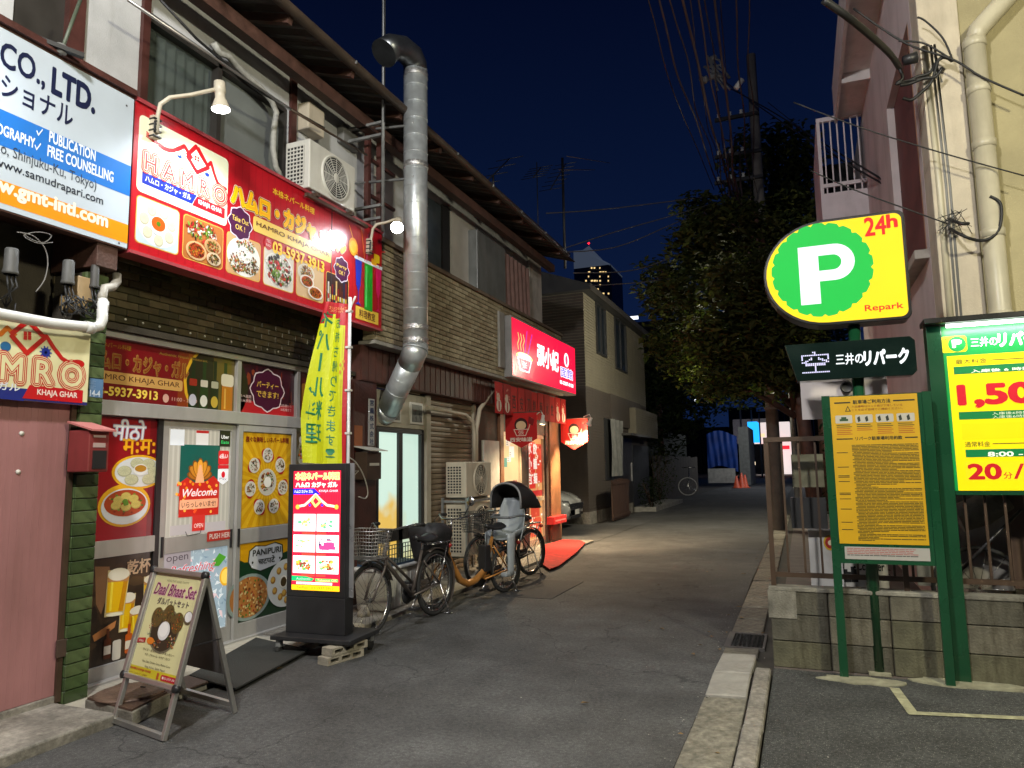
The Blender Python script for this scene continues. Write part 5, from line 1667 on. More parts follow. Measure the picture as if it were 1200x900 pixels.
mm.build('cowl', pm('dark galvanised steel', (.16, .17, .18), .35, metal=.9, var=.3), du)
mm = MB()
for z in (t0.z - .08, at(487, 195, x=XD2).z, at(487, 385, x=XD2).z, t1.z + .05):
 mm.lathe([(rd * 1.0, -.035), (rd * 1.06, -.03), (rd * 1.0, 0), (rd * 1.06, .03), (rd, .035)], (t1.x, t1.y, z), (0, 0, 1), 28)
mm.build('joint_clamp', pm('crumpled foil tape', (.5, .5, .5), .35, metal=.8, var=.3, vs=30, bump=.8, bs=60), du, kind='stuff')
for py in (150, 212):
 z = at(487, py, x=XD2).z
 MB().tube([(-4.85, t1.y - .25, z), (XD2 - .1, t1.y - .10, z), (XD2 + .05, t1.y - rd * .9, z)], .016, 6).build('strut', galv_dull, du)

# name plate and letter box of the next house
xg = -4.615
A, B = at(431, 522, x=xg), at(438, 468, x=xg)
np_ = boxes('name_plate', pm('white enamel', (.5, .5, .52), .4, dirt=.2), None, (xg, xg + .012, A.y, B.y, A.z, B.z), label='white vertical name plate on the red brown pillar', cat='name plate')
P = panel_x(xg + .012)
for k, ch in enumerate('宮龍株式会社'):
 h_ = (B.z - A.z) / 6
 P.text(ch, A.y + .02, B.z - (k + .88) * h_, B.y - .02, B.z - (k + .14) * h_, '#30406a', 1, off=.03)
P.build('lettering', pr_paper, np_)
lb = thing('letter_box', 'brown wall letter box on the red brown pillar', 'letter box', at(437, 546, x=-4.45))
A, B = at(430, 562, x=-4.45), at(447, 530, x=-4.45)
boxes('body', pm('brown enamel', (.06, .035, .025), .4), lb, (-4.61, -4.45, A.y, B.y, A.z, B.z), bevel=.006)
mm = MB(); mm.obox((-4.61, A.y - .02, B.z + .06), (.22, 0, -.05), (0, B.y - A.y + .06, 0), (0, 0, .01)); mm.build('lid', white_pl, lb)
boxes('label_strip', white_pl, lb, (-4.45, -4.447, A.y + .05, B.y - .05, (A.z + B.z) / 2, (A.z + B.z) / 2 + .03))
mm = MB()
mm.tube(smooth([at(*q, x=-4.3) for q in ((407, 535), (416, 541), (424, 553), (429, 566), (431, 578), (428, 584), (420, 582))]), .007, 6)
mm.tube([at(*q, x=-4.3) for q in ((407, 552), (420, 552), (410, 562))], .006, 6)
o = mm.build('power_cord', white_cable, None, label='white power cord looping beside the brown letter box', cat='cord')
# ================================================================ things standing on the street, left side
# A-board
A1, A2 = Vector((-3.975, 3.27, .0)), Vector((-3.415, 3.15, .0))
A4 = Vector((-3.38, 3.66, 0)); A3 = A4 + (A1 - A2)
ab = thing('a_board', 'silver A-board with a pale yellow set meal poster on the street by the green column', 'A-board', (A1 + A2 + A3 + A4) / 4)
wv = (A2 - A1).normalized(); top_h = .93
T2 = at(262, 682, y=3.42); T1 = T2 + (A1 - A2)
T1.z = T2.z = top_h = .875
W_ = (A2 - A1).length
mid = (A1 + A2 + A3 + A4) / 4
T1 = mid - wv * W_ / 2 + Vector((0, 0, .875)); T2 = mid + wv * W_ / 2 + Vector((0, 0, .875))
fr = silver


def leaf(a, b, t1, t2, back=False):
 """one side of the A: two stiles, top and bottom rails"""
 up1, up2 = (t1 - a), (t2 - b)
 nrm = wv.cross(up1).normalized()
 if not back: nrm = nrm
 mm = MB()
 for p, u in ((a + wv * .015, up1), (b - wv * .015, up2)):
  mm.bar(p, p + u, .03, .028, nrm)
 mm.build('stile', fr, ab, bevel=.003, kind=None) if False else None
 for p, u in ((a + wv * .015, up1), (b - wv * .015, up2)):
  MB().bar(p, p + u, .03, .028, nrm).build('stile', fr, ab, bevel=.004)
 return nrm, up1


n1, up = leaf(A1, A2, T1, T2)
n2, upb = leaf(A3, A4, T1, T2, True)
MB().bar(A1 + up * .02 + wv * .03, A2 + up * .02 - wv * .03, .028, .03).build('rail', fr, ab)
MB().bar(A3 + upb * .06 + wv * .03, A4 + upb * .06 - wv * .03, .028, .03).build('rail', fr, ab)
fu = up.normalized()
L_ = up.length
nf = wv.cross(fu).normalized()          # out of the front face
if nf.y > 0: nf = -nf
s0 = .30
MB().obox(A1 + up * s0, wv * W_, up * (1 - s0), -nf * .012).build('panel', pm('grey board', (.1, .1, .1), .6), ab)
c1 = A1 + up * s0 + nf * .008
for a, b in ((A1 + up * s0, A2 + up * s0), (A1 + up, A2 + up), ):
 MB().bar(a + nf * .01, b + nf * .01, .03, .034, nf).build('clip_rail', silver, ab, bevel=.006)
for a in (A1, A2):
 MB().bar(a + up * s0 + nf * .01, a + up + nf * .01, .034, .03, nf).build('clip_rail', silver, ab, bevel=.006)
for a in (A1, A2):
 for t_ in (s0, 1):
  MB().lathe([(0, .0), (.024, .0), (.024, .028), (0, .03)], a + up * t_, nf, 12).build('corner_cap', black_metal, ab)
MB().obox(A3 + upb * .28 - Vector((0, .0, 0)), wv * W_, upb * .66, Vector((0, .006, 0))).build('back_panel', pm('clear grey sheet', (.13, .12, .12), .35, dirt=.3), ab)
MB().bar(A2 + up * .55, A4 + upb * .55, .012, .006).build('stay', black_metal, ab)
MB().bar(A1 + up * .55, A3 + upb * .55, .012, .006).build('stay', black_metal, ab)
P = Print(A1 + up * s0, wv, fu, .0007, .003)
PW, PH = W_, L_ * (1 - s0)
q = lambda a, b: (a * PW, b * PH)
P.rect(0, 0, PW, PH, '#d6d29c', 0)
P.rect(*q(0, .0), *q(1, .1), '#c8b820', .3)
P.text('HEALTHY AND TASTY', *q(.3, .9), *q(.72, .92), '#8a8a6a', 2)
P.shade('Daal Bhaat Set', (*q(.1, .77), *q(.9, .88)), ('#e0a0c0', '#6a1844'), (.045, .01), 2, shear=.35)
P.text('ダルバットセット', *q(.22, .68), *q(.82, .745), '#3a2440', 3, off=.025)
P.ell(*q(.5, .45), .155, .13, '#6e6a54', 2, 30); P.ell(*q(.5, .45), .142, .118, '#2c2816', 2.4, 30)
for k, (x, y, r_, kd) in enumerate(((.3, .56, .06, 'dark'), (.5, .6, .06, 'dark'), (.7, .54, .062, 'curry'))):
 P.ell(*q(x, y), r_, r_, '#5a4a20', 3 + k * .1); dish(P, *q(x, y), r_ * .85, r_ * .85, kd, 90 + k, 3.4, None, n=24, rim=1)
P.ell(*q(.87, .6), .045, .04, '#5a5038', 3.4); P.ell(*q(.87, .61), .036, .03, '#e4e4e0', 4)
dish(P, *q(.42, .33), .05, .03, 'mix', 97, 3, None, n=20, rim=1); dish(P, *q(.68, .37), .055, .045, 'mix', 98, 3, None, n=24, rim=1); P.ell(*q(.3, .34), .04, .02, '#d87a1a', 6); dish(P, *q(.24, .44), .03, .04, 'salad', 99, 3, None, n=14, rim=1)
P.ell(*q(.5, .45), .062, .055, '#dcdcda', 7); P.ell(*q(.49, .46), .048, .042, '#ecece8', 7.4)
P.poly([q(.05, .3), q(.2, .315), q(.2, .36), q(.05, .345)], '#a82020', 4); P.text('¥900', *q(.08, .315), *q(.17, .335), '#e8d8c8', 5)
for k, (t_, a, b) in enumerate((('ライス・ダルスープ・チキンカレー', .2, .8), ('サグ・アチャール・サラダ・パパド', .26, .74), ('Rice, Daal, Chicken Curry, Mutton Curry', .25, .78), ('Saag, Achar, Salad, Papad', .32, .7))):
 P.text(t_, *q(a, .245 - k * .042 - (.02 if k > 1 else 0)), *q(b, .27 - k * .042 - (.02 if k > 1 else 0)), '#4a4432', 3, off=.01 if k < 2 else 0)
P.text('HAMRO KHAJA GHAR', *q(.06, .06), *q(.46, .085), '#b01818', 3, off=.03); P.text('ネパールレストラン 営業中', *q(.06, .03), *q(.4, .045), '#7a2020', 3)
P.rrect(*q(.66, .03), *q(.96, .08), .01, '#b01424', 3); P.text('03-5937-3913', *q(.72, .045), *q(.94, .065), '#f0e0d8', 4); P.ell(*q(.7, .055), .008, .008, '#f0e0d8', 4); P.rect(*q(.58, .03), *q(.62, .085), '#b05020', 3)
P.build('poster', pr_gloss, ab)

# grease trap lid on a block, mat
mh = thing('grease_trap', 'round rusty iron lid on a low concrete block beside the green column', 'grease trap', at(155, 820, z=.0))
cc = (at(97, 838, z=0) + at(205, 822, z=0)) / 2
A_, B_, C_ = at(99, 832, z=.02), at(155, 848, z=.02), at(204, 822, z=.02)
mm = MB(); dx = (B_ - A_); dy = (C_ - B_); mm.obox((A_.x, A_.y, .0), (dx.x, dx.y, 0), (dy.x * .9, dy.y * .9, 0), (0, 0, .085)); mm.build('block', concrete_old, mh, bevel=.008)
iron = pm('rusty cast iron', (.085, .05, .035), .6, metal=.3, var=.35, vs=12, bump=.6, bs=60)
ctr = (A_ + C_) / 2 + Vector((0, 0, .07))
mm = MB(); mm.obox((A_.x + .02, A_.y - .0, .086), (dx.x * .93, dx.y * .93, 0), (dy.x * .84, dy.y * .84, 0), (0, 0, .012)); mm.build('frame_plate', iron, mh)
prof = [(0, .008)] + [(.025 * k + .01, .008 + (.004 if k % 2 else 0)) for k in range(1, 8)] + [(.2, .012), (.21, .008), (.21, -.0)]
MB().lathe(prof, (ctr.x, ctr.y, .10), (0, 0, 1), 36).build('lid', pm('worn iron lid', (.14, .09, .065), .5, metal=.2, var=.3, vs=14, bump=.6, bs=60), mh)
boxes('lid_slot', black_metal, mh, (ctr.x - .01, ctr.x + .03, ctr.y + .08, ctr.y + .09, .108, .1165))
mt = MB(); a = [at(*p, z=.03) for p in ((222, 792), (276, 808), (362, 762), (300, 748))]
mt.prism([(p.x, p.y) for p in a], (0, 0, .026), (1, 0, 0), (0, 1, 0), (0, 0, .012))
mt.build('door_mat', pm('black ribbed mat', (.025, .027, .025), .85, var=.25, bump=.7, bs=150), None, label='black rubber door mat in front of the sliding doors', cat='door mat')
wm = boxes('drain_cover', pm('brown floor plate', (.09, .06, .05), .7, bump=.5), None, (-4.25, -3.99, 3.72, 4.12, .02, .032), label='brown floor plate in the tiles behind the A-board', cat='floor plate')

# illuminated menu stand
D = at(316, 750, z=.13); E_ = at(410, 757, z=.13); G_ = at(430, 741, z=.13)
led = thing('menu_stand', 'black stand with a glowing red and white menu on castors', 'illuminated sign', (-4.05, 5.25, 0))
bx0 = -4.40
xa, xb_ = -4.49, -3.74
za = .13
fw = (E_ - D).normalized(); fd = (G_ - E_).normalized()
fw.z = fd.z = 0
fd = Vector((-fw.y, fw.x, 0))
Wb = (E_ - D).length; Db = min(.62, max(.42, (G_ - E_).length))
MB().obox(D, fw * Wb, fd * Db, (0, 0, .035)).build('platform', black_metal, led, bevel=.006)
def on_plane(px, py, o, n):
 d = _f + CX * ((px - 600) / 832.0) + CY * ((450 - py) / 832.0); e = Vector((0, 0, H_EYE)); return e + d * ((Vector(o) - e).dot(n) / d.dot(n))


n_ = Vector((fw.y, -fw.x, 0))
fo = D + fd * .14 + fw * .02
bl, br, tl_, tr2 = (on_plane(*p_, fo, n_) for p_ in ((335, 712), (404, 716), (338, 544), (404, 543)))
pw = (br - bl).dot(fw)
bl.z = .165
ztp = (tl_.z + tr2.z) / 2
dep = fd * .13
zmid = on_plane(336, 705, fo, n_).z
zmid = .46
MB().obox(bl, fw * pw, dep, (0, 0, zmid - .165)).build('base_box', black_metal, led, bevel=.006)
MB().obox(Vector((bl.x, bl.y, zmid)) - n_ * -.0, fw * pw, dep, (0, 0, ztp - zmid)).build('housing', black_metal, led, bevel=.006)
MB().bar(Vector((bl.x, bl.y, zmid)) + fw * (pw + .006) + dep * .5, Vector((bl.x, bl.y, ztp)) + fw * (pw + .006) + dep * .5, .012, .07).build('side_trim', pm('satin trim', (.45, .45, .47), .3, metal=.6), led)
so = Vector((bl.x, bl.y, zmid)) + n_ * .002
P = Print(so, fw, (0, 0, 1), .0009, .001)
hh = ztp - zmid
b = P.B((342, 705), (398, 550)); u0, u1, v0, v1 = .055, pw - .05, .055, hh - .06
U_, V_ = u1 - u0, v1 - v0
q = lambda a, b: (u0 + a * U_, v0 + b * V_)
P.rect(u0, v0, u1, v1, '#f01838', 0)
for k in range(20): P.rect(*q(k / 20, .66), *q(k / 20 + .025, .8), '#d01030', .4)
P.shade('本格ネパール料理', (*q(.04, .925), *q(.97, .985)), ('#fff0a0', '#ff9a20'), (.09, .0), 1)
P.text('ハムロ カジャ ガル', *q(.05, .86), *q(.93, .905), '#fffbe8', 2, off=.06)
P.poly([q(0, .8), q(.58, .8), q(.45, .85), q(0, .85)], '#2020d0', 1); P.text('ハムロ カジャ ガル', *q(.02, .812), *q(.42, .84), '#e0e8ff', 2, off=.03); P.text('KHAJA GHAR', *q(.55, .815), *q(.95, .84), '#ffe8f0', 2)
P.line([q(.12, .70), q(.25, .71), q(.36, .75), q(.48, .80), q(.6, .75), q(.72, .71), q(.88, .70)], .02, '#fff0c0', 2); P.line([q(.4, .745), q(.48, .79), q(.58, .74), q(.48, .70), q(.4, .745)], .02, '#ffd070', 2.6)
P.ell(*q(.36, .71), .012, .012, '#3030d0', 3); P.ell(*q(.62, .71), .012, .012, '#3030d0', 3); P.ell(*q(.1, .695), .02, .02, '#ffb040', 3); P.ell(*q(.92, .695), .02, .02, '#ffb040', 3)
rr = random.Random(6)
for i in range(2):
 for j in range(3):
  a0, b0 = .02 + i * .49, .49 - j * .175
  P.rect(*q(a0, b0), *q(a0 + .465, b0 + .145), '#fffaf6', 1)
  cx2, cy2 = q(a0 + .23, b0 + .07)
  if (i, j) == (1, 1):
   for k in range(26): P.rect(cx2 + rr.uniform(-.09, .07), cy2 + rr.uniform(-.06, .04), cx2 + rr.uniform(-.09, .08), cy2 + rr.uniform(-.06, .05), rr.choice(['#5a3060', '#c04080', '#3a3050', '#e0a040', '#fff0f0']), 2 + k * .03)
  else:
   n9 = 10 if j < 2 else 34
   for k in range(n9): P.ell(cx2 + rr.uniform(-.065, .065), cy2 + rr.uniform(-.035, .035), rr.uniform(.008, .022), rr.uniform(.006, .016), rr.choice(['#f0c040', '#e08030', '#50b060', '#f0e0a0', '#c85020', '#8a4030'] if j == 2 else ['#ffe060', '#f0b070', '#60c080', '#fff0c0']), 2 + k * .03, 8)
  P.rect(*q(a0 + (.18 if i == 0 else .0), b0 - .026), *q(a0 + (.465 if i == 0 else .2), b0 - .008), '#e04030', 1.4)
P.poly([q(0, .075), q(.42, .075), q(.48, .098), q(.3, .115), q(0, .118)], '#10a860', 2); P.text('Authentic', *q(.1, .085), *q(.4, .105), '#b0f0c0', 3)
P.rect(*q(.5, .075), *q(.97, .1), '#58b850', 2); P.text('Takeout OK', *q(.54, .078), *q(.95, .097), '#e8ff90', 3, off=.02)
P.rect(*q(.1, .048), *q(.85, .068), '#fff0e8', 2); P.text('営業時間 11:00-22:00', *q(.12, .05), *q(.83, .066), '#e04050', 3)
P.rect(*q(0, 0), *q(1, .042), '#ffc010', 2); P.text('Tel/Fax : 03-5937-3913', *q(.1, .012), *q(.88, .032), '#e06010', 3)
o = P.build('lit_menu', print_mat('backlit menu film', .3, em=1.9, nee=True, wear=.04), led)
for i, (a, b) in enumerate(((.08, .1), (.76, .1), (.08, .9), (.92, .9))):
 p = D + fw * Wb * a + fd * Db * b
 c_ = thing('castor', None, None) if False else None
 MB().lathe([(0, -.014), (.038, -.014), (.042, -.008), (.042, .008), (.038, .014), (0, .014)], (p.x, p.y, .042), fw, 16).build('castor_wheel', rubber, led)
 boxes('castor_fork', galv_dull, led, (p.x - .022, p.x + .022, p.y - .022, p.y + .022, .07, .13), bevel=.004)
p = E_ + fd * .05
cbk = pm('concrete block', (.3, .27, .21), .9, var=.25, vs=10, bump=.7, bs=80, dirt=.4)
a = at(384, 781, z=.0); b = at(428, 768, z=.0); bd_ = (b - a); bd_.z = 0; L_ = bd_.length; bd_.normalize(); bn = Vector((-bd_.y, bd_.x, 0))
for lvl, (zz_, lab) in enumerate(((0, 'hollow concrete block on the road at the corner of the menu stand'), (.062, 'upper concrete block wedged under the menu stand platform'))):
 o = thing('concrete_block', lab, 'concrete block', a + bn * .05 + Vector((0, 0, zz_)))
 aa = a + (bd_ * .04 if lvl else Vector((0, 0, 0)))
 mm = MB(); mm.obox(aa + Vector((0, 0, zz_)), bd_ * .37, bn * .12, (0, 0, .014)); mm.obox(aa + Vector((0, 0, zz_ + .044)), bd_ * .37, bn * .12, (0, 0, .014))
 for k in range(4): mm.obox(aa + Vector((0, 0, zz_ + .014)) + bd_ * (k * .1133), bd_ * .03, bn * .12, (0, 0, .03))
 mm.build('body', cbk, o)

# flag on its pole (we see its back, so the lettering runs mirrored)
fl = thing('banner_flag', 'yellow and red takeaway banner on a white pole behind the menu stand', 'banner flag', (-3.98, 5.75, 0))
XP2 = -3.93
pt, pb = at(409, 348, x=XP2), at(407, 735, x=XP2)
pole_y = (pt.y + pb.y) / 2
MB().tube([(XP2, pole_y, .02), (XP2, pole_y, pt.z)], .016, 10).build('pole', pm('white pole', (.62, .63, .64), .35, dirt=.2), fl)
MB().tube([(XP2, pole_y, pt.z - .12), (XP2 + .02, pole_y + .06, pt.z + .02)], .01, 6).build('arm_tip', white_pl, fl)
boxes('pole_foot', cream_pl, fl, (XP2 - .14, XP2 + .12, pole_y - .14, pole_y + .14, .035, .10), bevel=.03)
n_f = Vector((.25, -1, 0)).normalized()
fu_ = Vector((1, .25, 0)).normalized()      # along the flag to the pole
Pf = Print(Vector((XP2 - .012, pole_y - .012, 0)), fu_, (0, 0, 1), .0008, .0)
k_ = lambda *p_: Pf.px(p_)
top = [k_(388, 362), k_(410, 356)]
zb1 = k_(375, 560)[1]
rows = [(356, 411, 386), (372, 409, 382), (400, 408, 377), (430, 407, 371), (460, 406, 366), (490, 406, 362), (520, 405.5, 362), (545, 405.5, 362)]
edge = [(k_(407, r0)[1], k_(a, r0)[0] if False else -.0, k_(b, r0)[0]) for r0, a, b in rows]


def flag_uv(s_, t_):
 """s 0..1 from free edge to pole, t 0..1 down; returns point on the rippled cloth"""
 x = t_ * (len(edge) - 1); i = min(int(x), len(edge) - 2); f = x - i
 z = edge[i][0] * (1 - f) + edge[i + 1][0] * f; L = edge[i][2] * (1 - f) + edge[i + 1][2] * f
 rip = .035 * math.sin(s_ * 7 + t_ * 3.5) * (1 - s_) + .012 * math.sin(s_ * 13 - t_ * 6)
 p = Vector((XP2 - .014, pole_y - .01, 0)) + fu_ * (1.18 * L * (1 - s_)) + n_f * rip
 return Vector((p.x, p.y, z + .03 * (1 - s_)))


class FlagPrint(Print):
 def add(s, pts, fs, col, ly):
  o = len(s.vs); c = lin(col)
  for p in pts:
   q_ = flag_uv(min(1, max(0, p[0])), min(1, max(0, 1 - p[1])))
   q_ += n_f * (.002 + ly * .0012)
   s.vs.append(tuple(q_)); s.cs.append(c)
  s.fs += [tuple(o + i for i in f) for f in fs]


Pf = FlagPrint((0, 0, 0), (1, 0, 0), (0, 0, 1))
N_ = 26
for i in range(10):
 for j in range(N_):
  s0_, s1_, t0_, t1_ = i / 10, (i + 1) / 10, j / N_, (j + 1) / N_
  mx_ = (t0_ + t1_) / 2
  arch = .12 + .10 * abs((i + .5) / 10 - .45) * 2
  red = (mx_ < arch) or i == 9
  Pf.add([(s0_, 1 - t1_), (s1_, 1 - t1_), (s1_, 1 - t0_), (s0_, 1 - t0_)], [(0, 1, 2, 3)], '#b81c28' if red else '#c6cc14', 0)
Pf.text('Takeout', .25, .93, .95, .965, '#e8a060', 2, flip=True, shear=.2)
Pf.text('Pay OK', .3, .895, .8, .925, '#e8a060', 2, flip=True, shear=.2)
for k, ch in enumerate('ネパール料理'):
 if ch == 'ー': Pf.rect(.22, .80 - .13 * k + .0, .28, .80 - .13 * k + .10, '#1c7a50', 2)
 else: Pf.text(ch, .08, .79 - .13 * k, .42, .79 - .13 * k + .105, '#1c7a50', 2, off=.02, flip=True)
for k, ch in enumerate('お持ち帰りできます!'):
 Pf.text(ch, .56, .79 - .083 * k, .74, .79 - .083 * k + .06, '#1c7a50', 2, off=.01, flip=True)
Pf.line([(.86, .8), (.86, .62)], .01, '#c89020', 2, False); Pf.line([(.86, .5), (.86, .2)], .01, '#c89020', 2, False)
for k in range(4): Pf.ell(.86 + (.04 if k % 2 else -.03), .54 + k * .02, .03, .012, '#c89020', 2 + k * .1, 8)
Pf.build('cloth', pr_paper, fl)
for t_ in (.08, .32, .56, .8):
 p = flag_uv(1, t_); boxes('tie', white_pl, fl, (XP2 - .03, XP2 + .025, pole_y - .025, pole_y + .02, p.z - .008, p.z + .012))
# ================================================================ bicycles
chrome = pm('dull chrome', (.5, .5, .5), .25, metal=1, var=.15, vs=20)
tyre_m = pm('tyre rubber', (.02, .02, .02), .8, var=.25, bump=.4, bs=150)


def bicycle(label, rear, front, wr, col, seat_h=.80, basket=None, kind='city', fender='same', rack=True, lean=0.):
 rear, front = Vector(rear), Vector(front); rear.z = front.z = 0
 s_ = (front - rear); wb = s_.length; s_.normalize()
 w_ = Vector((0, 0, 1)).cross(s_)           # to the rider's left
 upv = (Vector((0, 0, 1)) + w_ * lean).normalized()
 o = thing('bicycle', label, 'bicycle', (rear + front) / 2)
 z0 = rear.z + GZ
 Q = lambda a, b, c=0.: rear + s_ * a + upv * b + w_ * c + Vector((0, 0, GZ))
 fm = pm('bicycle paint ' + str(col), col, .4, metal=.3, var=.15, coat=.3, dirt=.25)
 for nm, a in (('rear', 0), ('front', wb)):
  c = Q(a, wr)
  wh = MB().lathe([(0, -.03), (.018, -.03), (.018, .03), (0, .03)], c, w_, 10).build('wheel', chrome, o)
  ring = lambda R_, n=40: [c + s_ * R_ * math.cos(6.28318 * k / n) + upv * R_ * math.sin(6.28318 * k / n) for k in range(n)]
  MB().tube(ring(wr - .02), .02, 8, closed=True).build('tyre', tyre_m, wh)
  MB().tube(ring(wr - .047), .011, 6, closed=True).build('rim', chrome, wh)
  mm = MB()
  for k in range(28):
   t_ = 6.28318 * k / 28; d = s_ * math.cos(t_) + upv * math.sin(t_)
   t2_ = t_ + (.5 if k % 2 else -.5); d2 = s_ * math.cos(t2_) + upv * math.sin(t2_)
   mm.tube([c + d2 * .02 + w_ * (.025 if k % 4 < 2 else -.025), c + d * (wr - .05)], .0016, 3, cap=False)
  mm.build('spokes', chrome, wh, kind='stuff')
  # mudguard
  a0, a1 = ((-.25, .62) if nm == 'rear' else (.05, .62))
  fn = lambda u_, v_, c=c, a0=a0, a1=a1: c + (s_ * -math.cos((a0 + (a1 - a0) * u_) * math.pi) + upv * math.sin((a0 + (a1 - a0) * u_) * math.pi)) * (wr + .018 + .012 * math.sin(v_ * math.pi)) + w_ * (v_ - .5) * .055
  if nm == 'front': fn = lambda u_, v_, c=c: c + (s_ * -math.cos((.12 + .5 * u_) * math.pi) + upv * math.sin((.12 + .5 * u_) * math.pi)) * (wr + .018 + .012 * math.sin(v_ * math.pi)) + w_ * (v_ - .5) * .055
  MB().grid(fn, 22, 4).build('mudguard', fm if fender == 'same' else fender, o, solid=.002)
  mm = MB()
  for sd in (-1, 1):
   mm.tube([c + w_ * .04 * sd, c + (s_ * (-.85) + upv * .5).normalized() * (wr + .015) + w_ * .026 * sd], .003, 4)
  mm.build('stays', chrome, o, kind='stuff')
 hd0, hd1 = Q(wb - .20, wr * 2 + .02), Q(wb - .27, seat_h + .02)
 bb = Q(.42, wr - .06); stt = Q(.24, seat_h - .12); hubr, hubf = Q(0, wr), Q(wb, wr)
 mm = MB()
 if kind == 'city':
  mm.tube([bb, hd0], .022, 10); mm.tube([bb, stt], .016, 8); mm.tube([hd0 - upv * .03, hd1], .02, 8)
  mm.tube([bb + upv * .12 - s_ * .01, hd0 + upv * .05], .014, 8)
 else:
  mm.tube([hd1, hd0, Q(wb - .32, wr + .12), Q(wb - .42, wr - .02), Q(wb - .55, wr - .08), Q(.56, wr - .06), Q(.42, wr + .02), Q(.30, wr + .25), stt], [.024, .034, .038, .04, .042, .04, .036, .03, .02], 12)
  mm.tube([stt - upv * .25 + s_ * .06, bb], .02, 8)
 for sd in (-1, 1):
  mm.tube([bb + w_ * .03 * sd, hubr + w_ * .055 * sd], .011, 6)
  mm.tube([stt - upv * .1 + w_ * .02 * sd, hubr + w_ * .055 * sd], .009, 6)
 mm.build('frame', fm, o)
 mm = MB()
 for sd in (-1, 1): mm.tube([hd0 + w_ * .045 * sd, Q(wb - .16, wr * 2 - .08, .05 * sd), Q(wb - .06, wr + .12, .05 * sd), hubf + w_ * .045 * sd], .012, 8)
 mm.bar(hd0 - w_ * .055, hd0 + w_ * .055, .03, .03); mm.build('fork', fm, o)
 MB().tube([hd1, hd1 + upv * .12 - s_ * .02], .014, 8).build('stem', chrome, o)
 hb = hd1 + upv * .12
 hp = [hb - s_ * .22 + w_ * .27 + upv * .03, hb - s_ * .08 + w_ * .24 + upv * .04, hb + s_ * .03 + w_ * .1, hb + s_ * .03 - w_ * .1, hb - s_ * .08 - w_ * .24 + upv * .04, hb - s_ * .22 - w_ * .27 + upv * .03]
 MB().tube(hp, .011, 8).build('handlebar', chrome, o)
 for a_, b_2 in ((hp[0], hp[1]), (hp[5], hp[4])):
  MB().tube([a_, a_ + (b_2 - a_) * .8], .017, 8).build('grip', rubber, o)
  MB().tube([a_ + (b_2 - a_) * .9 + s_ * .02, a_ + s_ * .05 + upv * -.01], .006, 5).build('brake_lever', chrome, o)
 mm = MB()
 for sd in (-1, 1): mm.tube([hp[1 if sd > 0 else 4], hb + s_ * .16 + w_ * .1 * sd, hd0 + s_ * .1 + w_ * .02, hd0 - s_ * .05], .004, 5)
 mm.build('brake_cables', cable_m, o, kind='stuff')
 MB().lathe([(0, -.02), (.035, -.02), (.04, .01), (.03, .03), (0, .035)], Q(wb + .02, wr * 2 + .0), s_, 14).build('headlight', black_metal, o)
 # saddle
 sc = Q(.22, seat_h)
 MB().tube([stt, sc], .013, 8).build('seat_post', chrome, o)

 def sad(u_, v_):
  L = u_ * .27 - .13; wd = (.105 - .075 * min(1, max(0, u_ * 1.5 - .35))) ; t_ = (v_ - .5) * 2
  return sc + s_ * L + w_ * wd * t_ + upv * (.035 - .045 * abs(t_) ** 2.2 + .012 * math.cos(u_ * 6.28))
 MB().grid(sad, 12, 8).build('saddle', pm('black vinyl', (.02, .02, .022), .35), o, solid=.03)
 # crank, chain, pedals
 mm = MB().lathe([(0, -.004), (.085, -.004), (.085, .004), (0, .004)], bb - w_ * .055, w_, 22); mm.build('chainring', black_metal, o)
 MB().grid(lambda u_, v_: hubr + (bb - hubr) * u_ - w_ * .062 + upv * ((v_ - .5) * (.11 + .07 * u_)), 8, 3).build('chain_guard', fm if kind == 'city' else black_metal, o, solid=.01)
 for sd in (-1, 1):
  e_ = bb + (s_ * .12 * sd - upv * .10 * sd) + w_ * .08 * sd
  MB().tube([bb + w_ * .07 * sd, e_], .01, 6).build('crank', chrome, o)
  MB().obox(e_ - s_ * .045 - upv * .012, s_ * .09, w_ * .08 * sd, upv * .024).build('pedal', black_metal, o)
 mm = MB()
 for sd in (-1, 1): mm.tube([hubr + w_ * .06 * sd, Q(-.10, .03, .10 * sd), Q(-.13, .008, .12 * sd)], .008, 6)
 mm.tube([Q(-.13, .008, .13), Q(-.13, .008, -.13)], .007, 6)
 mm.build('kickstand', chrome, o)
 if rack:
  mm = MB()
  for sd in (-1, 0, 1): mm.tube([Q(.14, wr * 2 + .07, .05 * sd), Q(-.25, wr * 2 + .08, .06 * sd)], .006, 5)
  for a in (.05, -.08, -.25): mm.tube([Q(a, wr * 2 + .075, .065), Q(a, wr * 2 + .075, -.065)], .006, 5)
  for sd in (-1, 1): mm.tube([Q(-.15, wr * 2 + .07, .06 * sd), hubr + w_ * .06 * sd], .006, 5)
  mm.build('rack', black_metal if kind != 'city' else chrome, o)
  MB().lathe([(0, 0), (.025, 0), (.022, .03), (0, .03)], Q(-.27, wr * 2 + .02), -s_, 12).build('reflector', pm('red reflector', (.4, .02, .02), .2), o)
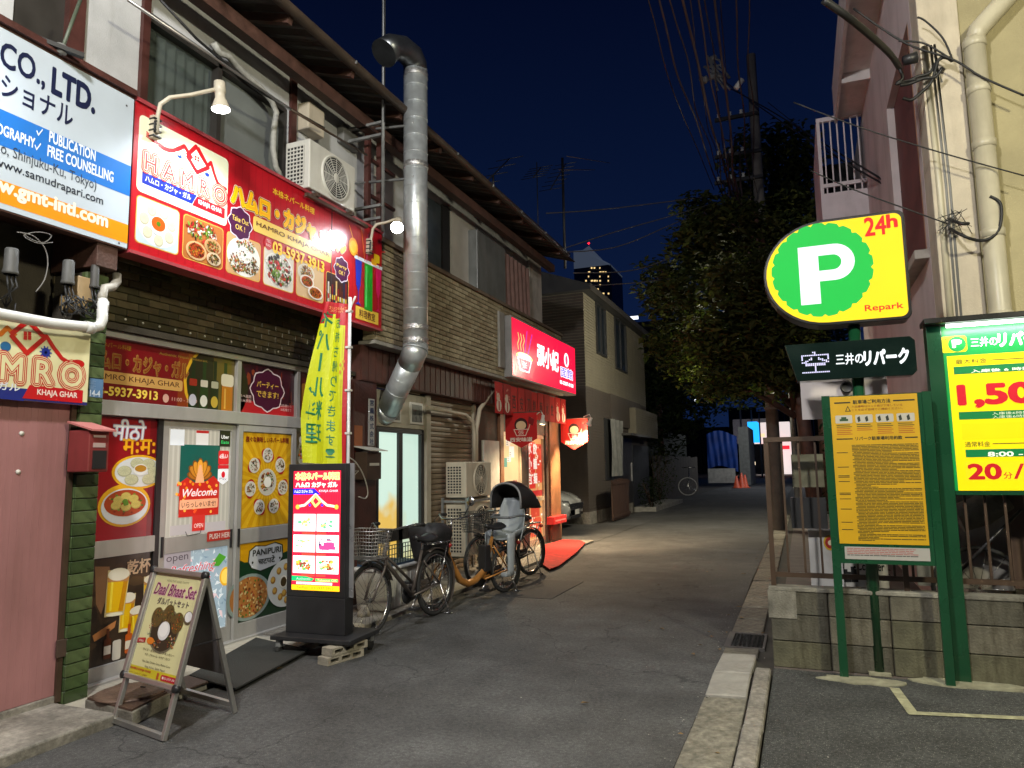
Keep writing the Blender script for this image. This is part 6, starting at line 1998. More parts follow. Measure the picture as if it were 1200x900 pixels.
 if basket:
  mm = MB()
  b0, b1, h0, h1, wt_, wbm = wb - .10, wb + .20, wr * 2 + .05, wr * 2 + .30, .19, .14
  def bp(u_, v_, t_):  # u: along, v: across, t: up
   k = .78 + .22 * t_
   return Q((b0 + b1) / 2 + (u_ - .5) * (b1 - b0) * k, h0 + (h1 - h0) * t_, (v_ - .5) * 2 * wt_ * k)
  for k in range(9):
   t_ = k / 8
   mm.tube([bp(0, 0, t_), bp(1, 0, t_), bp(1, 1, t_), bp(0, 1, t_)], .003 if k < 8 else .005, 4, closed=True)
  for k in range(11):
   u_ = k / 10
   for f in (lambda t_: bp(u_, 0, t_), lambda t_: bp(u_, 1, t_), lambda t_: bp(0, u_, t_), lambda t_: bp(1, u_, t_)): mm.tube([f(0), f(1)], .0025, 4, cap=False)
   mm.tube([bp(0, u_, 0), bp(1, u_, 0)], .003, 4, cap=False)
  mm.build('basket', basket, o)
 return o, Q, s_, w_, upv, wb


GZ = .0
b1f, b1r = at(432, 748, z=0), at(510, 721, z=0)
bike1, *_ = bicycle('grey brown city bicycle with a wire basket nearest the menu stand', b1r, b1f, .33, (.12, .10, .09), basket=pm('steel wire', (.35, .34, .32), .4, metal=.8))
b2r, b2f = at(592, 694, z=0), at(516, 716, z=0)
b2f = b2f + Vector((-.10, .05, 0)); b2f.z = 0
bike2, Q, s2, w2_, u2, wb2 = bicycle('orange low step bicycle with a child seat and black front basket cover', b2r, b2f, .275, (.5, .22, .05), seat_h=.80, kind='mama', fender=black_metal)
# covered front basket
blk_cloth = pm('black nylon', (.016, .016, .018), .6, var=.3, bump=.5, bs=30)
mm = MB()
for lv, (k0, k1) in enumerate(((0, 1),)):
 ring = []
 lvls = [(.52, .72, .0), (.62, .85, .02), (.78, 1.0, .0), (.80, 1.05, .0), (.86, 1.0, .0), (.90, .7, 0), (.91, .3, 0)]
 n = 24; vs = []
 for h_, k, _ in lvls:
  for j in range(n):
   t_ = 6.28318 * j / n
   x = abs(math.cos(t_)) ** .5 * math.copysign(1, math.cos(t_)) * .19 * k; y_ = abs(math.sin(t_)) ** .5 * math.copysign(1, math.sin(t_)) * .2 * k
   vs.append(Q(wb2 + .06 + x, h_ + .012 * math.sin(t_ * 5) * (h_ > .6), y_))
 fs = [(i * n + j, i * n + (j + 1) % n, (i + 1) * n + (j + 1) % n, (i + 1) * n + j) for i in range(len(lvls) - 1) for j in range(n)] + [tuple(range(n))[::-1], tuple((len(lvls) - 1) * n + j for j in range(n))]
 mm.add(vs, fs, 0, True)
mm.build('basket_cover', blk_cloth, bike2)
MB().obox(Q(.34, .30, -.06), s2 * .10, w2_ * .12, u2 * .30).build('battery', black_metal, bike2, bevel=.01)
MB().tube([Q(wb2 - .27, .98, .2), Q(wb2 - .3, 1.12, .27)], .007, 6).build('mirror_stem', black_metal, bike2)
MB().lathe([(0, -.01), (.05, -.01), (.055, .006), (0, .012)], Q(wb2 - .3, 1.14, .27), s2 * -1, 16).build('mirror', chrome, bike2)
# child seat behind the saddle
cs_ = thing('child_seat', 'pale grey child seat with a black folding hood on the orange bicycle', 'child seat', Q(-.05, .65))
shell = pm('pale grey plastic shell', (.32, .35, .37), .4, var=.06, dirt=.1)
padm = pm('black pads', (.02, .022, .026), .6, bump=.4, bs=60)
k_ = 1.0


def back(u_, v_):
 t_ = (v_ - .5) * 2
 w0 = .20 + .02 * math.sin(u_ * 3.1)
 return Q(-.20 - .13 * u_ + .13 * abs(t_) ** 2.5, .62 + .50 * u_, w0 * t_ * (1 - .25 * u_ ** 3))


MB().grid(back, 10, 10).build('back_shell', shell, cs_, solid=.012)
MB().grid(lambda u_, v_: Q(-.20 + .30 * u_, .66 - .02 * u_ + .14 * abs((v_ - .5) * 2) ** 3 * (1 - u_ * .4), .20 * (v_ - .5) * 2), 8, 10).build('seat_pan', shell, cs_, solid=.012)
for sd in (-1, 1):
 MB().grid(lambda u_, v_: Q(.02 + .15 * v_ * (1 - .3 * u_) + .04 * u_, .72 - .48 * u_, .17 * sd + .03 * sd * math.sin(v_ * 3.14)), 8, 5).build('leg_guard', shell, cs_, solid=.014)
 MB().obox(Q(.03, .22, .11 * sd), s2 * .2, w2_ * .09 * sd, u2 * .05).build('foot_rest', shell, cs_, bevel=.015)
 MB().grid(lambda u_, v_: Q(-.27 - .11 * u_ + .02, .72 + .42 * u_, (.08 * sd) + (v_ - .5) * .05), 6, 2).build('harness_strap', padm, cs_, solid=.008)
 MB().tube([Q(-.24, .90, .19 * sd), Q(-.05, .92, .2 * sd), Q(.08, .90, .14 * sd)], .014, 8).build('armrest', pm('grey rail', (.13, .14, .15), .5), cs_)
MB().tube([Q(.08, .90, .14), Q(.11, .90, 0), Q(.08, .90, -.14)], .016, 8).build('grab_bar', pm('grey rail', (.13, .14, .15), .5), cs_)
MB().grid(lambda u_, v_: Q(-.25 - .1 * u_, .72 + .40 * u_, .11 * (v_ - .5) * 2), 5, 4).build('back_pad', pm('grey pad', (.10, .11, .12), .8), cs_, solid=.02)


def hood(u_, v_):
 a = -.05 + u_ * 2.1          # from the back over to the front
 t_ = (v_ - .5) * math.pi
 r0 = .30
 return Q(-.16 - r0 * 1.0 * math.cos(a), 1.0 + r0 * 1.12 * math.sin(a) * math.cos(t_) ** .5, .235 * math.sin(t_))


MB().grid(hood, 16, 14).build('hood', pm('black hood cloth', (.018, .018, .02), .45, bump=.3, bs=40), cs_, solid=.006)
for u_ in (.02, .98): MB().tube([hood(u_, v_ / 14) + Vector((0, 0, .006)) for v_ in range(15)], .013, 6).build('hood_rim', pm('grey hood rim', (.25, .25, .26), .5), cs_)
b3r = at(622, 674, z=0); b3f = b3r + Vector((-.28, -1.08, 0))
bike3, *_ = bicycle('black city bicycle farthest from the camera beside the dumpling shop', b3r, b3f, .32, (.02, .02, .022), basket=pm('black wire', (.04, .04, .04), .5), fender=black_metal)

# white bin and crate behind the grey bicycle
bn_ = thing('storage_bin', 'white plastic storage bin with lid behind the grey bicycle', 'storage bin', (-4.2, 6.3, .035))
A, B = at(451, 715, x=-4.05), at(492, 700, x=-4.05)
yb_0, yb_1 = A.y + .05, A.y + .78
lev = [(.035, .86), (.40, .97), (.43, 1.0)]
mm = MB(); vs = []
for z, k in lev:
 cx_, cy_ = -4.28, (yb_0 + yb_1) / 2; hx, hy = .2 * k, (yb_1 - yb_0) / 2 * k
 vs += [(cx_ - hx, cy_ - hy, z), (cx_ + hx, cy_ - hy, z), (cx_ + hx, cy_ + hy, z), (cx_ - hx, cy_ + hy, z)]
mm.add(vs, [(i * 4 + j, i * 4 + (j + 1) % 4, i * 4 + 4 + (j + 1) % 4, i * 4 + 4 + j) for i in range(2) for j in range(4)] + [(3, 2, 1, 0), (8, 9, 10, 11)])
for k in range(6): mm.box(-4.085 , -4.078, yb_0 + .08 + k * .11, yb_0 + .1 + k * .11, .06, .38)
mm.build('body', white_pl, bn_, bevel=.015)
boxes('lid', pm('white lid', (.6, .6, .58), .45, dirt=.3), bn_, (-4.50, -4.06, yb_0 - .02, yb_1 + .02, .435, .475), bevel=.015)
cr_ = thing('crate', 'dark blue wire crate on top of the white storage bin', 'crate', (-4.28, (yb_0 + yb_1) / 2, .48))
boxes('tray', pm('dark blue plastic', (.02, .05, .10), .5), cr_, (-4.46, -4.1, yb_0 + .05, yb_1 - .05, .477, .50))
mm = MB()
for k in range(12):
 y = yb_0 + .06 + k * (yb_1 - yb_0 - .12) / 11
 mm.box(-4.106, -4.10, y - .004, y + .004, .50, .70); mm.box(-4.46, -4.454, y - .004, y + .004, .50, .70)
for z in (.54, .6, .66, .7):
 mm.box(-4.106, -4.099, yb_0 + .05, yb_1 - .05, z - .004, z + .004); mm.box(-4.46, -4.1, yb_0 + .05, yb_0 + .056, z - .004, z + .004)
mm.build('mesh', pm('dark green wire', (.02, .05, .05), .5), cr_, kind='stuff')
mm = MB(); p_ = at(426, 722, z=.035)
mm.lathe([(0, 0), (.07, 0), (.06, .05), (.035, .09), (.03, .11), (0, .115)], (p_.x, p_.y, .03), (0, 0, 1), 16)
mm.build('stand_weight', cream_pl, None, label='small cream plastic weight on the step behind the front wheel of the grey bicycle', cat='weight')

# stacked condensers
A, B = at(533, 583, x=-4.3), at(575, 545, x=-4.3)
y0_, y1_ = at(548, 560, x=-4.28).y, at(577, 560, x=-4.28).y
z0_, z1_ = at(548, 586, x=-4.28).z, at(548, 541, x=-4.28).z
condenser('air_conditioner', 'cream outdoor air conditioner unit, upper one of the stack by the roller shutter', y0_, y1_, -4.62, -4.30, z0_, z1_, 'stacked outdoor units', mat=cream_pl)
z2_, z3_ = at(551, 655, x=-4.28).z, at(551, 590, x=-4.28).z
condenser('air_conditioner', 'cream outdoor air conditioner unit, lower one of the stack by the roller shutter', y0_, y1_ + .05, -4.62, -4.30, max(.12, z2_), z3_, 'stacked outdoor units', mat=cream_pl)
rk = thing('unit_rack', 'slotted steel rack carrying the two stacked outdoor units', 'rack', (-4.45, (y0_ + y1_) / 2, .035))
for x in (-4.65, -4.28):
 for y in (y0_ - .03, y1_ + .08):
  boxes('upright', galv_dull, rk, (x - .015, x + .015, y - .02, y + .02, .035, z0_ + .03))
for y in (y0_ - .03, y1_ + .08): boxes('crossbar', galv_dull, rk, (-4.63, -4.30, y - .02, y + .02, z0_ - .035, z0_ - .005))
boxes('crossbar', galv_dull, rk, (-4.30, -4.27, y0_ - .01, y1_ + .06, z0_ - .035, z0_ - .005))

# ================================================================ dumpling shop
ds_ = thing('dumpling_shop_front', 'dumpling shop front lit warm with red posters in its windows', 'shop front', (-4.75, 12.3, 0))
XN = -4.72
ya_, yz_ = at(586, 560, x=XN).y, at(641, 560, x=XN).y
warm_w = pm('warm white wall', (.55, .48, .36), .7)
wood_o = pm('orange brown timber', (.20, .085, .035), .55, var=.35, vs=5, bump=.4, bs=40, dirt=.5)
boxes('post', wood_o, ds_, (-4.85, XN + .02, ya_, ya_ + .14, .03, 2.55))
yp = at(641, 560, x=XN).y
boxes('post', wood_o, ds_, (-4.9, XN + .08, yz_, at(657, 560, x=XN + .08).y, .0, 2.6), bevel=.02)
boxes('post', pm('dark timber', (.05, .03, .02), .6), ds_, (-4.85, XN + .04, yz_ - .14, yz_ - .01, .03, 2.55))
boxes('lintel', pm('dark timber', (.05, .03, .02), .6), ds_, (-4.85, XN + .02, ya_ + .14, yz_ - .14, 2.12, 2.55))
ym1 = at(612, 560, x=XN).y; ym2 = at(621, 560, x=XN).y
ymA, ymB = ya_ + (yz_ - ya_) * .42, ya_ + (yz_ - ya_) * .56
boxes('mullion', pm('dark bronze frame', (.03, .022, .018), .4), ds_, (-4.8, XN + .01, ymA, ymB, .03, 2.12))
for k, (a, b) in enumerate(((ya_ + .14, ymA), (ymB, yz_ - .14))):
 f_ = boxes('window_frame', pm('warm aluminium', (.5, .42, .32), .4, metal=.4), ds_, (-4.79, XN, a, a + .05, .03, 2.12), (-4.79, XN, b - .05, b, .03, 2.12), (-4.79, XN, a + .05, b - .05, 2.05, 2.12), (-4.79, XN, a + .05, b - .05, .03, .16), (-4.79, XN, a + .05, b - .05, .86, .93))
 P = panel_x(-4.765)
 P.rect(a + .05, .16, b - .05, 2.05, '#e8c890' if k == 0 else '#e0a060', 0)
 rr = random.Random(31 + k)
 if k == 0:
  for j in range(16):
   x, z = rr.uniform(a + .05, b - .3), rr.uniform(.3, 1.95)
   P.rect(x, z, x + rr.uniform(.1, .24), z + rr.uniform(.08, .2), rr.choice(['#f0e8d8', '#60a088', '#e8d8c0', '#4890c0', '#d8c8a0', '#c87860']), 1 + j * .05)
   for t_ in range(3): P.rect(x + .02, z + .02 + t_ * .03, x + .09, z + .03 + t_ * .03, '#6a4a40', 2 + j * .02)
 else:
  L_ = b - a - .1
  for (u0, v0, u1, v1, c_) in ((.0, 1.1, .55, 1.98, '#d83028'), (.6, 1.2, 1., 1.95, '#e04830'), (.0, .95, 1., 1.06, '#c82828'), (.1, .2, .9, .55, '#e05030'), (.2, .56, .8, .84, '#d04028')):
   P.rect(a + .05 + u0 * L_, v0, a + .05 + u1 * L_, v1, c_, 1)
  for j in range(70):
   u, z = rr.uniform(0, .9), rr.uniform(.2, 1.95)
   P.rect(a + .05 + u * L_, z, a + .05 + min(1, u + rr.uniform(.03, .12)) * L_, z + rr.uniform(.02, .05), rr.choice(['#fff0d8', '#f8d8b0', '#e87050', '#fff4e8', '#a82018']), 2 + j * .02)
  for j, ch in enumerate('水餃小籠包麺'):
   P.text(ch, a + .1 + (j % 2) * .3 * L_ * 1.2, 1.75 - (j // 2) * .28, a + .1 + (j % 2) * .3 * L_ * 1.2 + .2, 1.95 - (j // 2) * .28, '#fff0e0', 4, off=.03)
  P.rect(a + .05 + .1 * L_, .86, a + .05 + .55 * L_, .95, '#503828', 4)
 P.build('pane', print_mat('window posters lit from inside', .35, em=.9, nee=True), f_)
# noren
nr = thing('noren_curtain', 'red shop curtain of narrow panels hung under the red lit sign', 'curtain', (-4.5, 12, 2.1))
XNR = -4.42
n0, n1 = at(580, 470, x=XNR), at(663, 490, x=XNR)
zt_, zb3 = at(600, 452, x=XNR).z, at(600, 487, x=XNR).z
n_pan = 11
for k in range(n_pan):
 a = n0.y + (n1.y - n0.y) * k / n_pan; b = n0.y + (n1.y - n0.y) * (k + 1) / n_pan - .012
 P = panel_x(XNR + .008 * math.sin(k * 2.1))
 P.rect(a, zb3, b, zt_, ['#b00c0c', '#9c0808', '#bc1010'][k % 3], 0)
 cu = (a + b) / 2
 if k in (0, 1, 9, 10):
  P.ell(cu, zb3 + .13, .10, .1, '#d8c8b8', 1, 12); P.ell(cu - .03, zb3 + .26, .07, .07, '#d0b8a8', 1.2, 10); P.rect(cu - .02, zb3 + .05, cu + .02, zb3 + .2, '#a83028', 2)
  for j in range(6): P.ell(cu + random.uniform(-.1, .1), zb3 + random.uniform(.25, .42), .018, .018, '#d88878', 1.5 + j * .05, 6)
 else:
  P.text('西安刀削麺水餃'[(k - 2) % 7], cu - .075, zb3 + .12, cu + .075, zb3 + .34, '#5a1010', 1, off=.02)
 o = P.build('curtain_panel', pr_cloth, nr)
 md = o.modifiers.new('solid', 'SOLIDIFY'); md.thickness = .003
MB().tube([(XNR - .01, n0.y - .05, zt_), (XNR - .01, n1.y + .05, zt_)], .012, 6).build('rod', brown_wood, nr)
# pennants
for i, (l_, r_px, tl, tr3, bm3, tip, X) in enumerate((('red pennant with a soup bowl hung in front of the shop door', 0, (592, 482), (629, 486), 515, (609, 525), -4.30), ('lamp lit red pennant on the outer corner of the dumpling shop', 1, (657, 491), (688, 491), 518, (673, 527), -4.45))):
 # hung across the pavement, facing up the street
 Yp = at(610, 500, x=X).y if i == 0 else at(672, 500, x=-4.3).y
 P = panel_y(Yp)
 a, b = P.px(tl), P.px(tr3); tp = P.px(tip); zl = P.px((tl[0], bm3))[1]
 pn = thing('pennant', l_, 'pennant', (a[0], Yp, a[1]), group='red pennants of the dumpling shop')
 zt2 = (a[1] + b[1]) / 2
 cu = (a[0] + b[0]) / 2; hw = (b[0] - a[0]) / 2
 P.poly([(a[0], zt2), (a[0], zl), (cu, tp[1]), (b[0], zl), (b[0], zt2)], '#b81a1a' if i == 0 else '#d02018', 0)  # outer pennant's red is brighter: lamp light put into the ink
 hh_ = zt2 - tp[1]
 P.ell(cu, zt2 - hh_ * .34, hw * .42, hh_ * .2, '#3a1414', 1); P.ell(cu, zt2 - hh_ * .36, hw * .32, hh_ * .13, '#d8b890', 2)
 P.poly([(cu - hw * .48, zt2 - hh_ * .46), (cu + hw * .48, zt2 - hh_ * .46), (cu + hw * .3, zt2 - hh_ * .66), (cu - hw * .3, zt2 - hh_ * .66)], '#e0c8b8', 3)
 P.poly([(cu - hw * .42, zt2 - hh_ * .48), (cu + hw * .42, zt2 - hh_ * .48), (cu + hw * .26, zt2 - hh_ * .64), (cu - hw * .26, zt2 - hh_ * .64)], '#b81a1a', 3.5)
 P.text('張', cu - .05, zt2 - hh_ * .63, cu + .05, zt2 - hh_ * .5, '#e8d0c0', 4)
 P.line([(cu + hw * .45, zt2 - hh_ * .5), (cu + hw * .7, zt2 - hh_ * .15)], .012, '#d8b8a0', 4)
 P.poly([(cu + hw * .5, zt2 - hh_ * .1), (cu + hw * .85, zt2 - hh_ * .2), (cu + hw * .75, zt2 - hh_ * .38), (cu + hw * .45, zt2 - hh_ * .3)], '#7a1414', 4.5)
 P.text('西安味道', cu - hw * .7, zt2 - hh_ * .82, cu + hw * .7, zt2 - hh_ * .70, '#e8d8c8', 4, off=.03)
 o = P.build('cloth', pr_cloth, pn); md = o.modifiers.new('solid', 'SOLIDIFY'); md.thickness = .003
 MB().tube([(min(a[0], b[0]) - .25, Yp, zt2 + .01), (b[0] + .08, Yp, zt2 + .01)], .01, 6).build('rod', brown_wood, pn)
# lit box sign
XG2 = -4.30
bs_ = thing('light_box_sign', 'glowing red light box sign over the dumpling shop', 'light box', (XG2, 12, 3))
TL, TR, BL, BR = at(600, 374, x=XG2), at(674, 407, x=XG2), at(600, 440, x=XG2), at(674, 461, x=XG2)
ya2, yb4, za2, zb4 = (TL.y + BL.y) / 2, (TR.y + BR.y) / 2, (BL.z + BR.z) / 2, (TL.z + TR.z) / 2
boxes('casing', pm('sign casing', (.25, .24, .24), .5, metal=.3), bs_, (XG2 - .22, XG2 - .002, ya2 - .02, yb4 + .02, za2 - .03, zb4 + .03), bevel=.004)
P = panel_x(XG2)
W2, H2 = yb4 - ya2, zb4 - za2
q = lambda a, b: (ya2 + a * W2, za2 + b * H2)
P.rect(ya2, za2, yb4, zb4, '#ee1038', 0)
# bowl emblem with chopsticks
P.poly([q(.06, .36), q(.26, .36), q(.22, .12), q(.10, .12)], '#ffe8f0', 1.5); P.poly([q(.075, .34), q(.245, .34), q(.21, .145), q(.11, .145)], '#e81848', 2); P.text('张', *q(.13, .18), *q(.19, .3), '#ffd8e8', 3)
P.ell(*q(.16, .38), W2 * .11, H2 * .08, '#ffd060', 1.2); P.ell(*q(.16, .40), W2 * .09, H2 * .05, '#fff0e0', 1.4)
P.line([q(.2, .42), q(.27, .86)], .03, '#5030a0', 1.6); P.line([q(.16, .42), q(.2, .88)], .03, '#5030a0', 1.6)
for k in range(3): P.line([q(.08 + k * .035, .48), q(.07 + k * .035, .58), q(.09 + k * .035, .68), q(.075 + k * .035, .78)], .025, '#ffb870', 1.6)
P.shade('張小記', (*q(.34, .34), *q(.68, .74)), ('#fff4f4',), (.045,), 2, shear=.1)
P.ell(*q(.83, .66), W2 * .045, H2 * .15, '#ffe8ee', 2); P.ell(*q(.83, .66), W2 * .02, H2 * .1, '#f04868', 2.5)
P.shade('面館', (*q(.72, .28), *q(.94, .48)), ('#fff4f8', '#7868c8'), (.09, .03), 2)
P.text('03-3207-0138', *q(.7, .12), *q(.95, .19), '#fff0f4', 2, off=.05)
P.build('lit_face', print_mat('backlit red acrylic', .25, em=1.5, nee=True, wear=.06), bs_)
for y in (ya2 + .1, yb4 - .1): boxes('bracket', galv_dull, bs_, (-4.6, XG2 - .22, y - .02, y + .02, zb4 - .1, zb4 - .06))
sb = boxes('wall_box', pm('grey box', (.25, .24, .22), .5), None, (-4.5, -4.40, ya2 - .28, ya2 - .06, za2 + .1, zb4 + .06), bevel=.01, label='narrow grey box on the brick balcony beside the lit red sign', cat='box')
# spots
def spot(head, aim, label, power, col, lit, dn=(.1, -.25, -1)):
 o = thing('spot_lamp', label, 'lamp', head, group='clip lamps of the dumpling shop')
 ax = Vector(aim).normalized()
 MB().lathe([(0, -.09), (.03, -.085), (.03, -.02), (.045, .03), (.065, .06), (.066, .075)], head, ax, 16).build('head', white_pl, o)
 MB().lathe([(.06, .07), (.04, .082), (0, .085)], head, ax, 16).build('bulb', lit, o)
 MB().tube([head - ax * .08, head - ax * .10 + Vector((-.04, 0, .06)), head + Vector((-.12, 0, .1))], .01, 6).build('arm', white_pl, o)
 for kd, pw_ in (('POINT', power * (.5 if dn[1] > 0 else .15)), ('SPOT', power * 14)):
  ld = bpy.data.lights.new('spot_lamp_light', kd); ld.energy = pw_; ld.shadow_soft_size = .03; ld.color = col
  if kd == 'SPOT': ld.spot_size = R(125); ld.spot_blend = .6
  lo = bpy.data.objects.new('lamp_light', ld); COL.objects.link(lo); lo.parent = o; lo.location = ax * .13
  lo.rotation_euler = Vector(dn).to_track_quat('-Z', 'Y').to_euler()


spot(at(636, 492, x=-4.22), (-.15, .1, -1), 'white clip lamp between the shop curtain and the red pennant', 24, (1, .74, .44), emit('warm lamp glow', '#ffe8c0', 14, False))
spot(at(691, 494, y=at(672, 500, x=-4.3).y - .22), (-.45, .25, -.8), 'white clip lamp glaring beside the outer red pennant', 46, (1, .74, .44), emit('warm lamp hot', '#fff0d0', 60, False), (.0, .35, -1))
rb_ = thing('newspaper_box', 'small red box fixed to the timber post of the dumpling shop', 'box', at(657, 610, x=-4.5))
A, B = at(650, 615, x=-4.5), at(664, 603, x=-4.5)
boxes('body', pm('bright red plastic', (.5, .03, .03), .4), rb_, (-4.66, -4.5, A.y, B.y, A.z, B.z), bevel=.006)
P = panel_x(-4.5); P.rect(A.y + .05, (A.z + B.z) / 2 - .02, B.y - .05, (A.z + B.z) / 2 + .01, '#e08080', 0); P.build('label_strip', pr_paper, rb_)
# red carpet
ca, cb, cc2, cd = at(686, 639, z=.03), at(652, 668, z=.03), at(640, 672, z=.03), at(640, 637, z=.03)
pts = [at(686, 637, z=.03), at(676, 648, z=.03), at(655, 664, z=.03), at(644, 668, z=.03), at(632, 660, z=.03), at(636, 640, z=.03), at(660, 633, z=.03), at(680, 634, z=.03)]
mm = MB(); mm.prism([(p.x, p.y) for p in pts], (0, 0, .036), (1, 0, 0), (0, 1, 0), (0, 0, .012))
mm.build('carpet', pm('red carpet', (.38, .02, .015), .95, var=.35, vs=9, dirt=.3, bump=.6, bs=120), None, label='bright red carpet on the ground before the dumpling shop', cat='carpet')
# ================================================================ parked car in the alley, nose to the street
car = thing('parked_car', 'white saloon car parked in the alley with its nose toward the street', 'car', (-7.2, 15.6, 0))
carp = pm('white car paint', (.62, .62, .6), .22, var=.03, coat=.8)
nx = at(690, 600, y=15.4).x
NX = -5.28; CYc = 15.55; HW = .85
CYc = at(676, 600, x=NX).y
prof = [  # (distance back from nose, low z, shoulder z, top z, half width, top half width)
 (.0, .32, .52, .56, .52, .40), (.05, .24, .56, .66, .68, .56), (.15, .2, .62, .74, .78, .66), (.35, .18, .68, .83, .84, .72), (.8, .18, .74, .93, .86, .74), (1.25, .18, .80, .99, .87, .74),
 (1.6, .18, .84, 1.2, .87, .62), (2.0, .18, .86, 1.42, .87, .56), (2.6, .18, .88, 1.47, .87, .56), (3.1, .18, .88, 1.42, .87, .56), (3.6, .2, .88, 1.15, .86, .62), (3.9, .22, .86, .98, .84, .7), (4.3, .3, .8, .92, .76, .64), (4.4, .4, .7, .8, .66, .55)]
vs = []; ns = 18
for d, zl, zs, ztop_, hw, thw in prof:
 ring = []
 pts = [(-hw * .9, zl), (-hw, zl + .08), (-hw, (zl + zs) / 2), (-hw * .985, zs - .03), (-hw * .93, zs), (-thw, ztop_ - .05), (-thw * .85, ztop_), (-thw * .4, ztop_ + .015), (0, ztop_ + .02)]
 ring = pts + [(-a, b) for a, b in pts[::-1][0:]]
 for a, b in ring[:ns]: vs.append((NX - d, CYc + a, b))
fs = [(i * ns + j, (i + 1) * ns + j, (i + 1) * ns + (j + 1) % ns, i * ns + (j + 1) % ns) for i in range(len(prof) - 1) for j in range(ns)]
fs = [f[::-1] for f in fs]
mm = MB(); mm.add(vs, fs + [tuple(range(ns)), tuple(len(vs) - ns + j for j in range(ns))[::-1]], 0, True)
mm.build('body', carp, car)
mm = MB()
mm.prism([(-.56, .60), (.56, .60), (.50, .44), (-.50, .44)], (NX + .012 - .02, CYc, 0), (0, 1, 0), (0, 0, 1), (.012, 0, 0)); 
mm.build('grille', black_metal, car)
mm = MB()
for k in range(4): mm.bar((NX + .01, CYc - .5, .47 + k * .035), (NX + .01, CYc + .5, .47 + k * .035), .008, .008)
mm.build('grille_bars', chrome, car, kind='stuff')
for sd in (-1, 1):
 mm = MB(); mm.prism([(.0, .0), (.26, .05), (.30, .17), (.1, .15)], (NX - .03, CYc + sd * .42, .52), (-.45, sd * .86, 0), (0, 0, 1), (.03, sd * .02, 0))
 hl = mm.build('headlight', pm('headlight lens', (.35, .36, .38), .08, coat=1, metal=.5), car)
 MB().lathe([(0, 0), (.045, 0), (.05, .01)], (NX - .06, CYc + sd * .52, .61), (1, 0, 0), 14).build('reflector_bowl', chrome, hl)
 boxes('fog_lamp', black_metal, car, (NX - .1, NX - .0, CYc + sd * .45 - .1, CYc + sd * .45 + .1, .3, .38), bevel=.01)
 for d in (.85, 3.5):
  wv_ = MB().lathe([(0, -.1), (.31, -.1), (.32, -.07), (.32, .07), (.31, .1), (0, .1)], (NX - d, CYc + sd * .8, .32), (0, 1, 0), 24).build('wheel', tyre_m, car)
  MB().lathe([(0, .0), (.2, .0), (.21, .01)], (NX - d, CYc + sd * .905, .32), (0, sd, 0), 20).build('rim', silver, wv_)
boxes('number_plate', pm('plate white', (.6, .6, .58), .4), car, (NX - .0, NX + .018, CYc - .16, CYc + .16, .33, .45))
boxes('lower_intake', black_metal, car, (NX - .08, NX - .015, CYc - .4, CYc + .4, .24, .31))
mm = MB(); mm.add([(NX - 1.30, CYc - .70, 1.0), (NX - 1.30, CYc + .70, 1.0), (NX - 1.98, CYc + .54, 1.405), (NX - 1.98, CYc - .54, 1.405)], [(0, 1, 2, 3)])
mm.build('windscreen', dark_glass, car)

# ================================================================ grey sided house beyond the alley
XH = -5.28
gh = thing('sided_house', 'grey sided two storey house with dark upper windows beyond the alley', 'building', (-7, 21, 0))
C0 = at(691, 614, x=XH).y
Cend = at(757, 480, x=XH).y
ztp2 = at(677, 337, x=XH).z
zbd = (at(700, 455, x=XH).z + at(748, 475, x=XH).z) / 2
cream_sd = pm('cream house siding', (.185, .165, .12), .8, var=.1, vs=3, bump=.3, bs=60, dirt=.25)
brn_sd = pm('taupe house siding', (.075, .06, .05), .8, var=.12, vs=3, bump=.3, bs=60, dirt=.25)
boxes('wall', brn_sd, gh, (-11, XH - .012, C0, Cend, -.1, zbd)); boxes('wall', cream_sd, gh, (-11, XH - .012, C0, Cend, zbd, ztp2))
side = MB()
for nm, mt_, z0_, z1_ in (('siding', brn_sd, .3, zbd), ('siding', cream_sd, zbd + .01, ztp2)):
 mm = MB(); z = z0_
 while z < z1_ - .02:
  h_ = min(.075, z1_ - z)
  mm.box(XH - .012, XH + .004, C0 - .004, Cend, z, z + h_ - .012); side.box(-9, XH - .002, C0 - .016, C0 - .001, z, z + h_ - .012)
  z += .08
 mm.build(nm, mt_, gh, kind='stuff')
side.build('end_siding', pm('taupe end siding with shade in colour', (.075, .06, .05), .8, var=.12, dirt=.3), gh, kind='stuff')  # end wall dark throughout: the shade on it is put into the colour
boxes('plinth', concrete, gh, (-11, XH + .006, C0 - .02, Cend, -.1, .3))
boxes('roof', pm('dark slate', (.04, .04, .042), .6), gh, (-11.2, XH + .25, C0 - .25, Cend + .3, ztp2, ztp2 + .14))
boxes('fascia', pm('dark fascia', (.05, .045, .04), .5), gh, (XH + .25, XH + .28, C0 - .25, Cend + .3, ztp2 - .02, ztp2 + .16))
mm = MB(); mm.prism([(0, 0), (-5.9, 0), (-2.95, 1.1)], (XH + .25, C0 - .25, ztp2 + .14), (1, 0, 0), (0, 0, 1), (0, Cend - C0 + .55, 0)); mm.build('roof_slope', pm('dark slate', (.04, .04, .042)), gh)
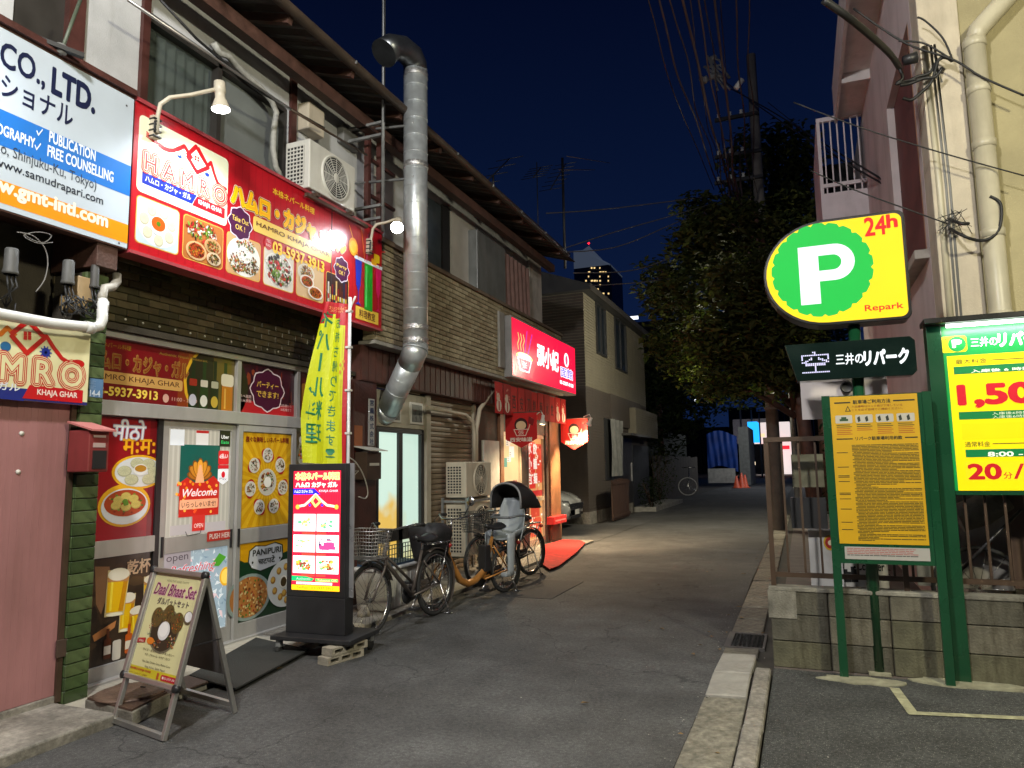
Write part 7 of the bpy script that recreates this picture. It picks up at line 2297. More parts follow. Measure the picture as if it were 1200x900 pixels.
for (a, b) in (((697, 355), (710, 419)), ((719, 373), (734, 437))):
 A, B = at(*a, x=XH), at(*b, x=XH)
 z0_, z1_ = at(a[0], b[1] - 6, x=XH).z, at(b[0], a[1] + 9, x=XH).z
 y0_, y1_ = A.y, B.y
 f_ = boxes('window', pm('dark window frame', (.03, .03, .03), .4), gh, (XH, XH + .05, y0_, y0_ + .06, z0_, z1_), (XH, XH + .05, y1_ - .06, y1_, z0_, z1_), (XH, XH + .05, y0_ + .06, y1_ - .06, z0_, z0_ + .06), (XH, XH + .05, y0_ + .06, y1_ - .06, z1_ - .06, z1_), (XH + .005, XH + .04, (y0_ + y1_) / 2 - .03, (y0_ + y1_) / 2 + .03, z0_ + .06, z1_ - .06))
 boxes('pane', dark_glass, f_, (XH + .005, XH + .015, y0_ + .06, y1_ - .06, z0_ + .06, z1_ - .06))
A, B = at(707, 487, x=XH), at(727, 562, x=XH)
z0_, z1_ = at(717, 562, x=XH).z, at(717, 492, x=XH).z
f_ = boxes('window', pm('dark window frame', (.03, .03, .03)), gh, (XH, XH + .04, A.y, B.y, z0_, z1_))
mm = MB(); ymid = (A.y + B.y) / 2
mm.grid(lambda s, t: (XH + .12 + .03 * math.sin(s * 17 + 3 * t), A.y + .3 + s * (B.y - A.y - .3), z0_ + .1 + t * (z1_ - z0_ - .1)), 30, 10)
mm.build('sheet', pm('grey plastic sheet', (.2, .2, .19), .6, var=.25, vs=6, bump=.8, bs=12), f_)
ydA, ydB = at(727, 560, x=XH).y, at(741, 560, x=XH).y
d_ = boxes('door', pm('dark door', (.02, .018, .016), .4), gh, (XH - .02, XH + .02, ydA, ydB, .3, 2.4))
boxes('handle', silver, d_, (XH + .02, XH + .05, ydB - .2, ydB - .16, 1.0, 1.6))
# projecting part with the flat canopy
yw1, yw2 = at(745, 500, x=XH + .25).y, at(770, 500, x=XH + .25).y
zq0, zq1 = at(770, 514, x=XH + .25).z, at(770, 486, x=XH + .25).z
boxes('bay', cream_sd, gh, (XH - 2, XH + .25, yw1, yw2, zq0, zq1))
mm = MB(); z = zq0
while z < zq1 - .06:
 mm.box(XH + .25, XH + .266, yw1, yw2, z, z + .066); mm.box(XH, XH + .25, yw1 - .012, yw1 - .001, z, z + .066); z += .08
mm.build('siding', cream_sd, gh, kind='stuff')
boxes('porch', pm('dark porch', (.015, .015, .016), .6), gh, (XH + .005, XH + .03, at(741, 560, x=XH).y, Cend, -.1, 2.2))
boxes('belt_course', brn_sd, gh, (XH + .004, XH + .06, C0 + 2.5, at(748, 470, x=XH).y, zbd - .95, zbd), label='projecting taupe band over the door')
boxes('canopy', pm('dark fascia', (.05, .045, .04)), gh, (XH, XH + .4, ydA - .1, at(748, 470, x=XH).y, 2.45, 2.52))
# brown gate, planting and step
gp2 = thing('garden_gate', 'low brown board gate leaning before the grey sided house', 'gate', (-4.9, 19, 0))
A, B = at(718, 612, z=0), at(741, 606, z=0)
mm = MB(); hgt = 1.15
for k in range(5):
 y = A.y + (B.y - A.y) * k / 5
 boxes('board', pm('dark brown board', (.06, .03, .018), .55, var=.3, dirt=.3), gp2, (A.x - .02, A.x + .02, y + .01, y + (B.y - A.y) / 5 - .01, .04, hgt - .02 * abs(k - 2)))
for z in (.1, 1.0): boxes('rail', pm('dark brown board', (.06, .03, .018)), gp2, (A.x + .02, A.x + .05, A.y - .02, B.y + .02, z, z + .07))
boxes('step', concrete_pale, gh, (XH, XH + .75, ydB, Cend + 3, -.05, .14), bevel=.01)


def leaves(mm, centre, rad, n, size, rnd, shell_=.0, mats=3, flat=1.):
 for k in range(n):
  while True:
   d = Vector((rnd.uniform(-1, 1), rnd.uniform(-1, 1), rnd.uniform(-1, 1)))
   if shell_ < d.length < 1: break
  p = Vector(centre) + Vector((d.x * rad[0], d.y * rad[1], d.z * rad[2]))
  a = Vector((rnd.uniform(-1, 1), rnd.uniform(-1, 1), rnd.uniform(-.6, .4))).normalized()
  b = a.cross(Vector((rnd.uniform(-.5, .5), rnd.uniform(-.5, .5), 1))).normalized()
  s = size * rnd.uniform(.6, 1.3)
  nrm = a.cross(b) * s * .12
  mm.add([p, p + a * s * .5 + b * s * .3 - nrm, p + a * s, p + a * s * .5 - b * s * .3 - nrm], [(0, 1, 2), (0, 2, 3)], rnd.randrange(mats))


def leaf_mat(name, c):
 m = pm(name, c, .75, var=.35, vs=2.5, spec=.25)
 t = m.node_tree; b = t.nodes['Principled BSDF']
 tr = t.nodes.new('ShaderNodeBsdfTranslucent'); tr.inputs[0].default_value = (c[0] * 1.3, c[1] * 1.5, c[2] * .8, 1)
 mx = t.nodes.new('ShaderNodeMixShader'); mx.inputs[0].default_value = .35
 o = t.nodes['Material Output']
 t.links.new(b.outputs[0], mx.inputs[1]); t.links.new(tr.outputs[0], mx.inputs[2]); t.links.new(mx.outputs[0], o.inputs[0])
 return m


lf = [leaf_mat('leaf olive', (.05, .058, .014)), leaf_mat('leaf green', (.032, .047, .013)), leaf_mat('leaf pale', (.075, .083, .02))]
lfd = [leaf_mat('leaf deep', (.02, .035, .012)), leaf_mat('leaf deep b', (.03, .042, .015)), leaf_mat('leaf deep c', (.016, .026, .01))]


def shrub(x, y, h, r_, label, seed, n=500, mt_=None, size=.09):
 o = thing('shrub', label, 'shrub', (x, y, 0), None)
 rnd = random.Random(seed)
 mm = MB()
 for k in range(5):
  a = rnd.uniform(0, 6.28); mm.tube([(x, y, 0), (x + .3 * r_ * math.cos(a), y + .3 * r_ * math.sin(a), h * .5), (x + .6 * r_ * math.cos(a), y + .6 * r_ * math.sin(a), h * .85)], [.02, .012, .006], 5)
 mm.build('stem', brown_wood, o)
 mm = MB(); leaves(mm, (x, y, h * .55), (r_, r_, h * .5), n, size, rnd)
 mm.build('foliage', mt_ or lf, o)


p = at(757, 598, x=-4.9); shrub(-4.7, p.y, 1.1, .5, 'low leafy shrub beside the porch of the grey sided house', 3, 700, lfd)
p = at(785, 590, x=-5.0); shrub(-5.3, 28.5, 2.2, .7, 'taller bush by the garden wall past the grey sided house', 5, 900, lf)
# ================================================================ parking signs (right)
YS = 5.72
black_f = pm('black sign frame', (.012, .012, .013), .3)
lit = print_mat('backlit parking acrylic', .55, em=1.12, nee=True, wear=.04, hot=.1)
ps = thing('parking_sign', 'lit yellow and green round fronted P sign with its display on a green post', 'parking sign', (.3, YS + .1, 0))
P = panel_y(YS)
px = P.px
# outline of the P box: round to the left, square to the right
TR_, BR_ = px((1054, 244)), px((1067, 372))
tl3, bl3 = px((968, 258)), px((968, 384))
zt3, zb4_ = (TR_[1] + px((1000, 251))[1]) / 2 - .01, (BR_[1] + px((1000, 380))[1]) / 2
xl, xr = px((894, 315))[0], (TR_[0] + BR_[0]) / 2 + .02
Hs = (zt3 - zb4_) / 2; zc = (zt3 + zb4_) / 2
cxl = xl + Hs * 1.08


def outline(g):
 pts = [(cxl + (Hs * 1.08 - g) * math.cos(R(a)), zc + (Hs - g) * math.sin(R(a))) for a in range(90, 271, 9)]
 r_ = .05
 for c_, a0 in (((xr - r_ - g, zb4_ + r_ + g), 270), ((xr - r_ - g, zt3 - r_ - g), 0)):
  pts += [(c_[0] + r_ * math.cos(R(a0 + k * 15)), c_[1] + r_ * math.sin(R(a0 + k * 15))) for k in range(7)]
 return pts


mm = MB(); mm.prism(outline(0), (0, YS, 0), (1, 0, 0), (0, 0, 1), (0, .2, 0)); mm.build('casing', black_f, ps, bevel=.006)
P.poly(outline(.022), '#ffd808', 0)
gc = px((962.5, 316)); gr = abs(px((1024, 313))[0] - gc[0]); gz = abs(px((967, 261))[1] - px((960, 372))[1]) / 2
pts = []
for k in range(105):
 a = k * 6.28318 / 105; rr_ = 1.0 if (k % 5) < 4 else .95
 pts.append((gc[0] + gr * rr_ * math.cos(a), gc[1] + gz * rr_ * math.sin(a)))
P.poly(pts, '#00b840', 1)
bx = P.B((939, 358), (1000, 283))
x0p, z0p, x1p, z1p = bx; wp, hp_ = x1p - x0p, z1p - z0p; st_ = wp * .36
P.rect(x0p, z0p, x0p + st_, z1p, '#f2f8ff', 3)
ro, ri = hp_ * .31, hp_ * .13; zcb = z1p - ro
pts = [(x0p + st_, z1p), (x1p - ro, z1p)] + [(x1p - ro + ro * math.sin(R(a)), zcb + ro * math.cos(R(a))) for a in range(0, 181, 12)] + [(x0p + st_, z1p - 2 * ro)]
P.poly(pts, '#f2f8ff', 3.2)
pts = [(x0p + st_ , zcb + ri)] + [(x1p - ro - .01 + ri * math.sin(R(a)), zcb + ri * math.cos(R(a))) for a in range(0, 181, 15)] + [(x0p + st_, zcb - ri)]
P.poly(pts, '#00b840', 4)
P.text('24', *P.B((1014, 277), (1037, 253)), '#f01010', 3, off=.03); P.text('h', *P.B((1040, 267), (1050, 251)), '#f01010', 3, off=.04)
P.text('Repark', *P.B((1014, 367), (1058, 354)), '#f01010', 3, off=.02)
P.build('lit_face', lit, ps)
# LED display
a, b = px((918, 404)), px((1071, 397)); zt5, zb5 = (px((921, 404))[1] + px((1070, 395))[1]) / 2, (px((935, 446))[1] + px((1071, 441))[1]) / 2
x0_, x1_, x2_ = px((919, 404))[0], px((934, 446))[0], px((1073, 415))[0]
mm = MB(); mm.prism([(x0_, zt5), (x1_, zb5), (x2_ - .03, zb5), (x2_, zb5 + .03), (x2_, zt5 - .03), (x2_ - .03, zt5)][::-1], (0, YS - .02, 0), (1, 0, 0), (0, 0, 1), (0, .14, 0)); mm.build('display_casing', pm('gloss black green casing', (.006, .014, .010), .15, coat=.5), ps, bevel=.005)
P = panel_y(YS - .022)
bx = P.B((940, 438), (971, 411))
vs_, fs_, bb_ = tmesh('空', .01)


def in_tri(p, t):
 s_ = [(t[i][0] - t[(i + 1) % 3][0]) * (p[1] - t[(i + 1) % 3][1]) - (p[0] - t[(i + 1) % 3][0]) * (t[i][1] - t[(i + 1) % 3][1]) for i in range(3)]
 return all(x >= 0 for x in s_) or all(x <= 0 for x in s_)


GN = 15
for i in range(GN):
 for j in range(GN):
  p = (bb_[0] + (bb_[2] - bb_[0]) * (i + .5) / GN, bb_[1] + (bb_[3] - bb_[1]) * (j + .5) / GN)
  hit = any(any(in_tri(p, (vs_[f[0]], vs_[f[m_]], vs_[f[m_ + 1]])) for m_ in range(1, len(f) - 1)) for f in fs_)
  u, v_ = bx[0] + (bx[2] - bx[0]) * (i + .5) / GN, bx[1] + (bx[3] - bx[1]) * (j + .5) / GN
  if hit: P.rect(u - .0045, v_ - .0045, u + .0045, v_ + .0045, '#d8d4f8', 1)
P.text('三井の', *P.B((980, 428), (1011, 413)), '#f0f4f8', 1, off=.02); P.text('リパーク', *P.B((1013, 428), (1064, 408)), '#f8fcff', 1, off=.055, shear=.1)
P.build('display_face', print_mat('white light letters', .3, em=1.3, wear=0), ps)
xp = px((1007, 500))[0]
pb_ = at(1031, 795, y=YS + .1)
MB().tube([(xp + .02, YS + .1, .01), (xp + .02, YS + .1, zt5 + .2)], .042, 16).build('post', green_paint, ps)
boxes('post_collar', pm('mortar patch', (.3, .29, .2)), ps, (xp - .05, xp + .09, YS + .03, YS + .17, .01, .03))
# rule board
rb2 = thing('rule_board', 'yellow parking rules board in a dark green frame on two thin posts', 'notice board', (.55, YS - .05, 0))
YR = 5.62
P = panel_y(YR); px = P.px
u0, u1 = (px((976, 470))[0] + px((987, 655))[0]) / 2 - .015, (px((1084, 465))[0] + px((1093, 655))[0]) / 2 + .0
v1, v0 = (px((975, 466))[1] + px((1075, 460))[1]) / 2, px((990, 637))[1]
vw = px((992, 655))[1]
fo_ = .055
for a, b in ((u0 - fo_, u0), (u1, u1 + fo_)):
 boxes('post', green_paint, rb2, (a, b, YR + .0, YR + .035, .01, v1 + .01))
boxes('board', green_paint, rb2, (u0, u1, YR + .006, YR + .03, vw - .03, v1 + .005))
P.lift = -.002
P.rect(u0 + .0, v0, u1 - .03, v1, '#c89c08', 0)
W_, H_ = u1 - u0 - .03, v1 - v0
q = lambda a, b: (u0 + a * W_, v0 + b * H_)
P.text('駐車場ご利用方法', *q(.27, .945), *q(.7, .972), '#24260c', 1, off=.03)
P.rect(*q(.05, .952), *q(.24, .962), '#24260c', 1); P.rect(*q(.73, .952), *q(.97, .962), '#24260c', 1)
P.text('入出庫時はロック板が下降している', *q(.25, .92), *q(.83, .935), '#7a2a0a', 1); P.text('ことを必ず目視でご確認ください。', *q(.25, .897), *q(.83, .912), '#7a2a0a', 1)
P.poly([q(.17, .895), q(.24, .895), q(.205, .935)], '#24260c', 1); P.poly([q(.185, .9), q(.225, .9), q(.205, .925)], '#c89c08', 1.5)
for k in range(4):
 a = .05 + k * .235
 P.rrect(*q(a, .815), *q(a + .2, .87), .008, '#b8b4a8', 1)
 if k == 0: P.rect(*q(a + .05, .83), *q(a + .15, .845), '#2a4a2a', 2); P.rect(*q(a + .07, .845), *q(a + .13, .858), '#2a4a2a', 2)
 else:
  for j in range(2): P.poly([q(a + .03 + j * .09, .82), q(a + .06 + j * .09, .828), q(a + .05 + j * .09, .862), q(a + .02 + j * .09, .85)], '#2a3028', 2)
 for j in range(6 if k != 1 else 4): P.rect(*q(a + .01, .8 - j * .0125), *q(a + .17 + .02 * (j % 2), .8 - j * .0125 + .005), '#a85a18' if j > 1 else '#4a4414', 1)
P.text('リパーク駐車場利用約款', *q(.27, .695), *q(.8, .72), '#24260c', 1, off=.03); P.rect(*q(.05, .703), *q(.24, .711), '#24260c', 1); P.rect(*q(.83, .703), *q(.97, .711), '#24260c', 1)
rr = random.Random(77)
z = .66
while z > .02:
 if rr.random() < .12: P.rect(*q(.04, z), *q(.17, z + .005), '#3c3810', 1)
 x = .22 + rr.choice((0, 0, .02)); e = .97 if rr.random() < .75 else rr.uniform(.4, .8)
 while x < e:
  w2 = rr.uniform(.02, .12); P.rect(*q(x, z), *q(min(x + w2, e), z + .0052), '#4a440f', 1); x += w2 + .006
 z -= .0098
P.rect(u0 + .03, vw, u1 - .03, v0 - .02, '#a8a6a0', 0)
for k in range(5):
 x = u0 + .045
 while x < u1 - .13: w2 = rr.uniform(.01, .05); P.rect(x, v0 - .034 - k * .0115, x + w2, v0 - .029 - k * .0115, '#a8605c' if k < 4 else '#3a3a38', 1); x += w2 + .004
P.build('printed_face', pr_paper, rb2)
# price board
pb2 = thing('price_board', 'tall green price board with a lit header and big red prices on yellow', 'price board', (1.4, 5.85, 0))
YQ = 5.78
P = panel_y(YQ); px = P.px
ul = (px((1103, 390))[0] + px((1118, 560))[0]) / 2 + .0
tl6 = px((1100, 384))[1]; bl6 = px((1120, 575))[1]
ur = ul + 1.15
zt6 = (tl6 + px((1190, 376))[1]) / 2
boxes('post', green_paint, pb2, (ul - .10, ul - .005, YQ - .03, YQ + .09, .01, zt6 + .005), bevel=.004)
boxes('post', green_paint, pb2, (ur + .005, ur + .10, YQ - .03, YQ + .09, .01, zt6 + .005), bevel=.004)
boxes('board', green_paint, pb2, (ul - .005, ur + .005, YQ, YQ + .06, bl6 - .03, zt6))
boxes('lamp_hood', pm('black hood', (.012, .012, .012), .3), pb2, (ul - .12, ur + .12, YQ - .12, YQ + .09, zt6 + .01, zt6 + .05), bevel=.006)
tb = MB().tube([(ul + .02, YQ - .07, zt6 - .008), (ur - .02, YQ - .07, zt6 - .008)], .014, 10).build('tube_lamp', emit('white tube', '#f4fff4', 3), pb2)
ld = bpy.data.lights.new('tube_light', 'AREA'); ld.shape = 'RECTANGLE'; ld.size = 1.1; ld.size_y = .03; ld.energy = 4; ld.color = (.95, 1, .93)
lo = bpy.data.objects.new('lamp_light', ld); COL.objects.link(lo); lo.parent = pb2; lo.location = Vector(((ul + ur) / 2, YQ - .09, zt6 - .03)) - wloc(pb2); lo.rotation_euler = (R(35), 0, 0)
W_, H_ = ur - ul, zt6 - bl6
P.rect(ul, bl6, ur, zt6, '#08883c', 0)
zy = px((1105, 418))[1]
P.rect(ul + .02, bl6, ur - .02, zy, '#f0d400', 1)
hb_ = P.B((1103, 414), (1132, 393)); P.rrect(*hb_, .02, '#f4dc10', 2); P.ell((hb_[0] + hb_[2]) / 2 + .02, (hb_[1] + hb_[3]) / 2, .055, .055, '#08883c', 3); P.text('P', (hb_[0] + hb_[2]) / 2 - .005, hb_[1] + .035, (hb_[0] + hb_[2]) / 2 + .045, hb_[3] - .03, '#f4fff4', 4, off=.05)
P.text('24h', hb_[0] + .01, hb_[3] - .03, hb_[0] + .05, hb_[3] - .01, '#d02020', 4)
P.text('三井の', *P.B((1138, 407), (1168, 394)), '#f0fff4', 2, off=.02); bx = P.B((1170, 406), (1198, 389)); P.text('リパーク', bx[0], bx[1], bx[0] + .30, bx[3], '#f8fff8', 2, off=.06, shear=.1)
P.text('最大料金', *P.B((1120, 427), (1156, 419)), '#4a4a1c', 2, off=.01); a = px((1160, 422)); P.rect(a[0], a[1] - .003, ur - .05, a[1] + .003, '#4a4a1c', 2)
a, b = px((1118, 439)), px((1118, 430)); P.rect(a[0], a[1], ur - .04, b[1], '#08703a', 2)
bx = P.B((1138, 437), (1198, 430)); P.text('入庫後 6 時間以内', bx[0], bx[1], bx[0] + .47, bx[3], '#f0f4e0', 3, off=.02)
bx = P.B((1125, 476), (1198, 445)); hgt = bx[3] - bx[1] - .02
P.text('1,500', bx[0], bx[1] - .01, bx[0] + .57, bx[1] + hgt, '#c01424', 3, off=.05); P.text('円', bx[0] + .62, bx[1] + .02, bx[0] + .74, bx[1] + .14, '#c01424', 3, off=.03)
a, b = px((1124, 492)), px((1124, 483)); P.rect(a[0], a[1], ur - .04, b[1], '#08703a', 2)
bx = P.B((1163, 491), (1200, 483)); P.text('入庫後6時間以内最大料金', bx[0], b[1] - .028, bx[0] + .45, b[1] - .008, '#d8e0c0', 3); P.text('入庫後6時間を超える場合', bx[0], b[1] - .052, bx[0] + .45, b[1] - .032, '#d8e0c0', 3)
bx = P.B((1128, 515), (1198, 494)); P.rect(bx[0], bx[1], ur - .05, bx[3], '#e8cc00', 2)
a = px((1130, 521)); P.text('通常料金', *P.B((1131, 524), (1160, 517)), '#4a4a1c', 2, off=.01); a = px((1163, 520)); P.rect(a[0], a[1] - .003, ur - .05, a[1] + .003, '#4a4a1c', 2)
a, b = px((1132, 536)), px((1132, 527)); P.rect(a[0], a[1], ur - .04, b[1], '#08703a', 2)
bx = P.B((1158, 535), (1198, 528)); P.text('8:00 - 20:00', bx[0], bx[1], bx[0] + .42, bx[3] - .005, '#f0f4e0', 3, off=.03)
bx = P.B((1136, 560), (1198, 542)); P.rect(bx[0] - .02, bx[1] - .02, ur - .06, bx[3] + .01, '#ecd210', 2)
for i, (t_, a, b, k, d) in enumerate((('20', 0, .185, 1, 0), ('分', .20, .25, .45, 0), ('/', .26, .32, 1, 0), ('300', .34, .62, 1, 0), ('円', .64, .70, .5, 0))):
 P.text(t_, bx[0] + a, bx[1] - .008, bx[0] + b, bx[1] - .008 + (bx[3] - bx[1]) * k, '#b81420', 3, off=.04 if k == 1 and t_ != '/' else .01)
P.build('printed_face', print_mat('price sheet with tube light as glow', .35, em=.5, nee=False, wear=.08), pb2)  # tube light on the sheet is partly put in as its own glow

# ================================================================ block wall and fence
RB = random.Random(5)
bw = thing('block_wall', 'low stained concrete block wall behind the parking signs', 'wall', (1, 5.88, 0))
YW = 5.80
boxes('core', mould, bw, (-.27, 4.4, YW + .01, YW + .12, -.05, .555))
blk = [boxmesh('block', .392, .13, .186, pm('concrete block %s' % n_, c, .9, var=.4, vs=5, bump=.7, bs=60, dirt=1., ds=2.2), .005) for n_, c in (('grey', (.125, .115, .085)), ('dark', (.085, .08, .06)), ('green', (.105, .10, .062)))]
for row in range(3):
 x = -.285; k = 0
 while x < 4.4:
  w2 = .4 if not (row % 2 and k == 0) else .4
  piece('block', RB.choice(blk), (x + .2, YW + .055 + RB.uniform(-.003, .003), .06 + row * .191 + .04), bw)
  x += .4; k += 1
boxes('cap', concrete_old, bw, (-.29, 4.4, YW - .02, YW + .13, .555, .585), bevel=.006)
boxes('end_render', concrete_old, bw, (-.297, -.10, YW - .018, YW - .011, .36, .56))
fn_ = thing('fence', 'brown steel fence of upright bars on the block wall', 'fence', (1, 5.86, .58))
YFN = YW + .06
zt7 = at(940, 517, y=YFN).z; zb7 = .65
boxes('post', brown_metal, fn_, (-.27, -.235, YFN - .02, YFN + .02, .585, zt7)); 
boxes('top_rail', brown_metal, fn_, (-.27, 4.4, YFN - .025, YFN + .025, zt7, zt7 + .035)); boxes('bottom_rail', brown_metal, fn_, (-.235, 4.4, YFN - .015, YFN + .015, zb7, zb7 + .035))
bar_me = boxmesh('bar', .016, .016, zt7 - zb7 - .035, brown_metal)
x = -.14
while x < 3.4:
 piece('bar', bar_me, (x, YFN, (zt7 + zb7 + .035) / 2), fn_)
 x += .118
for x in (.62, 1.55, 2.6): boxes('post', brown_metal, fn_, (x, x + .035, YFN - .019, YFN + .019, .585, zt7))
# things behind the fence
def flat(name, label, cat, p, q, y, mat, d=.03, **k):
 A, B = at(*p, y=y), at(*q, y=y)
 return boxes(name, mat, None, (A.x, B.x, y, y + d, min(A.z, B.z), max(A.z, B.z)), label=label, cat=cat, **k)


flat('reflector_panel', 'creased yellowish reflective sheet behind the upper fence bars', 'sheet', (929, 571), (964, 532), 6.15, pm('creased foil sheet', (.42, .40, .26), .3, metal=.7, var=.3, vs=5, bump=1, bs=6))
flat('panel', 'dark glossy sheet behind the fence below the foil sheet', 'sheet', (928, 619), (968, 583), 6.15, pm('dark film', (.05, .05, .05), .2, var=.3, vs=3, bump=.6, bs=5))
wb_ = flat('sign_board', 'white notice board with black lettering low behind the fence', 'sign board', (962, 686), (1040, 655), 6.3, pm('white board', (.5, .48, .42), .6, dirt=.4), d=.02)
P = panel_y(6.3); P.text('●', *P.B((1000, 663), (1003, 666)), '#101010', 1); P.text('Counter', *P.B((1004, 668), (1036, 659)), '#181818', 1, off=.02); P.text('W', *P.B((974, 670), (980, 660)), '#206080', 1, off=.02)
for k in range(5): P.rect(*P.px((986 + k * 4, 682)), *P.px((989 + k * 4, 664 + (k % 3) * 3)), '#1a1a1a', 1)
P.build('lettering', pr_paper, wb_)
wb2_ = flat('carton', 'white box with a red and yellow round badge behind the left end of the fence', 'box', (951, 688), (985, 622), 6.25, pm('white carton', (.5, .49, .47), .6, dirt=.3), d=.25)
P = panel_y(6.25); c_ = P.px((973, 636)); P.ell(c_[0], c_[1], .05, .06, '#c8a020', 1); P.ell(c_[0], c_[1], .038, .045, '#a02018', 2); P.ell(c_[0], c_[1], .018, .02, '#e0d0b0', 3); P.build('print', pr_paper, wb2_)
flat('sign_board', 'small grey notice with dark symbols behind the fence beside the wide board', 'sign board', (1076, 686), (1098, 657), 6.3, pm('grey notice', (.25, .25, .24), .6, dirt=.3), d=.02)
o = thing('cable_drum', 'grey rolled bundle hanging behind the fence under the price board', 'bundle', at(1150, 600, y=6.2))
A, B = at(1122, 605, y=6.2), at(1176, 582, y=6.2)
MB().tube([A + Vector((0, 0, -.02)), (A + B) / 2 + Vector((0, 0, -.03)), B], [.10, .11, .10], 14).build('roll', pm('grey felt', (.13, .12, .10), .9, var=.3, bump=.8, bs=30), o)
flat('panel', 'pale grey leaning sheet behind the fence under the price board', 'sheet', (1128, 690), (1178, 570), 6.45, pm('dusty pale sheet', (.24, .225, .2), .7, var=.3, dirt=.7))
tr4 = thing('bicycle_wheel', 'old spoked hoop leaning behind the fence bars on the right', 'hoop', at(1148, 680, y=6.3))  # a lone bicycle wheel, tyre and spokes only
c_ = at(1148, 690, y=6.3); MB().tube([c_ + Vector((.3 * math.cos(k * .2618), 0, .3 * math.sin(k * .2618))) for k in range(24)], .018, 6, closed=True).build('tyre', rubber, tr4)
mm = MB()
for k in range(14): mm.tube([c_, c_ + Vector((.29 * math.cos(k * .4488), 0, .29 * math.sin(k * .4488)))], .002, 3)
mm.build('spokes', chrome, tr4, kind='stuff')
o = thing('prop_rods', None, None); bpy.data.objects.remove(o)
o = MB().tube([at(1122, 672, y=6.1), at(1196, 598, y=6.1)], .012, 6).build('rod', black_metal, None, label='dark rod leaning slantwise behind the fence on the right', cat='rod')
flat('downpipe', 'brown downpipe standing behind the fence at the right edge', 'pipe', (1190, 690), (1198, 575), 6.2, pm('brown pipe', (.09, .055, .035), .5), d=.05)

# ================================================================ building on the right
rbld = thing('apartment_building', 'olive and pale pink plastered building behind the parking signs', 'building', (3, 9, 0))
YB2 = 7.0; XW = 1.2
boxes('front_wall', olive_plaster, rbld, (XW + .32, 7, YB2, YB2 + .3, 0, 12))
boxes('corner_pilaster', pm('pale pilaster', (.52, .46, .36), .85, var=.1, bump=.3, dirt=.3), rbld, (XW, XW + .317, YB2 - .04, YB2 + .3, 0, 12), bevel=.01)
zW = at(1044, 262, x=XW).z
yw0, yw1 = at(1068, 250, x=XW).y, at(1030, 250, x=XW).y
yw0, yw1 = 7.45, 9.3
zw0, zw1 = 3.45, 5.75
boxes('side_wall', pink_plaster, rbld, (XW, XW + .2, YB2 + .3, yw0, 0, 6.98), (XW, XW + .2, yw0, yw1, 0, zw0), (XW, XW + .2, yw0, yw1, zw1, 6.98), (XW, XW + .2, yw1, 14.5, 0, 6.98))
wn2 = boxes('window', pm('maroon shutter', (.16, .06, .055), .7, var=.2, dirt=.3), rbld, (XW + .08, XW + .1, yw0 + .08, yw1, zw0, zw1))
boxes('reveal', pm('orange reveal', (.5, .28, .16), .8), rbld, (XW + .005, XW + .15, yw0 + .001, yw0 + .08, zw0, zw1))  # reveal in plain orange, its own colour
boxes('sill', pm('pale sill', (.42, .38, .33), .8, dirt=.3), rbld, (XW - .12, XW + .1, yw0 - .1, yw1 + .1, zw0 - .09, zw0 - .002), bevel=.008)
boxes('eave', pm('pale pink board', (.62, .57, .56), .8, var=.08, dirt=.25), rbld, (XW - .38, XW + .3, 2.5, 12.0, 6.98, 7.12), bevel=.01)
boxes('eave_upstand', pm('pale pink board', (.5, .42, .42)), rbld, (XW - .40, XW - .36, 2.5, 12.0, 6.9, 7.5))
for yy3 in (5.2, 6.6, 8.6, 10.6): boxes('eave_bracket', pm('pale pink board', (.5, .42, .42)), rbld, (XW - .36, XW, yy3, yy3 + .05, 6.84, 6.979))
boxes('upper_wall', olive_plaster, rbld, (XW + .32, 7, 2.0, YB2 - .001, 8.5, 12)) if False else None
# balcony box
YBc = 12.0
A, B, C_ = at(958, 137, y=YBc), at(1000, 135, y=YBc), at(962, 250, y=YBc)
x0_, x1_, zT, zB = .53, XW, 7.03, 5.44
bal = boxes('balcony', pm('white pink balcony', (.68, .6, .62), .7, var=.08, dirt=.2), rbld, (x0_, x0_ + .05, YBc, 14.4, 4.9, zT - .07), (x0_ + .05, x1_, YBc, YBc + .05, 4.9, zB + .32), (x0_, x1_, YBc, YBc + .06, zT - .069, zT), (x0_, x0_ + .06, YBc + .06, 14.4, zT - .069, zT), (x0_ + .05, x1_, YBc + .05, 14.4, 4.9, 5.0), (x0_ + .05, x1_, YBc, YBc + .05, zB + .42, zB + .48))
for k in range(6):
 x = x0_ + .1 + k * (x1_ - x0_ - .12) / 5.5
 boxes('baluster', pm('white pink balcony', (.55, .5, .5)), bal, (x - .01, x + .01, YBc + .015, YBc + .035, zB + .32, zT - .069))
boxes('back_wall', pm('black opening', (.01, .01, .012), .9), rbld, (x0_ + .1, x1_ - .001, 13.8, 13.85, 5.0, zT - .1))
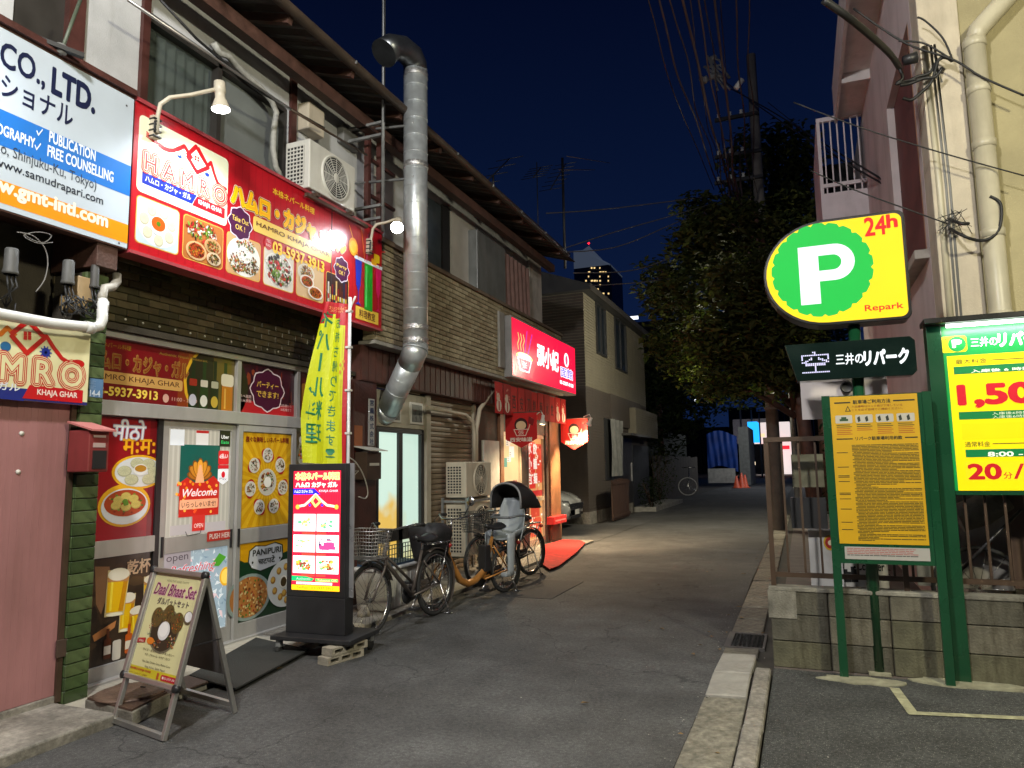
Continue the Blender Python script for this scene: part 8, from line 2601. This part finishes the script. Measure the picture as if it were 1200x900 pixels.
# pipes and cables on the front wall
YPp = YB2 - .12
mm = MB(); mm.tube([at(1139, 48, y=YPp), at(1146, 90, y=YPp), at(1156, 240, y=YPp), at(1162, 380, y=YPp), at(1166, 480, y=YPp)], .075, 16)
pp2 = at(1141, 45, y=YPp); pv = at(1160, 380, y=YPp)
mm = MB(); mm.tube([(pp2.x + .0, YPp, pp2.z), (pp2.x + .0, YPp, 0)], .08, 18); mm.tube([(pp2.x, YPp, pp2.z - .06), (pp2.x + .03, YPp, pp2.z + .06), (pp2.x + .9, YPp, pp2.z + .95)], .08, 18)
pc = pm('cream drainpipe', (.5, .46, .34), .4, var=.08, dirt=.25)
mm.build('drainpipe', pc, rbld)
for py in (50, 105, 170, 275, 372): 
 z = at(1150, py, y=YPp).z; MB().lathe([(.082, -.035), (.09, -.03), (.09, .03), (.082, .035)], (pp2.x, YPp, z), (0, 0, 1), 18).build('pipe_collar', pc, rbld)
for k, dx in enumerate((-.38, -.33, -.30)):
 x = pp2.x + dx
 MB().tube([(x + .05, YB2 - .03, at(1115, 85 + k * 6, y=YB2).z), (x + .02, YB2 - .03, 5.2), (x + .04, YB2 - .03, 3.9), (x + .03, YB2 - .03, 2.0)], .016 if k else .03, 6).build('conduit', grey_pl if k else pc, rbld)
bpy.data.objects[rbld.name]['label'] = 'olive and pale pink plastered building behind the parking signs'
# drop wires
def cable(pts, r_, label, mat=cable_m, group=None, name='overhead_cable', sag=0):
 if sag:
  out = []
  for i in range(13):
   t_ = i / 12; p_ = pts[0].lerp(pts[-1], t_); out.append(p_ - Vector((0, 0, sag * 4 * t_ * (1 - t_))))
  pts = out
 mm = MB(); mm.tube(smooth(pts) if len(pts) > 2 else pts, r_, 6); return mm.build(name, mat, None, label=label, cat='cable', group=group)


cable([at(965, 0, y=5.4), at(1000, 25, y=5.6), at(1040, 60, y=6.2), at(1053, 78, y=6.7)], .028, 'thick black service mast reaching in from the top over the P sign', name='service_cable')
o = thing('cable_clamp', 'black cable clamp and loops at the corner of the olive wall', 'cable clamp', at(1060, 85, y=6.75))
MB().lathe([(0, -.06), (.04, -.06), (.05, .05), (0, .06)], at(1067, 69, y=6.7), (1, 0, .1), 10).build('cap', black_metal, o)
mm = MB()
for pts in (((1053, 78), (1058, 92), (1050, 98), (1062, 96), (1075, 90), (1090, 85), (1098, 72), (1108, 67), (1116, 72)), ((1055, 100), (1066, 98), (1082, 92), (1096, 90), (1104, 80)), ((1058, 115), (1068, 117), (1080, 108), (1092, 95), (1100, 70), (1113, 68)), ((1050, 99), (1060, 95), (1074, 93)), ((1075, 20), (1085, 25), (1105, 45), (1117, 72)), ((1053, 48), (1080, 50), (1100, 60), (1115, 70))):
 mm.tube(smooth([at(*p_, y=6.75 + .01 * len(pts)) for p_ in pts]), .014 if len(pts) > 4 else .008, 6)
mm.build('loops', cable_m, o, kind='stuff')
for i, (pts, r_, l_) in enumerate((
  (((840, 95), (900, 128), (960, 165), (1040, 214), (1110, 255), (1135, 262)), .014, 'upper black cable of the pair running from the pole to the olive wall'),
  (((835, 85), (890, 125), (960, 172), (1035, 216), (1090, 252), (1120, 272), (1150, 282), (1170, 270), (1173, 240), (1160, 230)), .013, 'black cable looping round the cream drainpipe'),
  (((900, 120), (990, 190), (1060, 226), (1110, 255)), .008, 'thin black cable just above the pair to the olive wall'),
  (((1000, 10), (1060, 50), (1117, 70), (1150, 90), (1200, 112)), .009, 'thin black wire crossing the drainpipe near the top right'),
  (((930, 120), (1010, 150), (1100, 178), (1200, 206)), .006, 'fine wire crossing the pink wall above the P sign'),
  (((950, 200), (1000, 222), (1060, 244), (1110, 262)), .006, 'fine wire passing just above the P sign to the olive wall'))):
 n_ = len(pts)
 cable([at(*p_, y=(19 - (19 - 6.8) * min(1, max(0, (p_[0] - 835) / 280.))) if i < 3 else 6.85 - .02 * i) for p_ in pts], r_, l_)
mm = MB(); rr = random.Random(12)
for k in range(11):
 mm.tube(smooth([at(rr.uniform(1098, 1140), rr.uniform(244, 276) , y=6.86 - .005 * (k % 3)) for _ in range(3)], 8), .0028, 5)
mm.build('cable_knot', cable_m, None, label='knot of thin black wires on the olive wall left of the drainpipe', cat='cable', kind='stuff')
# round meter on the pink wall between the signs
flat('utility_box', 'small round faced meter on the pink wall below the display', 'meter', (985, 462), (998, 446), 7.6, pm('meter grey', (.1, .1, .1), .5)) if False else None
mtx = thing('round_meter', 'small round meter on a pale board between display and rule board', 'meter', at(992, 454, y=6.4))
A = at(992, 454, y=6.4); boxes('plate', pm('pale pink board', (.5, .42, .42)), mtx, (A.x - .35, A.x + .3, 6.42, 6.45, A.z - .25, A.z + .2))
MB().lathe([(0, 0), (.03, 0), (.045, .004), (.05, .012), (.05, .03), (.04, .035)], A, (0, -1, 0), 20).build('dial', black_metal, mtx)
# ================================================================ trees, pole, far street
def tree(x, y, h, crown, label, seed, trunk_r=.14, n=5000, size=.16, mt_=None, lean=(0, 0)):
 o = thing('tree', label, 'tree', (x, y, 0))
 rnd = random.Random(seed)
 mm = MB()
 top = Vector((x + lean[0], y + lean[1], h))
 mm.tube([(x, y, -.05), (x + lean[0] * .2, y + lean[1] * .2, h * .35), (x + lean[0] * .6, y + lean[1] * .6, h * .7), top], [trunk_r, trunk_r * .8, trunk_r * .55, trunk_r * .25], 9)
 for c, r_ in crown:
  c = Vector(c); b0 = Vector((x, y, 0)).lerp(top, min(.8, max(.35, (c.z - .8) / h)))
  mid = b0.lerp(c, .5) + Vector((rnd.uniform(-.2, .2), rnd.uniform(-.2, .2), .2))
  mm.tube([b0, mid, c], [trunk_r * .45, trunk_r * .25, .015], 6)
  for k in range(4):
   d = Vector((rnd.uniform(-1, 1), rnd.uniform(-1, 1), rnd.uniform(-.5, .8))); mm.tube([mid.lerp(c, .5), c + Vector((d.x * r_[0], d.y * r_[1], d.z * r_[2])) * .6], [.025, .008], 4)
 mm.build('trunk', brown_wood, o)
 mm = MB(); vol = sum(r_[0] * r_[1] * r_[2] for _, r_ in crown)
 for c, r_ in crown:
  k = max(60, int(n * r_[0] * r_[1] * r_[2] / vol))
  # clumps of leaves round twigs
  for j in range(k // 9):
   while True:
    d = Vector((rnd.uniform(-1, 1), rnd.uniform(-1, 1), rnd.uniform(-1, 1)))
    if .25 < d.length < 1: break
   p = Vector(c) + Vector((d.x * r_[0], d.y * r_[1], d.z * r_[2]))
   leaves(mm, p, (size * 1.6, size * 1.6, size * .9), 9, size, rnd)
 mm.build('crown', mt_ or lf, o)
 return o


cr = [at(850, 400, y=15).to_tuple(), at(800, 350, y=16).to_tuple(), at(870, 340, y=15).to_tuple(), at(820, 290, y=16).to_tuple(), at(790, 400, y=16.5).to_tuple(), at(900, 380, y=15).to_tuple(), at(860, 270, y=16).to_tuple(), at(835, 450, y=15).to_tuple(), at(775, 330, y=17).to_tuple(), at(905, 300, y=16).to_tuple(), at(800, 425, y=17).to_tuple(), at(880, 430, y=15).to_tuple(), at(925, 430, y=15).to_tuple(), at(820, 250, y=17).to_tuple()]
rs_ = [(.9, .9, .6), (.8, .9, .7), (.8, .9, .7), (.7, .9, .6), (.6, .7, .5), (.8, .9, .8), (.7, .8, .7), (.6, .7, .35), (.5, .7, .5), (.8, .9, .8), (.5, .7, .4), (.7, .8, .4), (.6, .7, .6), (.5, .7, .5)]
tree(.25, 15.6, 7.0, list(zip(cr, rs_)), 'broad leafed tree leaning out over the street, its lower leaves lit', 2, .17, 15000, .19, lean=(-.9, .2))
p = at(905, 185, y=24); q2_ = at(935, 230, y=24); q3 = at(900, 330, y=24); q4 = at(935, 340, y=24)
tree(.7, 24.5, 12, [(p.to_tuple(), (1.5, 1.4, 1.1)), (at(915, 265, y=22).to_tuple(), (1.5, 1.3, 1.1)), (at(850, 300, y=23).to_tuple(), (1.2, 1.2, 1.1)), (q2_.to_tuple(), (1.0, 1.2, 1.2)), (at(870, 240, y=24).to_tuple(), (.7, 1, .8)), (q3.to_tuple(), (1.4, 1.5, 1.5)), (q4.to_tuple(), (1.3, 1.4, 1.6)), (at(935, 430, y=24).to_tuple(), (1.2, 1.4, 1.4)), (at(890, 430, y=24).to_tuple(), (1.2, 1.4, 1.4))], 'tall dark tree behind the utility pole', 3, .2, 16000, .24, lf)
tree(-6.0, 33, 8.5, [((-5.8, 32, 4.0), (2.0, 3.5, 2.2)), ((-5.2, 36, 5.8), (2.4, 3.5, 2.6)), ((-7.4, 39, 5.0), (1.5, 3, 3)), ((-5.0, 30, 6.0), (1.5, 2, 1.6)), ((-4.9, 38, 8.0), (2.2, 3, 2.0))], 'dark tree mass over the garden wall on the left side of the lane', 8, .2, 9000, .3, lfd)
tree(-9.5, 50, 9, [((-8.0, 50, 8.5), (2.6, 3, 2.6)), ((-4.2, 52, 8.4), (3, 4, 3)), ((-2.5, 52, 9.5), (2.6, 3, 2.2)), ((-1.0, 54, 10.5), (2.6, 3, 2.4))], 'farther dark tree arching over the end of the lane', 9, .22, 7000, .36, lfd)
tree(1.3, 38, 9, [((1.3, 36, 6.2), (1.5, 4, 2.6)), ((1.6, 44, 7.2), (1.8, 4, 3.2)), ((.0, 42, 10), (2.2, 4, 2.6))], 'dark street tree on the right beyond the utility pole', 10, .2, 6000, .32, lfd)
boxes('hedge_core', pm('hedge dark', (.012, .018, .008), .9, var=.3), None, (-7.5, -6.0, 27, 41, -.1, 3.2), label='dark clipped hedge mass along the left side of the lane', cat='hedge')
gwl = thing('garden_wall', 'board garden wall along the left of the lane past the grey house', 'wall', (-5.7, 38, 0))
fbm = pm('weathered fence board', (.10, .08, .06), .85, var=.3, dirt=.5)
for k in range(15):
 boxes('board', fbm, gwl, (-5.74, -5.70, 29.5 + k * .9, 29.5 + k * .9 + .87, -.05, 1.9 + .03 * (k % 3)))
shrub(-.1 + .7, 8.8, 2.0, .35, 'slim dark shrub behind the left end of the fence', 21, 700, lfd, .08)
shrub(.75, 12.2, 3.0, .5, 'dark bush by the pink building wall', 22, 900, lfd, .1)

# utility pole
xpole, ypole = at(909, 560, y=17.5).x, 17.5
up_ = thing('utility_pole', 'concrete utility pole with cross arms and a tangle of cables on the right kerb', 'utility pole', (xpole, ypole, 0))
MB().tube([(xpole, ypole, -.1), (xpole, ypole, 11.5)], [.15, .11], 16).build('shaft', pm('concrete pole', (.17, .15, .13), .85, var=.2, dirt=.4), up_)
for py in (140, 183, 213):
 A = at(838, py, y=ypole); MB().bar((A.x, ypole - .14, A.z - .1), (xpole + .12, ypole - .14, A.z - .1), .08, .08).build('cross_arm', black_metal, up_)
 for k in range(3):
  x = A.x + .1 + k * (xpole - A.x) / 3.5; MB().lathe([(0, 0), (.03, 0), (.045, .04), (.03, .07), (.045, .1), (0, .13)], (x, ypole - .14, A.z - .06), (0, 0, 1), 8).build('insulator', white_pl, up_)
for zz3, dy in ((at(905, 430, y=ypole).z, 0), (at(905, 480, y=ypole).z, 0)):
 boxes('band', galv_dull, up_, (xpole - .155, xpole + .155, ypole - .155, ypole + .155, zz3, zz3 + .05))
boxes('terminal_box', grey_pl, up_, (xpole - .55, xpole - .38, ypole - .3, ypole - .12, at(862, 305, y=ypole).z, at(862, 285, y=ypole).z + .2), bevel=.01)
# cables over the street, pole to above the camera
rr_c = random.Random(3)
tops = [755, 769, 784, 796, 806, 818, 826, 836, 846, 860, 876]
ends = [(838, 222), (850, 240), (845, 215), (862, 250), (842, 200), (868, 262), (850, 190), (872, 270), (858, 185), (880, 240), (885, 225)]
for i, (tx, e) in enumerate(zip(tops, ends)):
 A = at(*e, y=ypole - .2)
 B = at(tx, 0, z=11.5 - .25 * (i % 4)) if False else at(tx, 0, y=8.5 + .2 * i)
 d = B - A
 pts = [A + d * t_ - Vector((0, 0, .25 * 4 * t_ * (1 - t_) * .6)) for t_ in (0, .2, .4, .6, .8, 1, 1.4, 1.9)]
 mm = MB(); pts = [p_ + Vector((rr_c.uniform(-.05, .05), 0, rr_c.uniform(-.06, .06))) for p_ in pts]; mm.tube(smooth(pts), (.009, .014, .011, .02)[i % 4], 5)
 mm.build('overhead_cable', cable_red, None, label='%s of the dark cables fanning up from the utility pole over the street' % ('leftmost', 'second from left', 'third from left', 'fourth from left', 'fifth from left', 'middle one', 'fifth from right', 'fourth from right', 'third from right', 'second from right', 'rightmost')[i], cat='cable', group='cables strung along the street')
mm = MB(); rr = random.Random(41)
for k in range(26):
 x0p = rr.uniform(842, 872); y0p = rr.uniform(150, 280)
 a = at(x0p, y0p, y=ypole - .3); b = at(x0p + rr.uniform(-6, 22), y0p + rr.uniform(40, 120), y=ypole - .25)
 mm.tube([a, a.lerp(b, .4) + Vector((rr.uniform(-.15, .15), rr.uniform(-.1, .1), 0)), b], .016, 4)
mm.build('cable_bundle', cable_red, up_, kind='stuff')
mm = MB()
for k in range(10):
 c = at(rr.uniform(822, 850), rr.uniform(62, 100), y=ypole - 5); mm.lathe([(0, -.05), (.03, -.05), (.05, .04), (0, .06)], c, (rr.uniform(-1, 1), rr.uniform(-1, 1), .3), 7)
for k in range(8):
 a = at(rr.uniform(822, 835), rr.uniform(60, 80), y=ypole - 5); b = at(rr.uniform(838, 856), rr.uniform(85, 108), y=ypole - 5); mm.tube([a, a.lerp(b, .5) + Vector((0, 0, rr.uniform(-.2, .2))), b], .02, 5)
mm.build('cable_splices', pm('grey splice', (.10, .10, .10), .5), None, label='cluster of cable splices hanging high over the street', cat='cable splice', kind='stuff')
cable([at(870, 93, y=13), at(862, 104, y=13)], .05, 'pale cable sleeve high over the street', white_pl, name='cable_sleeve')
for i, (pts, l_) in enumerate(((((640, 250), (700, 246), (770, 238), (846, 228)), 'uppermost faint wire from the roofs to the pole'), (((655, 293), (720, 272), (780, 255), (848, 235)), 'second wire from the roofs to the pole'), (((640, 296), (720, 290), (790, 262), (848, 240)), 'third wire from the roofs to the pole'),
       (((672, 320), (740, 317), (790, 300), (850, 270), (885, 232)), 'pale sagging wire in front of the tree'), (((690, 335), (760, 330), (830, 320), (880, 312)), 'low wire in front of the tree crown'))):
 cable([at(*p_, y=ypole - .4 + (.0 if i < 5 else 0) - 4.0 * (846 - p_[0]) / 200.) for p_ in pts], .012, l_, pm('pale wire', (.07, .065, .07), .5), 'wires between roofs and pole')

# aerials on the roofs
def aerial(name, label, base, top, x, boom, els, r_=.02):
 o = thing(name, label, 'aerial', at(*base, x=x))
 a, b = at(*base, x=x), at(*top, x=x)
 a.y = b.y
 MB().tube([a, b], r_, 6).build('mast', black_metal, o)
 mm = MB(); p, q_ = at(*boom[0], x=x), at(*boom[1], x=x)
 mm.tube([p, q_], .014, 5)
 for k in range(els):
  c = p.lerp(q_, k / (els - 1)); mm.tube([c + Vector((-.3, 0, 0)), c + Vector((.3, 0, 0))], .008, 4)
 mm.build('elements', black_metal, o, kind='stuff')
 return o


aerial('tv_aerial', 'short roof aerial with a slanting boom nearest the duct', (578, 220), (578, 205), -5.2, ((568, 215), (597, 186)), 4)
aerial('tv_aerial', 'thin roof aerial on a pale pole between the other two', (627, 285), (629, 190), -5.4, ((625, 208), (634, 196)), 5, .012)
aerial('tv_aerial', 'tallest roof aerial with two booms near the end of the row', (659, 312), (659, 185), -5.4, ((645, 222), (663, 192)), 7, .035)
MB().tube([at(664, 183, x=-5.4), at(715, 191, x=-5.4)], .01, 4).build('aerial_boom', cable_red, bpy.data.objects['tv_aerial.002'])
MB().tube([at(655, 199, x=-5.4), at(697, 199, x=-5.4)], .01, 4).build('aerial_boom', cable_red, bpy.data.objects['tv_aerial.002'])

# tower with lit windows
YT = 420
tw = thing('skyscraper', 'distant tower with a notched pale crown and rows of lit windows', 'skyscraper', at(695, 400, y=YT))
P = panel_y(YT); q = P.px
a = [q(p_) for p_ in ((672, 294), (683, 293), (690, 288), (697, 296), (703, 304), (712, 309), (716, 312))]
z0_ = q((690, 313))[1]
for nm, pts, mt_ in (('crown', [(a[0][0], z0_)] + a + [(a[-1][0], z0_)], emit('pale crown with added glow', (.11, .14, .20), .3, False)), ('shaft', [(a[0][0], 0), (a[-1][0], 0), (a[-1][0], z0_), (a[0][0], z0_)], pm('dark tower glass', (.04, .05, .07), .5))):  # crown's paleness is put in as a faint glow of its own
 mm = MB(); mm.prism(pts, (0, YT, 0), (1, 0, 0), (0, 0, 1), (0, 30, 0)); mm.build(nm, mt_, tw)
mm = MB(); rr = random.Random(19)
for i in range(9):
 for j in range(12):
  if rr.random() < .34 + .2 * (j % 3 == 0):
   u, v_ = q((686 + i * 3.3, 315 + j * 5.0)); mm.box(u, u + rr.choice((.6, .9, 1.3)), YT - .3, YT - .05, v_, v_ + .9)
mm.build('lit_windows', emit('tower window light', '#ffd890', 1.1, False), tw, kind='stuff')
b = q((690, 286)); MB().lathe([(0, -.8), (.8, 0), (0, .8)], (b[0], YT, b[1] + .5), (0, 0, 1), 8).build('beacon', emit('red beacon', '#ff2030', 3, False), tw)
# lit rooftop sign between the house and the tree
YL = 120; P = panel_y(YL)
far_b = thing('far_building', 'dark far building with a small white lit roof sign left of the tree', 'building', at(745, 545, y=YL))
A, B = at(720, 380, y=YL), at(775, 380, y=YL)
boxes('block', pm('dark far wall', (.03, .03, .035), .8), far_b, (A.x, B.x, YL, YL + 20, 0, A.z))
P.rect(*P.px((737, 375)), *P.px((748, 370)), '#e8f0ff', 0); P.build('lit_sign', print_mat('far white sign', em=2), far_b)

# end of the lane
YE = 52
bt = thing('scaffold_sheet', 'bright blue tarpaulin sheeting round a site at the end of the lane', 'tarpaulin', at(850, 560, y=YE))
A, B = at(840, 550, y=YE), at(863, 508, y=YE)
mm = MB(); mm.grid(lambda s, t: (A.x - .6 + s * (B.x - A.x + .6), YE + .05 * math.sin(s * 31 + 4 * t) + .06 * math.sin(s * 11 - 5 * t), A.z + t * (B.z - A.z) + .25 * math.sin(s * 4)), 40, 4); mm.build('sheet', pm('blue tarpaulin', (.005, .045, .26), .6, var=.4, vs=1), bt)
wl2 = boxes('hoarding', pm('white steel hoarding', (.5, .48, .42), .6, dirt=.3), None, (at(830, 560, y=50).x, at(862, 560, y=50).x, 50, 50.1, at(845, 566, y=50).z, at(845, 549, y=50).z), label='low pale hoarding below the blue tarpaulin', cat='hoarding')
gwb = boxes('grey_wall', pm('plain grey concrete', (.3, .3, .27), .8, dirt=.3), None, (at(866, 530, y=54).x, at(878, 530, y=54).x, 54, 60, 0, at(870, 500, y=54).z), label='grey wall block right of the blue tarpaulin', cat='wall')  # plain grey concrete block
cone_lab = ['orange traffic cone nearest the hoarding', 'middle orange traffic cone at the end of the lane', 'right hand orange traffic cone by the parked scooter']
for i, (cx_, s_) in enumerate(((863, 1.), (869, 1.25), (873, 1.1))):
 p_ = at(cx_, 565 - i, z=0); p_.y = min(p_.y, 49); p_ = Vector((at(cx_, 560, y=47 + i * .3).x, 47 + i * .3, 0))
 o = thing('traffic_cone', cone_lab[i], 'traffic cone', p_, group='traffic cones at the end of the lane')
 MB().lathe([(.3, 0), (.3, .04), (.2, .05), (.05, .75 * s_), (.0, .76 * s_)], p_, (0, 0, 1), 12).build('cone', pm('cone orange', (.75, .10, .03), .5), o)
# shops across the far road
def far_box(name, label, cat, p, q_, y, mat, d=3, **k):
 A, B = at(*p, y=y), at(*q_, y=y); return boxes(name, mat, None, (A.x, B.x, y, y + d, min(A.z, B.z), max(A.z, B.z)), label=label, cat=cat, **k)


far_box('light_box', 'glowing blue upright sign at the end of the lane', 'light box', (877, 518), (887, 494), 70, emit('blue sign light', '#20a0ff', 1.6))
far_box('far_shop', 'white lit shop block behind the blue sign', 'shop', (860, 520), (905, 490), 110, pm('lit white facade', (.5, .5, .52), .7), d=8)
far_box('far_shop', 'brightly lit shop front with a pale upper floor', 'shop', (886, 556), (925, 494), 100, emit('bright far shop', '#e8dcd8', .9, False), d=4)
far_box('awning', 'red lit awning of the far shop', 'awning', (890, 527), (925, 522), 98.5, emit('red far awning', '#e82838', 1.2, False), d=1)
far_box('far_shop', 'dark low building at the foot of the blue sign', 'building', (878, 556), (896, 520), 92, pm('dark far wall', (.03, .03, .035)), d=4)
for i, (a, b_) in enumerate(((888, 540), (896, 538))): far_box('window_band', ('left lit window of the far shop', 'right lit window of the far shop')[i], 'window', (a, 552), (a + 7, b_ - 8), 98.8, emit('hot far window', '#fff4f0', 1.6, False), d=.2)
for i, (a, b_, c_, s_, l_) in enumerate((((891, 512), (896, 508), '#ffd0a0', 1.2, 'small orange light over the far shop'), ((899, 516), (903, 511), '#ffffff', 2., 'small white light over the far shop'), ((881, 545), (885, 541), '#ffe8c0', 1.5, 'dim warm window beside the scooter'), ((814, 470), (816, 468), '#e8f0ff', 1.5, 'tiny white light among the dark trees on the left'))):
 far_box('distant_light', l_, 'light', a, b_, 90 if i < 3 else 30, emit('distant light %d' % i, c_, s_, False), d=.2)
for i, q9 in enumerate((871, 884, 893)):
 A = at(q9, 550, y=66 + 8 * i); o = thing('lane_pole', ('first', 'second', 'third')[i] + ' thin dark pole along the far end of the lane, counted from the cones', 'pole', (A.x, A.y, 0)); MB().tube([(A.x, A.y, 0), (A.x, A.y, 7)], .09, 6).build('shaft', galv_dull, o)
A = at(780, 540, y=128); B = at(960, 540, y=128)
db = thing('far_row', 'black row of far houses and trees closing the end of the lane', 'building', (A.x, 128, 0))
rz = random.Random(6)
for i in range(12): boxes('block', pm('night dark wall', (.012, .012, .014), .9), db, (A.x - 12 + (B.x - A.x + 30) * i / 12, A.x - 12 + (B.x - A.x + 30) * (i + 1) / 12 - .1, 128 + i % 3, 134, 0, rz.uniform(8, 13)))
# scooter and walker
sc4 = thing('motor_scooter', 'dark parked motor scooter beside the traffic cones', 'scooter', at(876, 556, y=55))
c = at(876, 556, y=55); c.z = 0
for dx in (-.6, .6): MB().lathe([(0, -.05), (.25, -.05), (.27, 0), (.25, .05), (0, .05)], c + Vector((dx * .3, dx, .27)), (1, 0, 0), 14).build('wheel', rubber, sc4)
mm = MB(); mm.tube([c + Vector((-.15, -.55, .4)), c + Vector((-.1, -.4, 1.0))], [.14, .1], 10); mm.tube([c + Vector((0, -.2, .35)), c + Vector((.05, .3, .5)), c + Vector((.1, .7, .7))], [.12, .2, .16], 10); mm.tube([c + Vector((0, 0, .75)), c + Vector((.1, .6, .85))], [.12, .14], 8); mm.build('body', pm('dark red scooter', (.10, .02, .02), .3), sc4)
MB().tube([c + Vector((-.4, -.42, 1.05)), c + Vector((.2, -.4, 1.05))], .03, 6).build('handlebar', black_metal, sc4)
# pedestrian, one skinned body
pe = thing('person', 'person in dark clothes walking past the lit shop at the end of the lane', 'person', at(902, 553, y=90))
c = at(902, 553, y=90); c.z = 0
jt = {'pel': (0, 0, .95, .15), 'che': (.04, 0, 1.30, .17), 'nec': (.05, 0, 1.48, .06), 'hea': (.07, 0, 1.66, .11), 'kl': (.22, -.08, .52, .085), 'al': (.32, -.08, .1, .05), 'tl': (.44, -.08, .05, .04), 'kr': (-.12, .08, .5, .085), 'ar': (-.42, .08, .16, .05), 'tr': (-.34, .08, .05, .04),
 'sl': (.03, -.2, 1.40, .06), 'el': (-.12, -.24, 1.15, .045), 'hl': (-.06, -.24, .92, .035), 'sr': (.03, .2, 1.40, .06), 'er': (.16, .24, 1.15, .045), 'hr': (.34, .22, 1.02, .035)}
nm_ = list(jt); me = bpy.data.meshes.new('body')
me.from_pydata([jt[k][:3] for k in nm_], [(nm_.index(a), nm_.index(b)) for a, b in (('pel', 'che'), ('che', 'nec'), ('nec', 'hea'), ('pel', 'kl'), ('kl', 'al'), ('al', 'tl'), ('pel', 'kr'), ('kr', 'ar'), ('ar', 'tr'), ('che', 'sl'), ('sl', 'el'), ('el', 'hl'), ('che', 'sr'), ('sr', 'er'), ('er', 'hr'))], [])
bo = bpy.data.objects.new('body', me); COL.objects.link(bo); bo.parent = pe; bo.location = c - wloc(pe)
me.materials.append(pm('dark clothes', (.04, .045, .06), .8))
sk = bo.modifiers.new('skin', 'SKIN'); 
if not me.skin_vertices: me.attributes.new if False else None
for i, k in enumerate(nm_):
 if me.skin_vertices: me.skin_vertices[0].data[i].radius = (jt[k][3], jt[k][3])
sb2 = bo.modifiers.new('sub', 'SUBSURF'); sb2.levels = sb2.render_levels = 1
# bicycle wheel lamp shape by the garden wall
wh2 = thing('parked_bicycle', 'bicycle seen end on as a pale wheel by the garden wall', 'bicycle', at(806, 578, y=30))
c = at(806, 570, y=28); MB().tube([c + Vector((.33 * math.cos(k * .2618), .12 * math.cos(k * .2618), .33 * math.sin(k * .2618))) for k in range(24)], .022, 6, closed=True).build('tyre', pm('pale tyre', (.3, .3, .3), .5), wh2)
mm = MB()
for k in range(12): mm.tube([c, c + Vector((.32 * math.cos(k * .5236), .12 * math.cos(k * .5236), .32 * math.sin(k * .5236)))], .004, 3)
mm.tube([c, c + Vector((0, .4, .35)), c + Vector((0, .5, .75))], .02, 5); mm.tube([c + Vector((-.25, .45, .72)), c + Vector((.25, .45, .72))], .015, 5); mm.build('frame', chrome, wh2)

# ================================================================ street lamps that light the place
def street_lamp(label, base, head, power, col, size=.25, spot_deg=150, aim=(0, 0, -1)):
 o = thing('street_lamp', label, 'street lamp', base)
 b, h = Vector(base), Vector(head)
 MB().tube([b, (b.x, b.y, h.z - .3), (b.x, b.y, h.z + .02)], [.07, .055, .04], 12).build('post', galv_dull, o)
 MB().tube([(b.x, b.y, h.z), (b.x + (h.x - b.x) * .5, b.y + (h.y - b.y) * .5, h.z + .1), h + Vector((0, 0, .05))], .03, 8).build('arm', galv_dull, o)
 boxes('head', grey_pl, o, (h.x - .14, h.x + .14, h.y - .28, h.y + .28, h.z, h.z + .09), bevel=.02)
 boxes('lens', emit('street lamp lens ' + str(col), '#fff8ea', 12, False), o, (h.x - .1, h.x + .1, h.y - .22, h.y + .22, h.z - .02, h.z - .001))
 ld = bpy.data.lights.new('street_lamp_light', 'POINT'); ld.energy = power; ld.shadow_soft_size = size; ld.color = col
 lo = bpy.data.objects.new('lamp_light', ld); COL.objects.link(lo); lo.parent = o; lo.location = h + Vector((0, 0, -.3)) - wloc(o)


street_lamp('street lamp behind the camera over the parking ground', (4.2, .2, 0), (3.4, .9, 5.6), 1080, (1, .93, .66))
street_lamp('street lamp standing just behind the camera', (-.5, -2.6, 0), (-1.5, -.6, 6.6), 1450, (1, .98, .95))
street_lamp('street lamp among the leaves past the dumpling shop', (-.15, 18.6, 0), (-1.2, 18.3, 4.6), 540, (1, .93, .70), size=.15)
street_lamp('street lamp at the end of the lane', (.2, 47, 0), (-1.3, 47, 6), 500, (.9, .95, 1))  # lamp added here to light the tarpaulin
for (nm, loc, e, c_, sz, rot) in (('shop_ceiling_light', (-5.6, 12.4, 2.7), 30, (1, .7, .4), 1.2, (0, 0, 0)),):
 o = thing('ceiling_lamp', 'warm ceiling lamp inside the dumpling shop', 'lamp', loc)
 boxes('shade', emit('shop ceiling lamp', '#ffd8a0', 3, False), o, (loc[0] - .2, loc[0] + .2, loc[1] - .6, loc[1] + .6, loc[2], loc[2] + .05))
